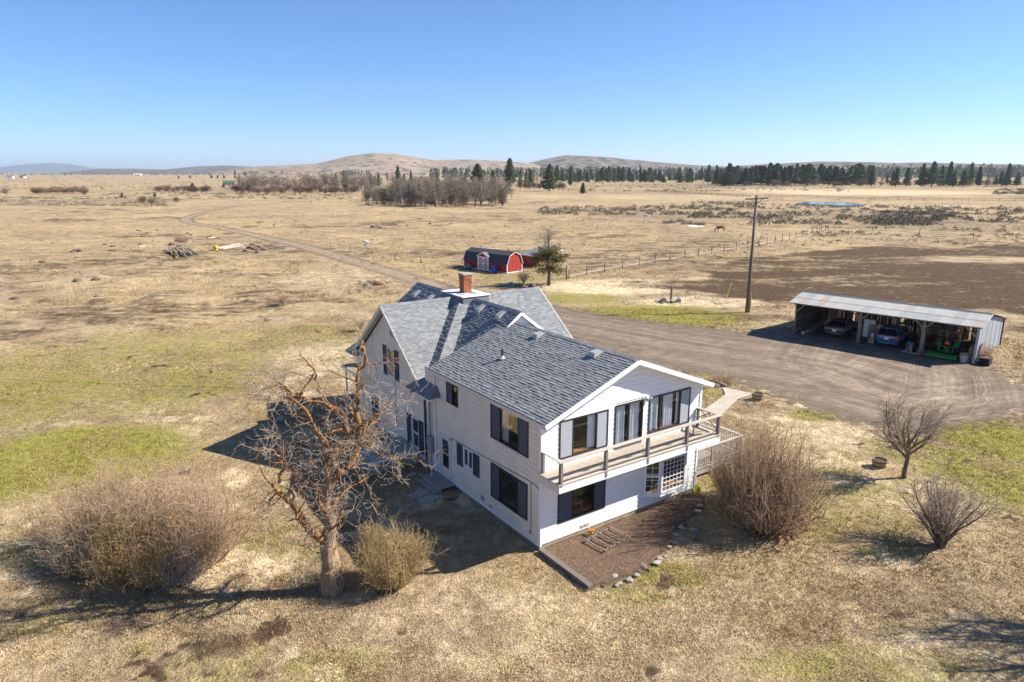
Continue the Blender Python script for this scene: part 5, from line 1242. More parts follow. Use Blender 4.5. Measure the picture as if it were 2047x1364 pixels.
bushes = [(x, rg.uniform(384, 389), rg.uniform(3, 5.5), rg.uniform(1.2, 2.0)) for x in [470 + i * 7 + rg.uniform(-3, 3) for i in range(36)]] + [(x, rg.uniform(384, 387), rg.uniform(3, 4.5), 1.8) for x in [312 + i * 9 for i in range(12)]] + [(x, 370 + rg.uniform(-1, 4), rg.uniform(3, 6), 2.2) for x in [1440 + i * 17 + rg.uniform(-6, 6) for i in range(34)]] + [(x, 379, 5, 1.6) for x in (1040, 1050, 1060, 1068, 1078, 1118, 1128)]
scatter(osr, bushes, 'reddish bushes along the far thicket', 'low reddish leafless bush at the foot of the far thicket', 9, ou)
hedge = [(66 + i * 5.4, 388.5 - i * .05 + rg.uniform(-.8, .8), rg.uniform(3.6, 4.4), rg.uniform(1.0, 1.4)) for i in range(21)]
mat('hedge_twig', (0.26, 0.18, 0.11), rough=0.95, var=0.25, scale=0.4, rnd=0.15)
hd = [(aspen(71, 4, 2.0, 'hedge_twig', 'hedge_twig', 60, 300, 600, 'hedge_bush', .05), 4)]; hd[0][0]['category'] = 'bush'
scatter(hd, hedge, 'bushes of the left hedge', 'brown leafless bush in the straight hedge on the left plain', 10, [False])
for px, py, h, l in ((289, 410, 3.4, 'dark leafless bush, left of a pair in the left pasture'), (302, 412, 3.2, 'dark leafless bush, right of a pair in the left pasture'), (352, 406, 2.6, 'single dark leafless bush in the left pasture near the road bend'), (171, 393, 3, 'dark bush at the right end of the left hedge'), (14, 391, 4, 'reddish bush at the left picture edge'), (622, 388, 4, 'dark bare bush before the far thicket')):
    scatter(osr, [(px, py, h, 1.3)], 'single bushes in the pastures', l, px, ou)

# ---- far-off woods that read as one mass
def wood(name, label, px0, px1, yb0, yb1, hh, n, seed):
    rg = np.random.default_rng(seed); px = rg.uniform(px0, px1, n); py = rg.uniform(yb0, yb1, n)
    u = (px - 1023.5) / FPX; v = (py - 682) / FPX; t = -CAM_H / (-SP - v * CP); x = t * u; y = t * (CP - v * SP); h = rg.uniform(hh[0], hh[1], n); r = h * rg.uniform(.16, .24, n)
    k = 26; a = rg.uniform(0, 6.28, (n, k)); z = rg.uniform(0.05, 1, (n, k)); rr = r[:, None] * (1.05 - z) * np.sqrt(rg.uniform(.1, 1, (n, k)))
    c = np.stack([x[:, None] + rr * np.cos(a), y[:, None] + rr * np.sin(a), z * h[:, None]], -1); s = (h * .13)[:, None, None, None]
    tri = c[:, :, None, :] + rg.normal(size=(n, k, 3, 3)) * s * (.6, .6, .9)
    tag(link(name, np_mesh(name, tri.reshape(-1, 3), np.arange(n * k * 3), 3, 'pine_needles')), label, 'wood', kind='stuff')
wood('far_wood', 'far-off band of dark pines below the two hills', 860, 1560, 353.2, 355.5, (19, 30), 520, 5)
wood('far_wood', 'far-off pine wood on the right skyline', 1680, 2120, 353, 357, (20, 34), 420, 6)
wood('far_wood', 'thin far-off pine line on the left horizon', -40, 640, 349.5, 351.2, (7, 13), 420, 7)
wood('hill_wood', 'dark pine clump on the slope of the tan hill', 680, 740, 350.5, 351.5, (14, 26), 90, 8)

# ---- sagebrush and grass
def sage_brush():
    rg = np.random.default_rng(17); xs = []; ys = []; hs = []
    def put(px0, px1, py0, py1, n, h):
        px = rg.uniform(px0, px1, n); py = rg.uniform(py0, py1, n); v = (py - 682) / FPX; t = -CAM_H / (-SP - v * CP); x = t * (px - 1023.5) / FPX; y = t * (CP - v * SP)
        k = fnoise(x, y, 9.0, 3) > .42; xs.append(x[k]); ys.append(y[k]); hs.append(rg.uniform(h[0], h[1], k.sum()))
    put(1080, 1500, 413, 430, 500, (.6, 1.3)); put(1500, 2047, 411, 450, 1000, (.5, 1.3)); put(1750, 1900, 420, 452, 400, (.6, 1.3)); put(1380, 1520, 405, 436, 300, (.6, 1.4)); put(1120, 1700, 366, 384, 500, (.8, 1.6)); put(0, 330, 396, 412, 380, (.5, 1.2)); put(200, 700, 388, 398, 300, (.6, 1.4)); put(1600, 2047, 455, 475, 160, (.4, .9)); put(1990, 2060, 380, 392, 120, (1, 2)); put(0, 500, 358, 380, 300, (.8, 1.6)); put(-40, 900, 425, 560, 620, (.14, .42)); put(900, 1500, 440, 520, 260, (.14, .36)); put(450, 800, 560, 605, 160, (.12, .35)); put(1480, 2047, 470, 492, 120, (.2, .5))
    x = np.concatenate(xs); y = np.concatenate(ys); h = np.concatenate(hs); n = len(x); k = 36
    a = rg.uniform(0, 6.28, (n, k)); q = np.sqrt(rg.uniform(0, 1, (n, k))); z = np.sqrt(np.maximum(0, 1 - q ** 2)) * rg.uniform(.35, 1, (n, k))
    c = np.stack([x[:, None] + q * np.cos(a) * h[:, None] * 1.1, y[:, None] + q * np.sin(a) * h[:, None] * 1.1, ground_z(x, y)[:, None] + z * h[:, None]], -1)
    tri = c[:, :, None, :] + rg.normal(size=(n, k, 3, 3)) * (h * .16)[:, None, None, None]
    tag(link('sagebrush', np_mesh('sagebrush', tri.reshape(-1, 3), np.arange(n * k * 3), 3, 'sage_leaf')), 'grey-green sagebrush cover in the far pastures', 'sagebrush', kind='stuff')
sage_brush()

def grass():
    m = bpy.data.materials.new('dry_grass'); m.use_nodes = True; N = m.node_tree.nodes; at = N.new("ShaderNodeAttribute"); at.attribute_name = 'tint'
    b = N["Principled BSDF"]; m.node_tree.links.new(at.outputs["Color"], b.inputs["Base Color"]); b.inputs["Roughness"].default_value = .9; b.inputs["Specular IOR Level"].default_value = .1
    MATS['dry_grass'] = m
    rg = np.random.default_rng(5)
    def blades(x, y, hgt, nb, spread, wdt, name, label, tone=1.0):
        sd = drive_sd(x, y); keep = (sd < -.25) & (poly_sd(x, y, HOUSE_FP) < -.15) & (poly_sd(x, y, BED) < -.1) & (poly_sd(x, y, PATH) < -.1)
        x, y, hgt = x[keep], y[keep], hgt[keep]
        gr, bl, di, sa = masks(x, y); n1 = fnoise(x, y, 1.6, 11) * .6 + fnoise(x, y, .5, 12) * .4
        k = rg.uniform(0, 1, len(x)) > np.clip(di * 1.5 + (n1 - .5) * .8 - .2, 0, .97); x, y, hgt, gr, bl, n1 = x[k], y[k], hgt[k], gr[k], bl[k], n1[k]
        n = len(x); g = np.clip(gr * 1.3 + (n1 - .5) * 2.0 - .35, 0, 1); isg = rg.uniform(0, 1, n) < g * .8
        straw = np.array([.40, .285, .135]) + (np.array([.72, .58, .37]) - np.array([.40, .285, .135])) * np.clip(bl * 1.1 + (n1 - .5) * .7, 0, 1)[:, None]
        col = np.where(isg[:, None], np.array([.24, .22, .04]), straw) * rg.uniform(.7, 1.3, n)[:, None] * tone
        zz = ground_z(x, y); P = np.stack([x, y, zz - .01], 1)
        X_ = np.repeat(P, nb, 0) + rg.normal(size=(n * nb, 3)) * (spread, spread, 0); H_ = np.repeat(hgt, nb) * rg.uniform(.5, 1.2, n * nb)
        a = rg.uniform(0, 6.28, n * nb); ln = rg.uniform(.2, 1.1, n * nb); w = np.stack([np.cos(a), np.sin(a), 0 * a], 1) * (np.repeat(wdt[keep][k], nb)[:, None] if hasattr(wdt, '__len__') else wdt); b2 = rg.uniform(0, 6.28, n * nb)
        tip = X_ + np.stack([np.cos(b2) * ln * H_, np.sin(b2) * ln * H_, H_], 1)
        tri = np.stack([X_ - w, X_ + w, tip], 1); c3 = np.repeat(np.repeat(col, nb, 0)[:, None], 3, 1) * rg.uniform(.8, 1.2, (n * nb, 1, 1))
        tag(link(name, np_mesh(name, tri.reshape(-1, 3), np.arange(n * nb * 3), 3, 'dry_grass', colors=c3.reshape(-1, 3))), label, 'grass', kind='stuff')
        return n * nb
    # lawn: density falls with distance, short blades
    n = 190000; r = np.exp(rg.uniform(math.log(15), math.log(75), n)); a = np.radians(rg.uniform(-42, 42, n))
    x, y = r * np.sin(a), r * np.cos(a); blades(x, y, rg.uniform(.03, .085, n) * (1 + r / 80), 4, .06, .0075 + .00013 * r, 'lawn_grass', 'short dry patchy lawn grass round the house')
    # tall straw
    n = 70000; r = np.exp(rg.uniform(math.log(48), math.log(260), n)); a = np.radians(rg.uniform(-40, 40, n)); x, y = r * np.sin(a), r * np.cos(a)
    lawn = poly_sd(x, y, GW([(-200, 640), (0, 640), (250, 608), (500, 588), (700, 606), (760, 640), (900, 575), (1100, 560), (1480, 610), (1620, 650), (1980, 690), (2047, 740), (2200, 900), (2200, 1400), (-200, 1400)]))
    k = (lawn < .5) & (fnoise(x, y, 7, 21) * .6 + fnoise(x, y, 2.2, 22) * .4 > .40) & (poly_sd(x, y, PLOUGH) < 1) & (poly_sd(x, y, CORRAL) < 1)
    x, y, r = x[k], y[k], r[k]; blades(x, y, rg.uniform(.14, .4, len(x)) * (1 + .2 * (r > 100)), 6, .22, .02, 'pasture_grass', 'tall bleached straw grass in the pastures', 1.0)
grass()
# ================================================================== FARM BUILDINGS AND THINGS
mat('zinc_a', (0.145, 0.157, 0.168), rough=0.6, var=0.14, scale=1.5, metal=0.15, stretch=(1, .3, 1))
mat('zinc_b', (0.105, 0.122, 0.146), rough=0.6, var=0.14, scale=1.5, metal=0.15)
mat('zinc_rust', (0.145, 0.15, 0.155), rough=0.6, col2=(0.13, 0.10, 0.078), scale=1.3, metal=0.15, stretch=(2.5, .3, 1))
mat('wall_zinc', (0.33, 0.355, 0.39), rough=0.55, var=0.2, scale=1.2, metal=0.2, stretch=(1, 1, .2))
mat('barn_board', (0.13, 0.105, 0.085), rough=0.95, var=0.35, scale=5, stretch=(6, 6, .5), rnd=.3)
mat('log_post', (0.30, 0.24, 0.18), rough=0.95, var=0.35, scale=4, bump=.6, stretch=(4, 4, .6), rnd=.2)
mat('barn_red', (0.33, 0.04, 0.028), rough=0.8, var=0.25, scale=3, stretch=(6, 6, .5))
mat('barn_shingle', (0.055, 0.062, 0.075), rough=0.95, var=0.3, scale=9, bump=.4)
mat('grey_shingle', (0.15, 0.16, 0.17), rough=0.95, var=0.25, scale=6, bump=.4)
mat('blue_tarp', (0.02, 0.09, 0.5), rough=0.5, var=0.2)
mat('dark_paint', (0.012, 0.013, 0.016), rough=0.15, var=0.1, spec=.6)
mat('navy_paint', (0.05, 0.085, 0.19), rough=0.18, var=0.08, spec=.6)
mat('grey_paint', (0.06, 0.068, 0.085), rough=0.18, var=0.08, spec=.6)
mat('car_glass', (0.01, 0.012, 0.015), rough=0.05, var=0.1, spec=.7)
mat('tail_red', (0.45, 0.02, 0.02), rough=0.25, var=0.1)
mat('plate_white', (0.75, 0.76, 0.78), rough=0.4, var=0.05)
mat('chrome', (0.65, 0.66, 0.68), rough=0.2, metal=.9, var=.05)
mat('rim_grey', (0.32, 0.33, 0.34), rough=0.35, metal=.6)
mat('tractor_green', (0.02, 0.20, 0.05), rough=0.4, var=0.12)
mat('tractor_dark', (0.012, 0.05, 0.02), rough=0.5, var=0.2)
mat('tractor_yellow', (0.62, 0.42, 0.03), rough=0.45, var=0.1)
mat('signal_orange', (0.85, 0.13, 0.01), rough=0.5, var=0.05)
mat('signal_red', (0.5, 0.03, 0.02), rough=0.5, var=0.05)
mat('basalt', (0.17, 0.13, 0.105), rough=0.95, var=0.35, scale=4, bump=.7, rnd=.3)
mat('pale_stone', (0.36, 0.32, 0.275), rough=0.95, var=0.28, scale=5, bump=.6, rnd=.25)
mat('rust_stone', (0.32, 0.17, 0.09), rough=0.95, var=0.3, scale=4, bump=.6)
mat('old_beam', (0.17, 0.145, 0.125), rough=0.95, var=0.3, scale=5, stretch=(6, 6, .6), rnd=.25)
mat('white_wood', (0.42, 0.38, 0.33), rough=0.9, var=0.2, scale=4)
mat('pole_wood', (0.19, 0.155, 0.13), rough=0.95, var=0.3, scale=3, bump=.5, stretch=(5, 5, .3))
mat('fence_wood', (0.15, 0.12, 0.10), rough=0.95, var=0.3, scale=4)
mat('white_rope', (0.5, 0.47, 0.44), rough=0.7, var=0.1)
mat('sorrel_coat', (0.24, 0.07, 0.025), rough=0.7, var=0.2, scale=3)
mat('cream_coat', (0.62, 0.55, 0.46), rough=0.7, var=0.12, scale=3)
mat('barrel_wood', (0.31, 0.23, 0.15), rough=0.9, var=0.3, scale=6, stretch=(4, 4, .6))
mat('iron_band', (0.05, 0.045, 0.042), rough=0.7, var=.2)
mat('potting_soil', (0.07, 0.05, 0.035), rough=1.0, var=.3, scale=20, bump=.8)
mat('yellow_paint', (0.70, 0.52, 0.05), rough=0.6, var=0.08)
mat('lime_plastic', (0.55, 0.68, 0.02), rough=0.5, var=0.08)
mat('petal_orange', (0.75, 0.26, 0.01), rough=0.7, var=0.15)
mat('blue_plastic', (0.06, 0.09, 0.15), rough=0.5, var=0.1)
mat('snow', (0.78, 0.80, 0.83), rough=0.8, var=0.06)
mat('brown_cardboard', (0.30, 0.19, 0.10), rough=.9, var=.15)
mat('far_green', (0.05, 0.13, 0.09), rough=.7)
mat('mower_grey', (0.16, 0.19, 0.19), rough=.6, var=.2)

# ---------------------------------------------------------------- carport
CO = G(1585, 668); CA = R(-45.27); CLN, CDP = 14.33, 8.7
def CW(x, y, z=0.0):
    c, s = math.cos(CA), math.sin(CA); return Vector((CO.x + x * c - y * s, CO.y + x * s + y * c, z))
cp = thing('carport', 'long open-fronted carport with corrugated metal roof beside the gravel yard', 'carport', (CO.x, CO.y, 0), CA)
RY, RZ, EZ0, EZ1 = 2.45, 3.62, 2.98, 2.42
rc = random.Random(4)
roof = link('roof', None, cp); roof['label'] = 'patched corrugated metal roof with rust streaks'
def corr_sheet(x0, x1, y0, z0, y1, z1, m, lift, waves=9, amp=.018):
    n = waves * 2; vs = []
    for i in range(n + 1):
        x = x0 + (x1 - x0) * i / n; dz = amp * (1 if i % 2 else -1) + lift; vs += [(x, y0, z0 + dz), (x, y1, z1 + dz)]
    part('metal_sheet', MB().add(vs, [(2 * i, 2 * i + 2, 2 * i + 3, 2 * i + 1) for i in range(n)]), m, roof)
ns = 20; sw = (CLN + .7) / ns
for i in range(ns):
    x0 = -.45 + i * sw; ym = .75; zm = EZ0 + (RZ - EZ0) * (ym + .55) / (RY + .55)
    lo = rc.choice(['zinc_a', 'zinc_a', 'zinc_b', 'zinc_rust', 'zinc_a']) if not 10 <= i <= 17 else rc.choice(['zinc_b', 'zinc_b', 'zinc_a'])
    corr_sheet(x0, x0 + sw + .06, -.55, EZ0, ym + .12, zm + .03, lo, .03 + .004 * (i % 2)); corr_sheet(x0, x0 + sw + .06, ym, zm, RY, RZ, rc.choice(['zinc_a', 'zinc_a', 'zinc_a', 'zinc_b', 'zinc_rust']), .055 + .004 * (i % 2))
    corr_sheet(x0, x0 + sw + .06, RY - .02, RZ, CDP + .35, EZ1 - .1, rc.choice(['zinc_a', 'zinc_b', 'zinc_rust']), .05 + .004 * (i % 2))
part('ridge_flashing', MB().prism([(-.5, RY - .25, RZ + .03), (-.5, RY, RZ + .1), (-.5, RY + .25, RZ + .02), (-.5, RY, RZ + .08)], (CLN + .75, 0, 0)), 'zinc_b', roof)
for y, z in ((-.3, EZ0), (RY, RZ - .06), (CDP - .1, EZ1 - .08)): part('purlin', MB().bar((-.4, y, z - .02), (CLN + .2, y, z - .02), .12, .14), 'log_post', cp)
for x in np.linspace(.1, CLN - .1, 9):
    part('rafter', MB().bar((x, -.5, EZ0 - .08), (x, RY, RZ - .1), .06, .14), 'log_post', cp); part('rafter', MB().bar((x, RY, RZ - .1), (x, CDP + .2, EZ1 - .14), .06, .14), 'log_post', cp)
for x, y, r in ((.1, -.05, .09), (5.5, .55, .17), (10.4, .6, .19), (CLN - .12, -.02, .10)):
    part('post', MB().tube([(x, y, -.1), (x + .03, y, 1.3), (x, y, EZ0 + .1)], [r, r * .92, r * .85], 9), 'log_post', cp, True)
    for s in (-1, 1):
        if 0 < x + s * .9 < CLN: part('brace', MB().bar((x, y, 2.1), (x + s * .85, y - .2, EZ0 - .05), .1, .1), 'log_post', cp)
part('post_foot', MB().lathe([(.3, -.05), (.32, .25), (.24, .42)], 9, 'z', (10.4, .6, 0)), 'basalt', cp)
for x in (1.5, 4.2, 7.3, 9.2, 12.4): part('inner_post', MB().bar((x, 4.4, 0), (x + rc.uniform(-.1, .1), 4.4, 3.2), .12), 'log_post', cp)
bw = link('back_wall', None, cp)
x = 0.0
while x < CLN:
    w = rc.uniform(.16, .24)
    if rc.random() > .04: part('wall_board', MB().box(x, x + w - rc.uniform(.004, .02), CDP - .03, CDP, 0, EZ1 - .12 + rc.uniform(-.03, 0)), 'barn_board', bw)
    x += w
lw = link('end_wall', None, cp); lw['label'] = 'gappy board end wall letting light through'
def zroof(y): return EZ0 + (RZ - EZ0) * (y + .55) / (RY + .55) if y < RY else RZ + (EZ1 - .1 - RZ) * (y - RY) / (CDP + .35 - RY)
y = 0.05
while y < CDP - .1:
    w = rc.uniform(.16, .22); g = rc.choice([.006, .012, .05, .012, .02]); part('wall_board', MB().box(.0, .03, y, y + w - g, rc.uniform(.0, .1), zroof(y) - .12), 'barn_board', lw); y += w
part('rail', MB().bar((.08, .1, 1.4), (.08, CDP - .1, 1.4), .05, .12).bar((.08, .1, .3), (.08, CDP - .1, .3), .05, .25), 'log_post', lw)
rw = link('end_wall', None, cp); rw['label'] = 'ribbed metal end wall of the carport'
npn = 10; pw = CDP / npn
for i in range(npn):
    y0, y1 = i * pw, (i + 1) * pw; vs = []; n = 8
    for j in range(n + 1):
        yy = y0 + (y1 - y0) * j / n; dx = .02 * (1 if j % 4 in (1,) else 0) + (.012 if i % 2 else 0); vs += [(CLN + dx, yy, .04), (CLN + dx, yy, zroof(yy) - .1)]
    part('metal_panel', MB().add(vs, [(2 * j, 2 * j + 2, 2 * j + 3, 2 * j + 1) for j in range(n)]), 'wall_zinc', rw)
part('corner_trim', MB().box(CLN - .14, CLN + .04, -.12, -.02, .02, EZ0), 'wall_zinc', rw)
# stones under the metal wall
for i in range(7):
    pass

# ---------------------------------------------------------------- cars
def wheel(parent, x, y, r=.33, w=.22, rim='rim_grey', tyre='black_rubber'):
    wl_ = link('wheel', None, parent)
    part('tyre', MB().lathe([(r * .62, -w / 2), (r * .93, -w / 2), (r, -w * .32), (r, w * .32), (r * .93, w / 2), (r * .62, w / 2)], 20, 'x', (x, y, r)), tyre, wl_, True)
    sg = 1 if x > 0 else -1
    part('rim', MB().lathe([(r * .1, -w * .4), (r * .6, -w * .42), (r * .64, 0), (r * .6, w * .42), (r * .1, w * .4)], 14, 'x', (x + sg * .02, y, r)), rim, wl_, True)
def loft(st, n_top=None):
    """st: list of rings (same length) -> MB"""
    mb = MB(); n = len(st[0])
    for r_ in st: mb.v += [tuple(p) for p in r_]
    for i in range(len(st) - 1):
        for k in range(n): mb.f.append((i * n + k, i * n + (k + 1) % n, (i + 1) * n + (k + 1) % n, (i + 1) * n + k)); mb.mi.append(0)
    mb.f.append(tuple(range(n))[::-1]); mb.f.append(tuple((len(st) - 1) * n + k for k in range(n))); mb.mi += [0, 0]
    return mb
def car(name, label, loc, rot, paint, body, green, lights, plate_z, chrome_z, wheel_r=.33):
    """y = forward, origin under the rear bumper"""
    c = thing(name, label, 'car', loc, rot)
    ring = lambda y, w, zb, zt: [(-w * .82, y, zb), (-w * .98, y, zb + .12), (-w, y, (zb + zt) / 2), (-w * .97, y, zt - .08), (-w * .86, y, zt), (w * .86, y, zt), (w * .97, y, zt - .08), (w, y, (zb + zt) / 2), (w * .98, y, zb + .12), (w * .82, y, zb)]
    part('body', loft([ring(*s) for s in body]), paint, c, True)
    gr_ = lambda y, w, z: (y, w, z)
    # greenhouse: base ring then roof ring
    (yb0, yr0, yr1, yb1, zb, zt, wb, wt) = green
    base = [(-wb, yb0, zb), (wb, yb0, zb), (wb, yb1, zb), (-wb, yb1, zb)]; top = [(-wt, yr0, zt), (wt, yr0, zt), (wt, yr1, zt), (-wt, yr1, zt)]
    part('glasshouse', MB().add(base + top, [(0, 1, 5, 4), (1, 2, 6, 5), (2, 3, 7, 6), (3, 0, 4, 7)]), 'car_glass', c)
    part('roof_panel', loft([[(-wt * .98, y, z - .05), (-wt, y, z), (-wt * .8, y, z + .045), (wt * .8, y, z + .045), (wt, y, z), (wt * .98, y, z - .05)] for y, z in ((yr0 - .04, zt - .01), (yr0 + .25, zt + .02), (yr1 - .3, zt + .01), (yr1 + .05, zt - .02))]), paint, c, True)
    for s in (-1, 1):
        part('pillar', MB().bar((s * wb * .99, yb0, zb), (s * wt * .99, yr0, zt), .07, .09).bar((s * wb * .99, yb1, zb), (s * wt * .99, yr1, zt), .05, .06).bar((s * wb, (yb0 + yb1) / 2, zb), (s * wt, (yr0 + yr1) / 2, zt), .04, .07), paint, c)
        x0, x1, z0, z1 = lights
        part('tail_light', MB().prism([(s * x0, -.015, z0 + .03), (s * x1, .02, z0), (s * (x1 + .04), .18, z0 + .02), (s * (x1 + .03), .2, z1), (s * x1, .05, z1), (s * x0, .015, z1 - .02)] if s > 0 else [(s * x0, .015, z1 - .02), (s * x1, .05, z1), (s * (x1 + .03), .2, z1), (s * (x1 + .04), .18, z0 + .02), (s * x1, .02, z0), (s * x0, -.015, z0 + .03)], (0, -.02, 0)), 'tail_red', c)
        part('mirror', MB().box(s * (wb + .02) if s > 0 else -wb - .2, wb + .2 if s > 0 else -wb - .02, yb1 - .45, yb1 - .35, zb + .02, zb + .17), paint, c)
    part('garnish', MB().box(-lights[0], lights[0], -.035, .0, chrome_z, chrome_z + .045), 'chrome', c)
    part('number_plate', MB().box(-.17, .17, -.045, -.01, plate_z, plate_z + .16), 'plate_white', c)
    part('bumper', loft([[(x, -.02 + .16 * (abs(x) / .92) ** 3, z) for z in (.0,)] for x in (0,)]) if False else MB().prism([(-.86, .14, .34), (-.6, -.03, .34), (.6, -.03, .34), (.86, .14, .34), (.86, .3, .34), (-.86, .3, .34)], (0, 0, .2)), paint, c, True)
    for x in (-.79, .79):
        for y in (.98, .98 + 2.72): wheel(c, x, y, wheel_r)
    return c
p = CW(3.25, 1.05); car('sedan', 'dark sedan parked in the left bay of the carport', p, CA + R(4), 'grey_paint',
    [(-.02 + .03, .80, .38, .92), (.12, .88, .32, 1.02), (.5, .91, .25, 1.06), (1.0, .915, .22, 1.03), (2.4, .92, .2, 1.0), (3.6, .91, .22, .96), (4.4, .88, .26, .86), (4.78, .74, .34, .72)], (.42, 1.15, 2.5, 3.45, 1.0, 1.43, .80, .60), (.46, .84, .78, .95), .62, .84)
p = CW(7.75, .55); car('station_wagon', 'blue-grey wagon parked in the middle bay of the carport', p, CA + R(3), 'navy_paint',
    [(.0, .80, .42, 1.0), (.1, .88, .36, 1.1), (.5, .915, .28, 1.12), (1.0, .92, .25, 1.1), (2.4, .925, .23, 1.07), (3.5, .91, .25, 1.04), (4.4, .88, .3, .95), (4.78, .74, .36, .8)], (.12, .52, 2.55, 3.45, 1.08, 1.6, .82, .64), (.5, .86, .92, 1.1), .74, .96, .36)

# ---------------------------------------------------------------- tractor and implement
tr = thing('tractor', 'compact green tractor with roll bar and orange triangle in the right bay', 'tractor', CW(12.1, .9), CA)
def big_wheel(x, y, r, w, rim): wheel(tr, x, y, r, w, rim)
for x in (-.62, .62): big_wheel(x, .75, .58, .36, 'tractor_yellow')
for x in (-.52, .52): big_wheel(x, 2.35, .36, .24, 'tractor_yellow')
part('chassis', MB().box(-.22, .22, .3, 2.7, .45, .8), 'tractor_dark', tr)
part('bonnet', loft([[(-w, y, .8), (-w, y, z - .08), (-w * .8, y, z), (w * .8, y, z), (w, y, z - .08), (w, y, .8)] for y, w, z in ((1.45, .3, 1.3), (2.2, .3, 1.26), (2.8, .26, 1.12))]), 'tractor_green', tr, True)
for s in (-1, 1):
    part('fender', loft([[(s * .42, .75 + r_ * math.cos(a), .58 + r_ * math.sin(a)) for r_ in (.62, .67)] + [(s * .82, .75 + r_ * math.cos(a), .58 + r_ * math.sin(a)) for r_ in (.67, .62)] for a in np.linspace(.3, 2.7, 8)]), 'tractor_green', tr)
    part('roll_bar', MB().tube([(s * .45, .35, .75), (s * .45, .32, 1.6), (s * .45, .34, 2.25), (s * .38, .34, 2.36), (0, .34, 2.38)], .04, 8), 'iron_band', tr)
    part('beacon', MB().lathe([(.05, 0), (.06, .05), (.04, .12)], 8, 'z', (s * .62, .45, 1.25)), 'signal_orange', tr); part('beacon', MB().box(s * .47 - .03, s * .47 + .03, .25, .31, 1.95, 2.1), 'signal_orange', tr)
part('seat', MB().box(-.24, .24, .55, 1.0, .98, 1.08).box(-.23, .23, .48, .58, 1.08, 1.5), 'black_rubber', tr)
part('steering_wheel', MB().tube([(.18 * math.cos(a), 1.35 + .07 * math.sin(a), 1.42 + .16 * math.sin(a)) for a in np.linspace(0, 6.28, 13)], .016, 6), 'black_rubber', tr)
smv = part('warning_triangle', MB().prism([(-.2, .1, .98), (.2, .1, .98), (.24, .1, 1.04), (.06, .1, 1.32), (-.06, .1, 1.32), (-.24, .1, 1.04)], (0, .01, 0)), 'signal_red', tr)
part('triangle_face', MB().prism([(-.15, .09, 1.03), (.15, .09, 1.03), (0, .09, 1.26)], (0, .008, 0)), 'signal_orange', smv)
hm = MB()
for s in (-1, 1):
    x0, x1 = s * .12, s * .48
    hm.bar((x0, -.05, .45), (x0, -.05, .85), .05).bar((x1, -.05, .45), (x1, -.05, .85), .05).bar((min(x0, x1) - .025, -.05, .86), (max(x0, x1) + .025, -.05, .86), .05).bar((min(x0, x1) - .025, -.05, .44), (max(x0, x1) + .025, -.05, .44), .05)
hm.bar((-.14, -.06, .9), (.14, -.1, .3), .07)
part('hitch_frame', hm, 'tractor_green', tr)
im = thing('tractor_implement', 'bright green box-shaped mower deck lying behind the tractor', 'implement', CW(12.05, -.15), CA)
part('deck', MB().prism([(-1.15, -.28, .3), (-1.15, .3, .42), (-1.15, .34, .12), (-1.15, -.3, .1)], (2.3, 0, 0)), 'tractor_green', im); part('roller', MB().tube([(-1.1, -.3, .1), (1.1, -.3, .1)], .1, 10), 'tractor_dark', im)
for x in (-1.16, 1.16): part('end_plate', MB().box(x - .02, x + .02, -.36, .36, .03, .36), 'tractor_dark', im)
# odds and ends in and beside the carport
t = thing('bucket', 'white plastic bucket beside the middle carport post', 'bucket', CW(6.35, 1.5), CA); part('tub', MB().lathe([(.14, 0), (.165, .38), (.18, .4), (.15, .39), (.13, .05)], 14), 'plate_white', t, True); part('lid', MB().lathe([(.18, .4), (.18, .43), (.02, .44)], 14), 'plate_white', t); t.location.z = .45
t2 = thing('cable_spool', 'low wooden block carrying the white bucket', 'block', CW(6.35, 1.5), CA); part('block', MB().box(-.25, .25, -.25, .25, 0, .38), 'log_post', t2); part('top_board', MB().box(-.32, .32, -.3, .3, .38, .449), 'barrel_wood', t2)
t = thing('barrel', 'dark blue plastic barrel left of the thick carport post', 'barrel', CW(9.55, .75), CA); part('drum', MB().lathe([(.26, 0), (.3, .1), (.3, .3), (.31, .32), (.3, .34), (.3, .6), (.31, .62), (.3, .64), (.29, .85), (.25, .88)], 16), 'blue_plastic', t, True); part('rim', MB().lathe([(.27, .86), (.29, .9), (.25, .9)], 16), 'black_rubber', t)
t = thing('sawhorse', 'low pale timber stand in front of the thick carport post', 'timber stand', CW(9.85, -.1), CA); part('rail', MB().bar((-.7, 0, .1), (.7, 0, .1), .12, .1), 'barrel_wood', t); part('upright', MB().bar((.0, 0, .15), (.0, 0, .8), .1), 'barrel_wood', t); part('brace', MB().bar((-.5, 0, .14), (0, 0, .6), .06), 'barrel_wood', t)
t = thing('storage_bin', 'grey metal bin with scrap boards at the right carport corner', 'bin', CW(13.6, -.1), CA); part('bin_body', MB().lathe([(.26, 0), (.33, .6), (.35, .62), (.31, .6)], 12), 'wall_zinc', t)
for i in range(6): part('scrap_board', MB().bar((.3 + i * .09, .2, 0), (.25 + i * .12, .5 + .1 * i, 1.2 + .15 * (i % 3)), .12, .03), 'log_post', t)
part('scrap_block', MB().box(-.25, .25, -.12, .2, .58, .78), 'brown_cardboard', t)
t = thing('tool_chest', 'black box with a red lid strip outside the carport end wall', 'box', CW(14.95, .35), CA); part('chest', MB().box(-.35, .35, -.55, .55, .0, .55), 'black_rubber', t); part('lid', MB().box(-.37, .37, -.57, .57, .55, .62), 'iron_band', t); part('lid_label', MB().box(-.1, .15, -.3, .15, .62, .63), 'signal_red', t)
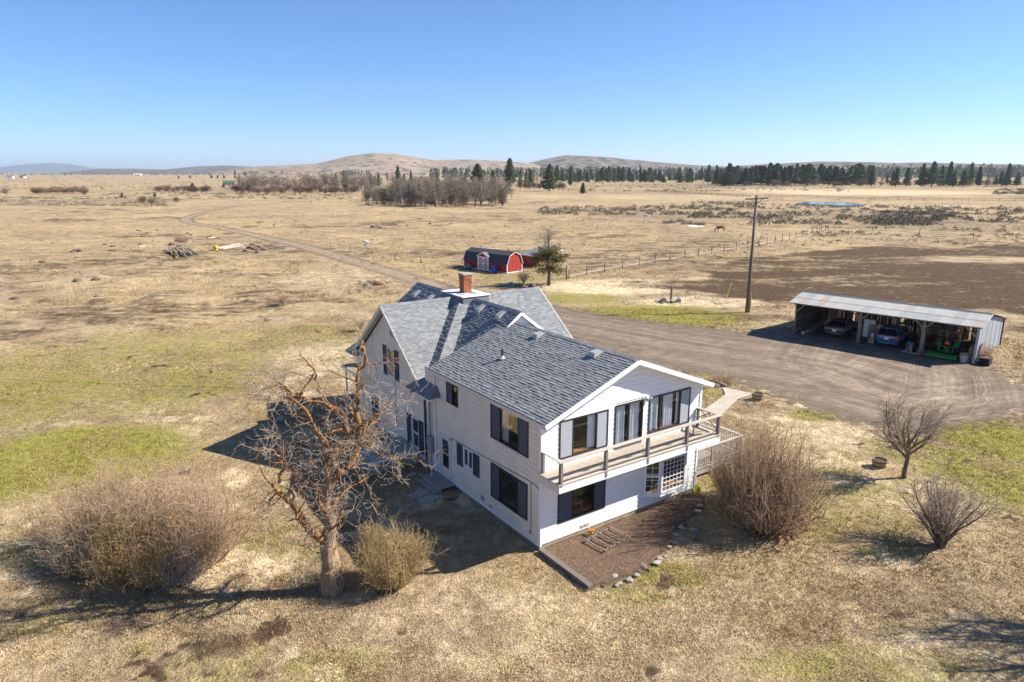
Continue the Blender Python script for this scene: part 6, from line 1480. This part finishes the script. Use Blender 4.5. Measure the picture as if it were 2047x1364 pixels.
t = thing('cabinet', 'pale old cabinet standing at the back of the carport', 'cabinet', CW(5.4, 3.6), CA); part('case', MB().box(-.5, .5, -.25, .25, 0, 1.7), 'wall_zinc', t); part('door', MB().box(-.46, -.02, -.27, -.251, .1, 1.6), 'plate_white', t); part('door', MB().box(.02, .46, -.27, -.251, .1, 1.6), 'plate_white', t)
t = thing('pallet', 'wooden pallet leaning behind the sedan', 'pallet', CW(6.0, 3.0), CA)
for i in range(7): part('slat', MB().bar((-.5 + i * .17, 0, 0.05), (-.5 + i * .17, .35, 1.35), .12, .02), 'log_post', t)
for k in (.1, .7, 1.2): part('stringer', MB().bar((-.56, .03 + .26 * k, k), (.58, .03 + .26 * k, k), .05, .08), 'log_post', t)
t = thing('ladder', 'pale pole ladder leaning at the middle of the carport', 'ladder', CW(7.0, 3.4), CA); part('stile', MB().bar((0, 0, 0), (.35, .8, 2.9), .05), 'white_wood', t); part('stile', MB().bar((.38, 0, 0), (.7, .8, 2.9), .05), 'white_wood', t)
for k in range(1, 9): part('rung', MB().bar((.35 * k / 9, .8 * k / 9, 2.9 * k / 9), (.38 + .33 * k / 9, .8 * k / 9, 2.9 * k / 9), .03), 'white_wood', t)
t = thing('workbench', 'cluttered workbench along the back of the carport', 'workbench', CW(9.0, 7.7), CA); part('bench_top', MB().box(-2.4, 2.4, -.4, .4, .85, .92), 'log_post', t)
for x in (-2.2, 0, 2.2): part('leg', MB().box(x - .05, x + .05, -.35, -.25, 0, .85), 'log_post', t)
part('clutter', MB().box(-2, -1.4, -.2, .3, .92, 1.3).box(-1, -.2, -.3, .2, .92, 1.5).box(.4, 1.2, -.2, .3, .92, 1.25).box(1.4, 2.0, -.2, .3, .92, 1.6), 'mower_grey', t)
t = thing('hanging_sign_board', 'pale boards hung high on the carport back wall', 'boards', CW(8.4, CDP - .06, 1.9), CA); part('board', MB().box(-.6, -.02, -.02, .02, 0, .35), 'white_wood', t); part('board', MB().box(.02, .6, -.02, .02, .02, .38), 'white_wood', t)
t = thing('sill_beam', 'pale squared beam lying inside the left carport wall', 'beam', CW(.75, .3), CA); part('beam', MB().bar((0, 0, .15), (0, 3.4, .15), .22, .3), 'white_wood', t); part('end_block', MB().box(-.14, .14, 3.45, 3.7, 0, .25), 'log_post', t)

# ---------------------------------------------------------------- red barn
BO = GP(928, 536); BA = R(-43.4); BL, BWd = 9.3, 3.2
bn = thing('red_barn', 'small red gambrel barn with white cross-braced double doors', 'barn', BO, BA)
WZ, KZ, TZ = 1.45, 2.55, 3.05; KO = .5
prof = [(0, .15), (0, WZ), (KO, KZ), (BWd / 2, TZ), (BWd - KO, KZ), (BWd, WZ), (BWd, .15)]
part('wall', MB().prism([(0.02, y, z) for y, z in prof], (BL - .04, 0, 0)), 'barn_red', bn)
for i in range(int(BL / .3)): part('batten', MB().box(i * .3 + .1, i * .3 + .125, -.02, 0.0, .2, WZ), 'barn_red', bn)
for i in range(1, 11):
    y = i * .29; zt = np.interp(y, [0, KO, BWd / 2, BWd - KO, BWd], [WZ, KZ, TZ, KZ, WZ]) - .1; part('batten', MB().box(BL - .02, BL + .005, y, y + .025, .2, zt), 'barn_red', bn)
ov = .12
q = [(-ov, WZ - .12), (KO - .05, KZ + .04), (BWd / 2, TZ + .06), (BWd - KO + .05, KZ + .04), (BWd + ov, WZ - .12)]
for (a, b) in zip(q[:-1], q[1:]): part('roof', MB().prism([(-.08, a[0], a[1]), (BL + .08, a[0], a[1]), (BL + .08, b[0], b[1]), (-.08, b[0], b[1])], (0, 0, .05)), 'barn_shingle', bn)
for (a, b) in zip(q[:-1], q[1:]):
    for x in (-.1, BL + .1): part('rake_trim', MB().bar((x, a[0], a[1] - .03), (x, b[0], b[1] - .03), .05, .13, up=(1, 0, 0)), 'white_trim', bn)
for y in (0, BWd): part('corner_trim', MB().box(BL - .06, BL + .04, y - .05, y + .05, .1, WZ), 'white_trim', bn); part('corner_trim', MB().box(-.04, .06, y - .05, y + .05, .1, WZ), 'white_trim', bn)
part('skirt', MB().box(0, BL, -.04, -.02, .08, .2).box(BL + .006, BL + .03, 0, BWd, .08, .2), 'white_trim', bn)
for x in (.4, 3, 6, 8.9): part('footing', MB().box(x - .15, x + .15, .02, .3, -.1, .15), 'concrete', bn)
# dormer with doors
dx0, dx1 = 3.15, 5.55; dzt = 2.62
dm = link('dormer', None, bn)
part('dormer_front', MB().prism([(dx0, -.1, .2), (dx1, -.1, .2), (dx1, -.1, dzt - .35), ((dx0 + dx1) / 2, -.1, dzt + .1), (dx0, -.1, dzt - .35)], (0, .9, 0)), 'barn_red', dm)
for s, xa, xb in ((-1, dx0 - .1, (dx0 + dx1) / 2), (1, (dx0 + dx1) / 2, dx1 + .1)):
    za, zb = (dzt - .42, dzt + .14) if s < 0 else (dzt + .14, dzt - .42)
    part('dormer_roof', MB().prism([(xa, -.2, za), (xb, -.2, zb), (xb, 1.4, zb), (xa, 1.4, za)], (0, 0, .05)), 'grey_shingle', dm); part('dormer_trim', MB().bar((xa, -.21, za - .02), (xb, -.21, zb - .02), .04, .14, up=(0, 0, 1)), 'white_trim', dm)
part('dormer_trim', MB().box(dx0, dx0 + .13, -.14, -.101, .2, dzt - .4).box(dx1 - .13, dx1, -.14, -.101, .2, dzt - .4).box(dx0 + .13, dx1 - .13, -.14, -.101, 2.0, 2.13), 'white_trim', dm)
for xa, xb in ((dx0 + .16, (dx0 + dx1) / 2 - .02), ((dx0 + dx1) / 2 + .02, dx1 - .16)):
    dd = link('barn_door', None, bn)
    part('leaf', MB().box(xa, xb, -.13, -.102, .22, 1.98), 'barn_red', dd)
    mb = MB(); y = -.15
    mb.box(xa, xa + .09, y, -.131, .22, 1.98).box(xb - .09, xb, y, -.131, .22, 1.98)
    for z in (.22, 1.06, 1.89): mb.box(xa + .09, xb - .09, y, -.131, z, z + .09)
    part('door_frame', mb, 'white_trim', dd); mb = MB()
    for z0, z1 in ((.31, 1.06), (1.15, 1.89)): mb.bar((xa + .09, -.142, z0), (xb - .09, -.142, z1), .03, .08, up=(0, 0, 1)).bar((xa + .09, -.145, z1), (xb - .09, -.145, z0), .03, .08, up=(0, 0, 1))
    part('cross_brace', mb, 'white_trim', dd)
# lean-to behind
LO = GP(1052, 533)
ls = thing('lean_to_shed', 'low shed with flat grey roof and white eave behind the red barn', 'shed', LO, R(-43.4))
part('wall', MB().box(-1.6, 0, 0, 3.0, 0, 1.75), 'barn_red', ls)
part('roof', MB().prism([(-1.9, -.2, 1.85), (2.9, -.2, 1.7), (2.9, 5.6, 2.4), (-1.9, 5.6, 2.55)], (0, 0, .07)), 'grey_shingle', ls)
part('eave_trim', MB().bar((-1.9, -.23, 1.84), (2.9, -.23, 1.7), .05, .14), 'white_trim', ls); part('eave_trim', MB().bar((2.93, -.23, 1.7), (2.93, 5.6, 2.4), .05, .12), 'white_trim', ls)
for x, y in ((2.7, 0), (2.7, 4.4), (-1.7, 4.4)): part('post', MB().bar((x, y, -.1), (x, y, 1.7), .12), 'log_post', ls)
# barrels in front of the barn
def BWp(x, y): c, s = math.cos(BA), math.sin(BA); return Vector((BO.x + x * c - y * s, BO.y + x * s + y * c, 0))
t = thing('blue_barrel', 'bright blue plastic barrel in front of the red barn', 'barrel', BWp(7.4, -.75)); part('drum', MB().lathe([(.3, 0), (.42, .12), (.45, .6), (.42, 1.0), (.3, 1.1)], 14), 'blue_tarp', t, True); part('cap', MB().lathe([(.09, 1.1), (.09, 1.16), (.02, 1.17)], 10), 'black_rubber', t)
t = thing('garden_cart', 'grey covered garden machine left of the barn doors', 'machine', BWp(1.7, -.7), BA); part('cover', loft([[(-.45, y, .25), (-.4, y, z * .8), (-.15, y, z), (.2, y, z * .95), (.42, y, z * .7), (.45, y, .25)] for y, z in ((-.3, .5), (0, .95), (.3, .85), (.4, .5))]), 'mower_grey', t, True)
for x in (-.4, .4): wheel(t, x, .1, .2, .12)

# ---------------------------------------------------------------- utility pole, stakes, wire
up = thing('utility_pole', 'tall wooden utility pole with one crossarm beside the yard', 'utility pole', GP(1493, 625))
part('pole', MB().tube([(0, 0, -.3), (.02, 0, 6), (0, 0, 12.25)], [.19, .155, .12], 10), 'pole_wood', up, True)
ca = part('crossarm', MB().bar((-1.15, -.14, 11.85), (1.15, -.14, 11.95), .1, .12), 'pole_wood', up)
for x in (-1.05, -.5, .5, 1.05): part('insulator', MB().lathe([(.02, 0), (.02, .1), (.05, .12), (.05, .2), (.02, .22)], 8, 'z', (x, -.14, 11.96 + x * .04)), 'white_trim', ca)
part('brace', MB().bar((-.6, -.14, 11.85), (0, -.12, 11.3), .02, .05).bar((.6, -.14, 11.88), (0, -.12, 11.3), .02, .05), 'iron_band', up)
part('yard_lamp', MB().tube([(0, 0, 7.2), (.3, -.2, 7.4), (.6, -.3, 7.35)], .03, 6), 'pipe_grey', up); part('lamp_head', MB().lathe([(.03, .1), (.18, 0), (.16, -.1), (.05, -.18)], 10, 'z', (.62, -.3, 7.3)), 'meter_grey', up)
part('stub', MB().tube([(.28, .05, -.2), (.26, .05, 2.0)], .12, 8), 'log_post', up)
part('conduit', MB().tube([(-.2, -.05, 0), (-.16, -.05, 6.5)], .025, 6), 'pipe_grey', up)
st_ = thing('marker_stake', 'leaning yellow marker stake beside the utility pole', 'stake', GP(1455, 598)); part('stake', MB().tube([(-.25, 0, -.1), (.25, 0, 1.75)], .06, 7), 'yellow_paint', st_); part('cap', MB().tube([(.25, 0, 1.75), (.26, 0, 1.8)], .07, 7), 'white_trim', st_)
wr = thing('service_wire', 'thin black service wire leaving the house corner to the left', 'wire', (0, 0, 0))
a = HW(-.6, 9.4, 4.2); b = Vector((-62, 33, 7.5)); pts = [a.lerp(b, t_) + Vector((0, 0, -2.2 * 4 * t_ * (1 - t_) * .35)) for t_ in np.linspace(0, 1, 24)]
part('wire', MB().tube(pts, .0055, 4), 'wire_black', wr); part('wire_clamp', MB().tube([a, a.lerp(b, .004)], .04, 6), 'iron_band', wr)

# ---------------------------------------------------------------- fences
def fence(name, label, pts, spacing, hgt, rails, rail_m, rw_, post_r=.07, post_m='fence_wood', seed=1):
    rr = random.Random(seed); w = [GP(*q) for q in pts]; d = [0]
    for i in range(1, len(w)): d.append(d[-1] + (w[i] - w[i - 1]).length)
    n = max(2, int(d[-1] / spacing)); P = []
    for k in range(n + 1):
        s = d[-1] * k / n; i = max(j for j in range(len(d)) if d[j] <= s + 1e-6); i = min(i, len(w) - 2); tt = (s - d[i]) / (d[i + 1] - d[i]); p = w[i].lerp(w[i + 1], tt); p.z = gz(p.x, p.y); P.append(p)
    t = thing(name, label, 'fence', P[0])
    for p in P:
        q = p - P[0]; h = hgt * rr.uniform(.85, 1.12); part('post', MB().tube([q + Vector((0, 0, -.2)), q + Vector((rr.uniform(-.06, .06), rr.uniform(-.06, .06), h))], post_r, 6), post_m, t)
    for z in rails:
        for p, q in zip(P[:-1], P[1:]): part('rail', MB().tube([p - P[0] + Vector((0, 0, z * hgt)), (p + q) / 2 - P[0] + Vector((0, 0, z * hgt - .05)), q - P[0] + Vector((0, 0, z * hgt))], rw_, 5), rail_m, t)
    return t
f1 = fence('corral_fence', 'corral fence of dark posts with a white rail running up from the yard', [(1137, 558), (1194, 546), (1352, 519), (1520, 492), (1600, 474), (1650, 460)], 4.6, 1.45, (.32,), 'white_rope', .035)
gp = thing('gate_post', 'yellow-brown corner post at the near end of the corral fence', 'post', GP(1133, 559)); part('post', MB().tube([(0, 0, -.2), (0, 0, 1.9)], .16, 8), 'barrel_wood', gp, True); part('post_cap', MB().lathe([(.17, 1.9), (.17, 1.94), (.02, 1.97)], 8), 'log_post', gp)
fence('rail_fence', 'dark rail fence across the far middle pasture', [(1290, 385.5), (1380, 389), (1500, 394)], 5.5, 1.5, (.35, .65, .95), 'fence_wood', .07, .1, seed=2)
fence('rail_fence', 'long dark rail fence beyond the stock pond', [(1515, 394), (1650, 396), (1850, 402.5), (2060, 405)], 6.5, 1.5, (.4, .9), 'fence_wood', .07, .1, seed=3)
fence('wire_fence', 'sparse wire fence with thin posts right of the corral', [(1655, 459), (1725, 463), (1797, 468), (1864, 473), (2000, 481), (2060, 486)], 11, 1.5, (.4, .9), 'wire_black', .012, .07, seed=4)
fence('wire_fence', 'thin wire fence between the road and the barn', [(660, 497), (760, 513), (850, 528), (925, 530)], 7, 1.1, (.5, .9), 'wire_black', .012, .05, seed=5)
fence('wire_fence', 'faint wire fence far out on the left plain', [(-10, 414), (60, 413), (140, 411), (230, 409)], 11, 1.5, (.5, .9), 'wire_black', .012, .08, seed=6)

# ---------------------------------------------------------------- horses
def horse(label, loc, rot, m, grazing):
    t = thing('horse', label, 'horse', loc, rot)
    V = [(0, 0, 1.22), (-.55, 0, 1.25), (-.85, 0, 1.22), (.45, 0, 1.2), (.75, 0, 1.25)]; E_ = [(0, 1), (1, 2), (0, 3), (3, 4)]; Rr = [.33, .34, .25, .34, .27]
    def ch(a, pts):
        p = a
        for q, r in pts: V.append(q); Rr.append(r); E_.append((p, len(V) - 1)); p = len(V) - 1
    if grazing: ch(4, [((1.05, .02, 1.05), .19), ((1.3, .03, .72), .15), ((1.42, .03, .42), .14), ((1.5, .03, .2), .12), ((1.52, .03, .06), .07)])
    else: ch(4, [((1.0, 0, 1.55), .2), ((1.15, 0, 1.85), .15), ((1.3, 0, 1.9), .14), ((1.5, .02, 1.72), .11), ((1.62, .02, 1.6), .08)])
    for s in (-1, 1):
        o = .08 * s
        ch(3, [((.58 + o, .17 * s, .85), .13), ((.6 + o, .17 * s, .5), .08), ((.6 + o, .17 * s, .12), .055), ((.63 + o, .17 * s, .02), .07)])
        ch(2, [((-.78 + o, .18 * s, .88), .17), ((-.7 + o, .18 * s, .68), .11), ((-.88 + o, .18 * s, .48), .075), ((-.86 + o, .18 * s, .12), .055), ((-.83 + o, .18 * s, .02), .07)])
    me = bpy.data.meshes.new('body'); me.from_pydata(V, E_, []); me.materials.append(MATS[m])
    o = link('body', me, t); md = o.modifiers.new('skin', 'SKIN')
    for i, r in enumerate(Rr): me.skin_vertices[0].data[i].radius = (r, r)
    me.skin_vertices[0].data[0].use_root = True
    o.modifiers.new('sub', 'SUBSURF').levels = 1; o.modifiers['sub'].render_levels = 1
    part('tail', MB().tube([(-.98, 0, 1.3), (-1.12, 0, 1.1), (-1.15, 0, .6), (-1.12, 0, .4)], [.05, .08, .07, .02], 7), 'dark_bark' if grazing else m, t, True)
    nk = [(.7, 0, 1.5), (1.0, .02, 1.27), (1.32, .03, .88)] if grazing else [(.75, 0, 1.55), (.95, 0, 1.8), (1.1, 0, 2.02)]
    part('mane', MB().tube(nk, [.05, .07, .04], 6), m, t, True)
    hd = (1.36, .03, .64) if grazing else (1.2, 0, 2.06)
    for s in (-1, 1): part('ear', MB().tube([(hd[0], hd[1] + .07 * s, hd[2] - .06), (hd[0] - .02, hd[1] + .09 * s, hd[2] + .12)], [.04, .01], 5), m, t)
horse('brown horse grazing in the corral left of the pole', GP(1440, 464), R(180), 'sorrel_coat', True)
horse('pale cream horse standing by the sage beyond the corral', GP(1292, 437), R(180), 'cream_coat', False)

# ---------------------------------------------------------------- stones
def rock_mesh(seed, m, flat=.6):
    bm = bmesh.new(); bmesh.ops.create_icosphere(bm, subdivisions=2, radius=1.0); rr = random.Random(seed)
    ax = [Vector((rr.gauss(0, 1), rr.gauss(0, 1), rr.gauss(0, 1))).normalized() for _ in range(9)]; of = [rr.uniform(.6, .95) for _ in ax]
    for v in bm.verts:
        for a_, o_ in zip(ax, of):
            d = v.co.dot(a_)
            if d > o_: v.co -= a_ * (d - o_) * .85
        v.co.z *= flat; v.co.z = max(v.co.z, -.35)
    me = bpy.data.meshes.new('rock'); bm.to_mesh(me); bm.free(); me.materials.append(MATS[m]); return me
RK = {m: [rock_mesh(i + 10 * j, m) for i in range(3)] for j, m in enumerate(('basalt', 'pale_stone', 'rust_stone'))}
rk = random.Random(8)
def rock(p, s, m, label, group, name='rock'):
    o = link(name, rk.choice(RK[m]), None, (p.x, p.y, p.z + s * .2), rk.uniform(0, 6.28), (s * rk.uniform(.8, 1.3), s * rk.uniform(.8, 1.2), s * rk.uniform(.8, 1.1)))
    return tag(o, label, 'rock', group)
edge = [(.55, -3.28), (.85, -3.4), (1.15, -3.3), (1.45, -3.42), (1.62, -3.2), (1.9, -3.35), (2.2, -3.3), (2.45, -3.18), (2.7, -3.3), (3.0, -3.12), (3.3, -3.1), (3.55, -2.95), (3.85, -2.95), (4.1, -2.78), (4.45, -2.62), (4.75, -2.5), (5.0, -2.35), (5.3, -2.3), (5.5, -2.02), (5.8, -2.05), (6.0, -1.85), (6.35, -1.85), (6.6, -1.6), (6.85, -1.7), (7.15, -1.45), (7.5, -1.4), (7.8, -1.15), (8.2, -1.1), (8.55, -.8), (6.2, -2.3), (5.6, -2.6), (8.0, -.5), (1.3, -3.0), (1.75, -3.0)]
for i, (x, y) in enumerate(edge): rock(HW(x + rk.uniform(-.12, .12), y + rk.uniform(-.14, .14), .02), rk.uniform(.06, .19), rk.choice(['pale_stone', 'pale_stone', 'basalt']), 'rounded stone edging the mulch bed', 'stones edging the mulch bed', 'edging_stone')
field = [(85, 525, .5), (23, 530, .4), (155, 502, .7), (160, 503, .5), (145, 505, .4), (210, 490, .5), (225, 495, .7), (247, 495, .5), (276, 470, .4), (285, 475, .6), (295, 468, .5), (282, 490, .6), (306, 484, .4), (318, 485, .4), (275, 462, .4), (315, 462, .3), (280, 463, .3), (345, 490, .8), (352, 487, .7), (360, 492, .6), (375, 468, .5), (382, 470, .4), (420, 475, .6), (155, 562, .5), (193, 560, .6), (30, 600, .5), (195, 595, .5), (518, 445, .6), (525, 444, .5), (548, 450, .5), (745, 454, .8), (752, 453, .7), (760, 455, .6), (815, 451, .5), (860, 447, .5), (1010, 453, .4), (1017, 454, .4), (622, 403, .7), (700, 400, .8), (655, 396, .6)]
for px, py, s in field: rock(GP(px, py), s, 'basalt', 'dark basalt rock lying in the straw pasture', 'basalt rocks scattered in the pasture')
for px, py, s in ((500, 497, .7), (510, 500, .8), (520, 496, .8), (530, 500, .7), (540, 498, .6), (492, 503, .6), (515, 505, .6), (545, 492, .6), (505, 490, .6)): rock(GP(px, py), s, 'basalt', 'rock in the heap beside the white lumber', 'rocks of the heap by the lumber')
for px, py, s in ((722, 487, .5), (730, 485, .7), (737, 488, .6), (744, 486, .5), (733, 491, .5)): rock(GP(px, py), s, 'pale_stone', 'stone in the small heap beside the farm road', 'stones of the small roadside heap')
for px, py, s, m, l in ((758, 569, .8, 'rust_stone', 'large rust-coloured boulder on the mound behind the house'), (768, 567, .5, 'basalt', 'dark rock right of the rust-coloured boulder'), (731, 571, .45, 'basalt', 'long dark rock left of the rust-coloured boulder'), (778, 568, .35, 'basalt', 'small dark rock at the right end of the mound')): rock(GP(px, py), s, m, l, 'rocks on the mound behind the house')
for px, py, s in ((1012, 570, .45), (1020, 568, .5), (1029, 570, .45), (1038, 573, .5), (1048, 575, .55), (1058, 573, .5), (1066, 574, .6), (1073, 577, .45), (1080, 575, .35), (1025, 575, .4)): rock(GP(px, py), s, 'basalt' if px > 1035 else 'pale_stone', 'rock in the low row near the pine behind the roof', 'rocks in the row near the pine')
for px, py, s in ((1418, 768, .3), (1426, 766, .35), (1436, 768, .3), (1444, 771, .3), (1430, 773, .3)): rock(GP(px, py), s, 'basalt', 'dark stone in the small heap at the path', 'stones of the small heap at the path')

# ---------------------------------------------------------------- lumber and debris in the left pasture
def beam(label, group, a, b, w, m, name='old_beam', za=.15, zb=.15):
    A_, B_ = GP(*a), GP(*b); t = thing(name, label, 'beam', A_, 0, group); d = B_ - A_
    part('beam', MB().bar((0, 0, za), (d.x, d.y, d.z + zb), w, w), m, t)
    return t
for i in range(9):
    x = 338 + i * 5.4; o = beam('weathered dark beam leaning in the row in the left pasture', 'leaning beams in the left pasture', (x, 502 + i * .3), (x + 6 + (i * 7 % 5) * 4, 511 + (i * 3 % 4) * 1.5), .22, 'old_beam', za=.7, zb=.2)
for i, (a, b) in enumerate((((432, 499), (470, 492)), ((438, 500), (480, 491)), ((446, 501), (486, 494)), ((540, 497), (575, 497)), ((548, 499), (572, 500)))): beam('bleached white plank in the scrap heap in the left pasture', 'bleached planks in the left pasture', a, b, .22, 'white_wood', 'bleached_plank', .3, .35)
beam('white plank lying beside the small rocks left of the leaning beams', None, (277, 496), (289, 494), .35, 'white_wood', 'bleached_plank'); beam('white plank by the dark rocks near the road', None, (415, 478), (430, 476), .3, 'white_wood', 'bleached_plank')
ym = thing('yellow_drum', 'small yellow drum beside the scrap heap in the left pasture', 'drum', GP(432, 500)); part('drum', MB().lathe([(.4, 0), (.42, .05), (.42, .8), (.38, .85)], 12), 'yellow_paint', ym); part('drum_band', MB().lathe([(.43, .35), (.43, .45)], 12), 'iron_band', ym)
shrub('rusty_brush', 'rust-brown dead brush heap beside rocks in the left pasture', GP(362, 486), 91, 160, 1.6, 1.2, 1.3, 'brown_twig', 'brown_twig', None, fine=1, foot=.8, r=.03)
# brush and logs near the path and corral
shrub('brush_pile', 'dry brush pile beside the footpath', GP(1440, 766), 92, 45, 1.0, .6, .35, 'brown_twig', 'olive_twig', None, fine=1, foot=.9, r=.025)
for i, (px, py, s) in enumerate(((1338, 446, 2.2), (1375, 448, 2.4), (1400, 450, 2.0), (1360, 443, 1.8))): shrub('brush_pile', ['grey brush heap left of the wallow in the corral', 'long brush heap along the wallow in the corral', 'brush heap at the right end of the wallow', 'small brush heap behind the wallow'][i], GP(px, py), 93 + i, 110, s, .9, .9, 'grey_twig', 'grey_twig', 'brush heaps at the corral wallow', fine=1, foot=.9, r=.05)
sn = thing('snow_patch', 'small white leftover snow patch in the corral wallow', 'snow', GP(1384, 453)); part('snow_cap', MB().lathe([(.05, .3), (1.0, .26), (1.7, .12), (2.0, -.05)], 14), 'snow', sn, True); part('snow_edge', MB().lathe([(.05, .22), (.5, .18), (.9, -.05)], 10, 'z', (2.3, .2, 0)), 'snow', sn, True)

# ---------------------------------------------------------------- yard things
jp = thing('well_head', 'low heap of pale boards with a dark post in the grass by the yard', 'heap', GP(1341, 604))
part('post', MB().tube([(0, 0, -.2), (.02, 0, 1.75)], .13, 8), 'pole_wood', jp)
for i in range(12):
    a = rk.uniform(0, 3.14); x, y = rk.uniform(-1.0, 1.0), rk.uniform(-.5, .5); part('board', MB().bar((x - .5 * math.cos(a), y - .5 * math.sin(a), .12 + .035 * i), (x + .5 * math.cos(a), y + .5 * math.sin(a), .16 + .035 * i), .22, .04), 'pale_stone' if i % 3 else 'white_wood', jp)
part('block', MB().box(-1.15, -.6, -.35, .35, 0, .3).box(.55, 1.1, -.3, .4, 0, .35), 'pale_stone', jp)
def planter(label, loc, s):
    t = thing('half_barrel', label, 'planter', loc, 0, None, s)
    n = 16
    for k in range(n):
        a0, a1 = 2 * math.pi * k / n + .012, 2 * math.pi * (k + 1) / n - .012; r0, r1 = .29, .36; q = []
        for r_, z in ((r0, 0), (r1, .42)): q += [(r_ * math.cos(a0), r_ * math.sin(a0), z), (r_ * math.cos(a1), r_ * math.sin(a1), z), ((r_ - .03) * math.cos(a1), (r_ - .03) * math.sin(a1), z), ((r_ - .03) * math.cos(a0), (r_ - .03) * math.sin(a0), z)]
        part('stave', MB().add(q, [(0, 1, 5, 4), (1, 2, 6, 5), (2, 3, 7, 6), (3, 0, 4, 7), (4, 5, 6, 7)]), 'barrel_wood', t)
    for z, r_ in ((.08, .312), (.3, .347)): part('hoop', MB().lathe([(r_, z), (r_ + .012, z + .002), (r_ + .018, z + .045), (r_ + .004, z + .047)], 20), 'iron_band', t)
    part('soil', MB().lathe([(.335, .33), (.15, .36), (.02, .35)], 14), 'potting_soil', t)
planter('half-barrel planter on the lawn beside the small bare tree', GP(1757, 934), 1.0); planter('half-barrel planter at the end of the footpath', GP(1514, 799), 1.05)
# things on the mulch bed
tb = thing('timber_edging', 'grey railway-sleeper edging at the left end of the mulch bed', 'edging', HW(-.02, 0), HTH); part('sleeper', MB().box(-.12, .10, -3.05, -.06, -.05, .19), 'old_beam', tb); part('end_stake', MB().box(-.16, -.122, -2.95, -2.85, -.05, .16), 'old_beam', tb)
tl = thing('wooden_trellis', 'old wooden trellis frame lying on the mulch bed', 'trellis', HW(2.55, -.95, .09), HTH + R(8))
for y in (-.55, .45): part('side_rail', MB().bar((-.75, y, .07), (.85, y + .05, .05), .05, .05), 'old_beam', tl)
for x in (-.7, -.35, .1, .45, .8): part('cross_slat', MB().bar((x, -.62, .11), (x + .05, .55, .11), .04, .03), 'log_post', tl)
fl_ = thing('orange_flowers', 'small clump of orange flowers against the front foundation', 'flowers', HW(2.35, -.3, .05))
for i in range(9):
    x, y, h = rk.uniform(-.12, .12), rk.uniform(-.1, .1), rk.uniform(.15, .32); part('stem', MB().tube([(x * .4, y * .4, 0), (x, y, h)], .008, 4), 'straw_twig', fl_); part('bloom', MB().lathe([(.01, h - .02), (.055, h), (.045, h + .03), (.01, h + .035)], 8, 'z', (x, y, 0)), 'petal_orange', fl_)
f2 = thing('orange_flowers', 'single orange flower tuft on the lawn below the brown shrub', 'flowers', GP(1556, 1080))
for i in range(5):
    x, y, h = rk.uniform(-.08, .08), rk.uniform(-.06, .06), rk.uniform(.06, .14); part('stem', MB().tube([(x * .4, y * .4, 0), (x, y, h)], .008, 4), 'straw_twig', f2); part('bloom', MB().lathe([(.01, h - .02), (.05, h), (.04, h + .03), (.01, h + .035)], 8, 'z', (x, y, 0)), 'petal_orange', f2)
lt = thing('yellow_lantern', 'bright yellow-green garden lantern at the right house corner', 'lantern', HW(8.75, -.35, 0)); part('foot', MB().lathe([(.05, 0), (.05, .22)], 8), 'straw_twig', lt); part('globe', MB().lathe([(.05, .22), (.13, .32), (.15, .45), (.1, .6), (.03, .64)], 12), 'lime_plastic', lt, True)
for i, (x, y, a_) in enumerate(((-1.75, 7.1, .2), (-1.55, 6.45, .1), (-1.0, 9.2, .5))):
    s_ = thing('paving_slab', ['pale paving slab left of the side steps', 'pale paving slab in front of the side steps', 'small slab by the foundation near the meter'][i], 'slab', HW(x, y, 0), HTH + a_); part('slab', MB().box(-.45, .45, -.28, .28, -.03, .05) if i < 2 else MB().box(-.2, .2, -.15, .15, -.03, .06), 'concrete', s_)
# furniture on the lower deck
ch_ = thing('deck_chair', 'tan slatted chair on the lower deck', 'chair', HW(10.6, 2.6, .55), HTH + R(200))
for x in (-.26, .26):
    for y in (-.25, .25): part('leg', MB().bar((x, y, 0), (x, y, .42), .05), 'barrel_wood', ch_)
for k in range(5): part('seat_slat', MB().box(-.3, .3, -.28 + k * .12, -.18 + k * .12, .42, .45), 'barrel_wood', ch_); part('back_slat', MB().bar((-.26 + k * .13, .28, .45), (-.26 + k * .13, .45, 1.05), .1, .02), 'barrel_wood', ch_)
# far farm buildings
def far_house(label, px, py, w, d, h, wall, roofm, rot):
    t = thing('far_house', label, 'house', GP(px, py), rot)
    part('wall', MB().prism([(-w / 2, -d / 2, 0), (w / 2, -d / 2, 0), (w / 2, d / 2, 0), (-w / 2, d / 2, 0)], (0, 0, h)), wall, t)
    part('roof', MB().prism([(-w / 2 - .4, -d / 2 - .5, h - .1), (-w / 2 - .4, 0, h + d * .3), (-w / 2 - .4, d / 2 + .5, h - .1)], (w + .8, 0, 0)), roofm, t)
    part('door', MB().box(-.6, .6, -d / 2 - .06, -d / 2, 0, 2.1), 'dark_frame', t)
    for x in (-w * .3, w * .3): part('window', MB().box(x - .7, x + .7, -d / 2 - .05, -d / 2, 1.0, 2.2), 'dark_frame', t)
far_house('green-roofed farmhouse among bushes at the left thicket', 458, 372, 12, 8, 3.2, 'grey_timber', 'far_green', R(20))
far_house('white farmhouse at the left picture edge on the plain', 20, 356.5, 16, 10, 4.5, 'white_siding', 'grey_shingle', R(10))
far_house('pale house right of the white farmhouse on the left plain', 46, 356, 14, 9, 4, 'cream_siding', 'barn_shingle', R(-15))
far_house('long white shed far out on the left plain', 275, 350.6, 36, 14, 4.5, 'white_siding', 'white_metal', R(5))
far_house('white building far away below the scrub hill', 1285, 353.5, 40, 16, 6, 'white_siding', 'white_metal', R(5))
far_house('small white house among trees below the tan hill', 735, 358, 16, 10, 4, 'white_siding', 'grey_shingle', R(-10))
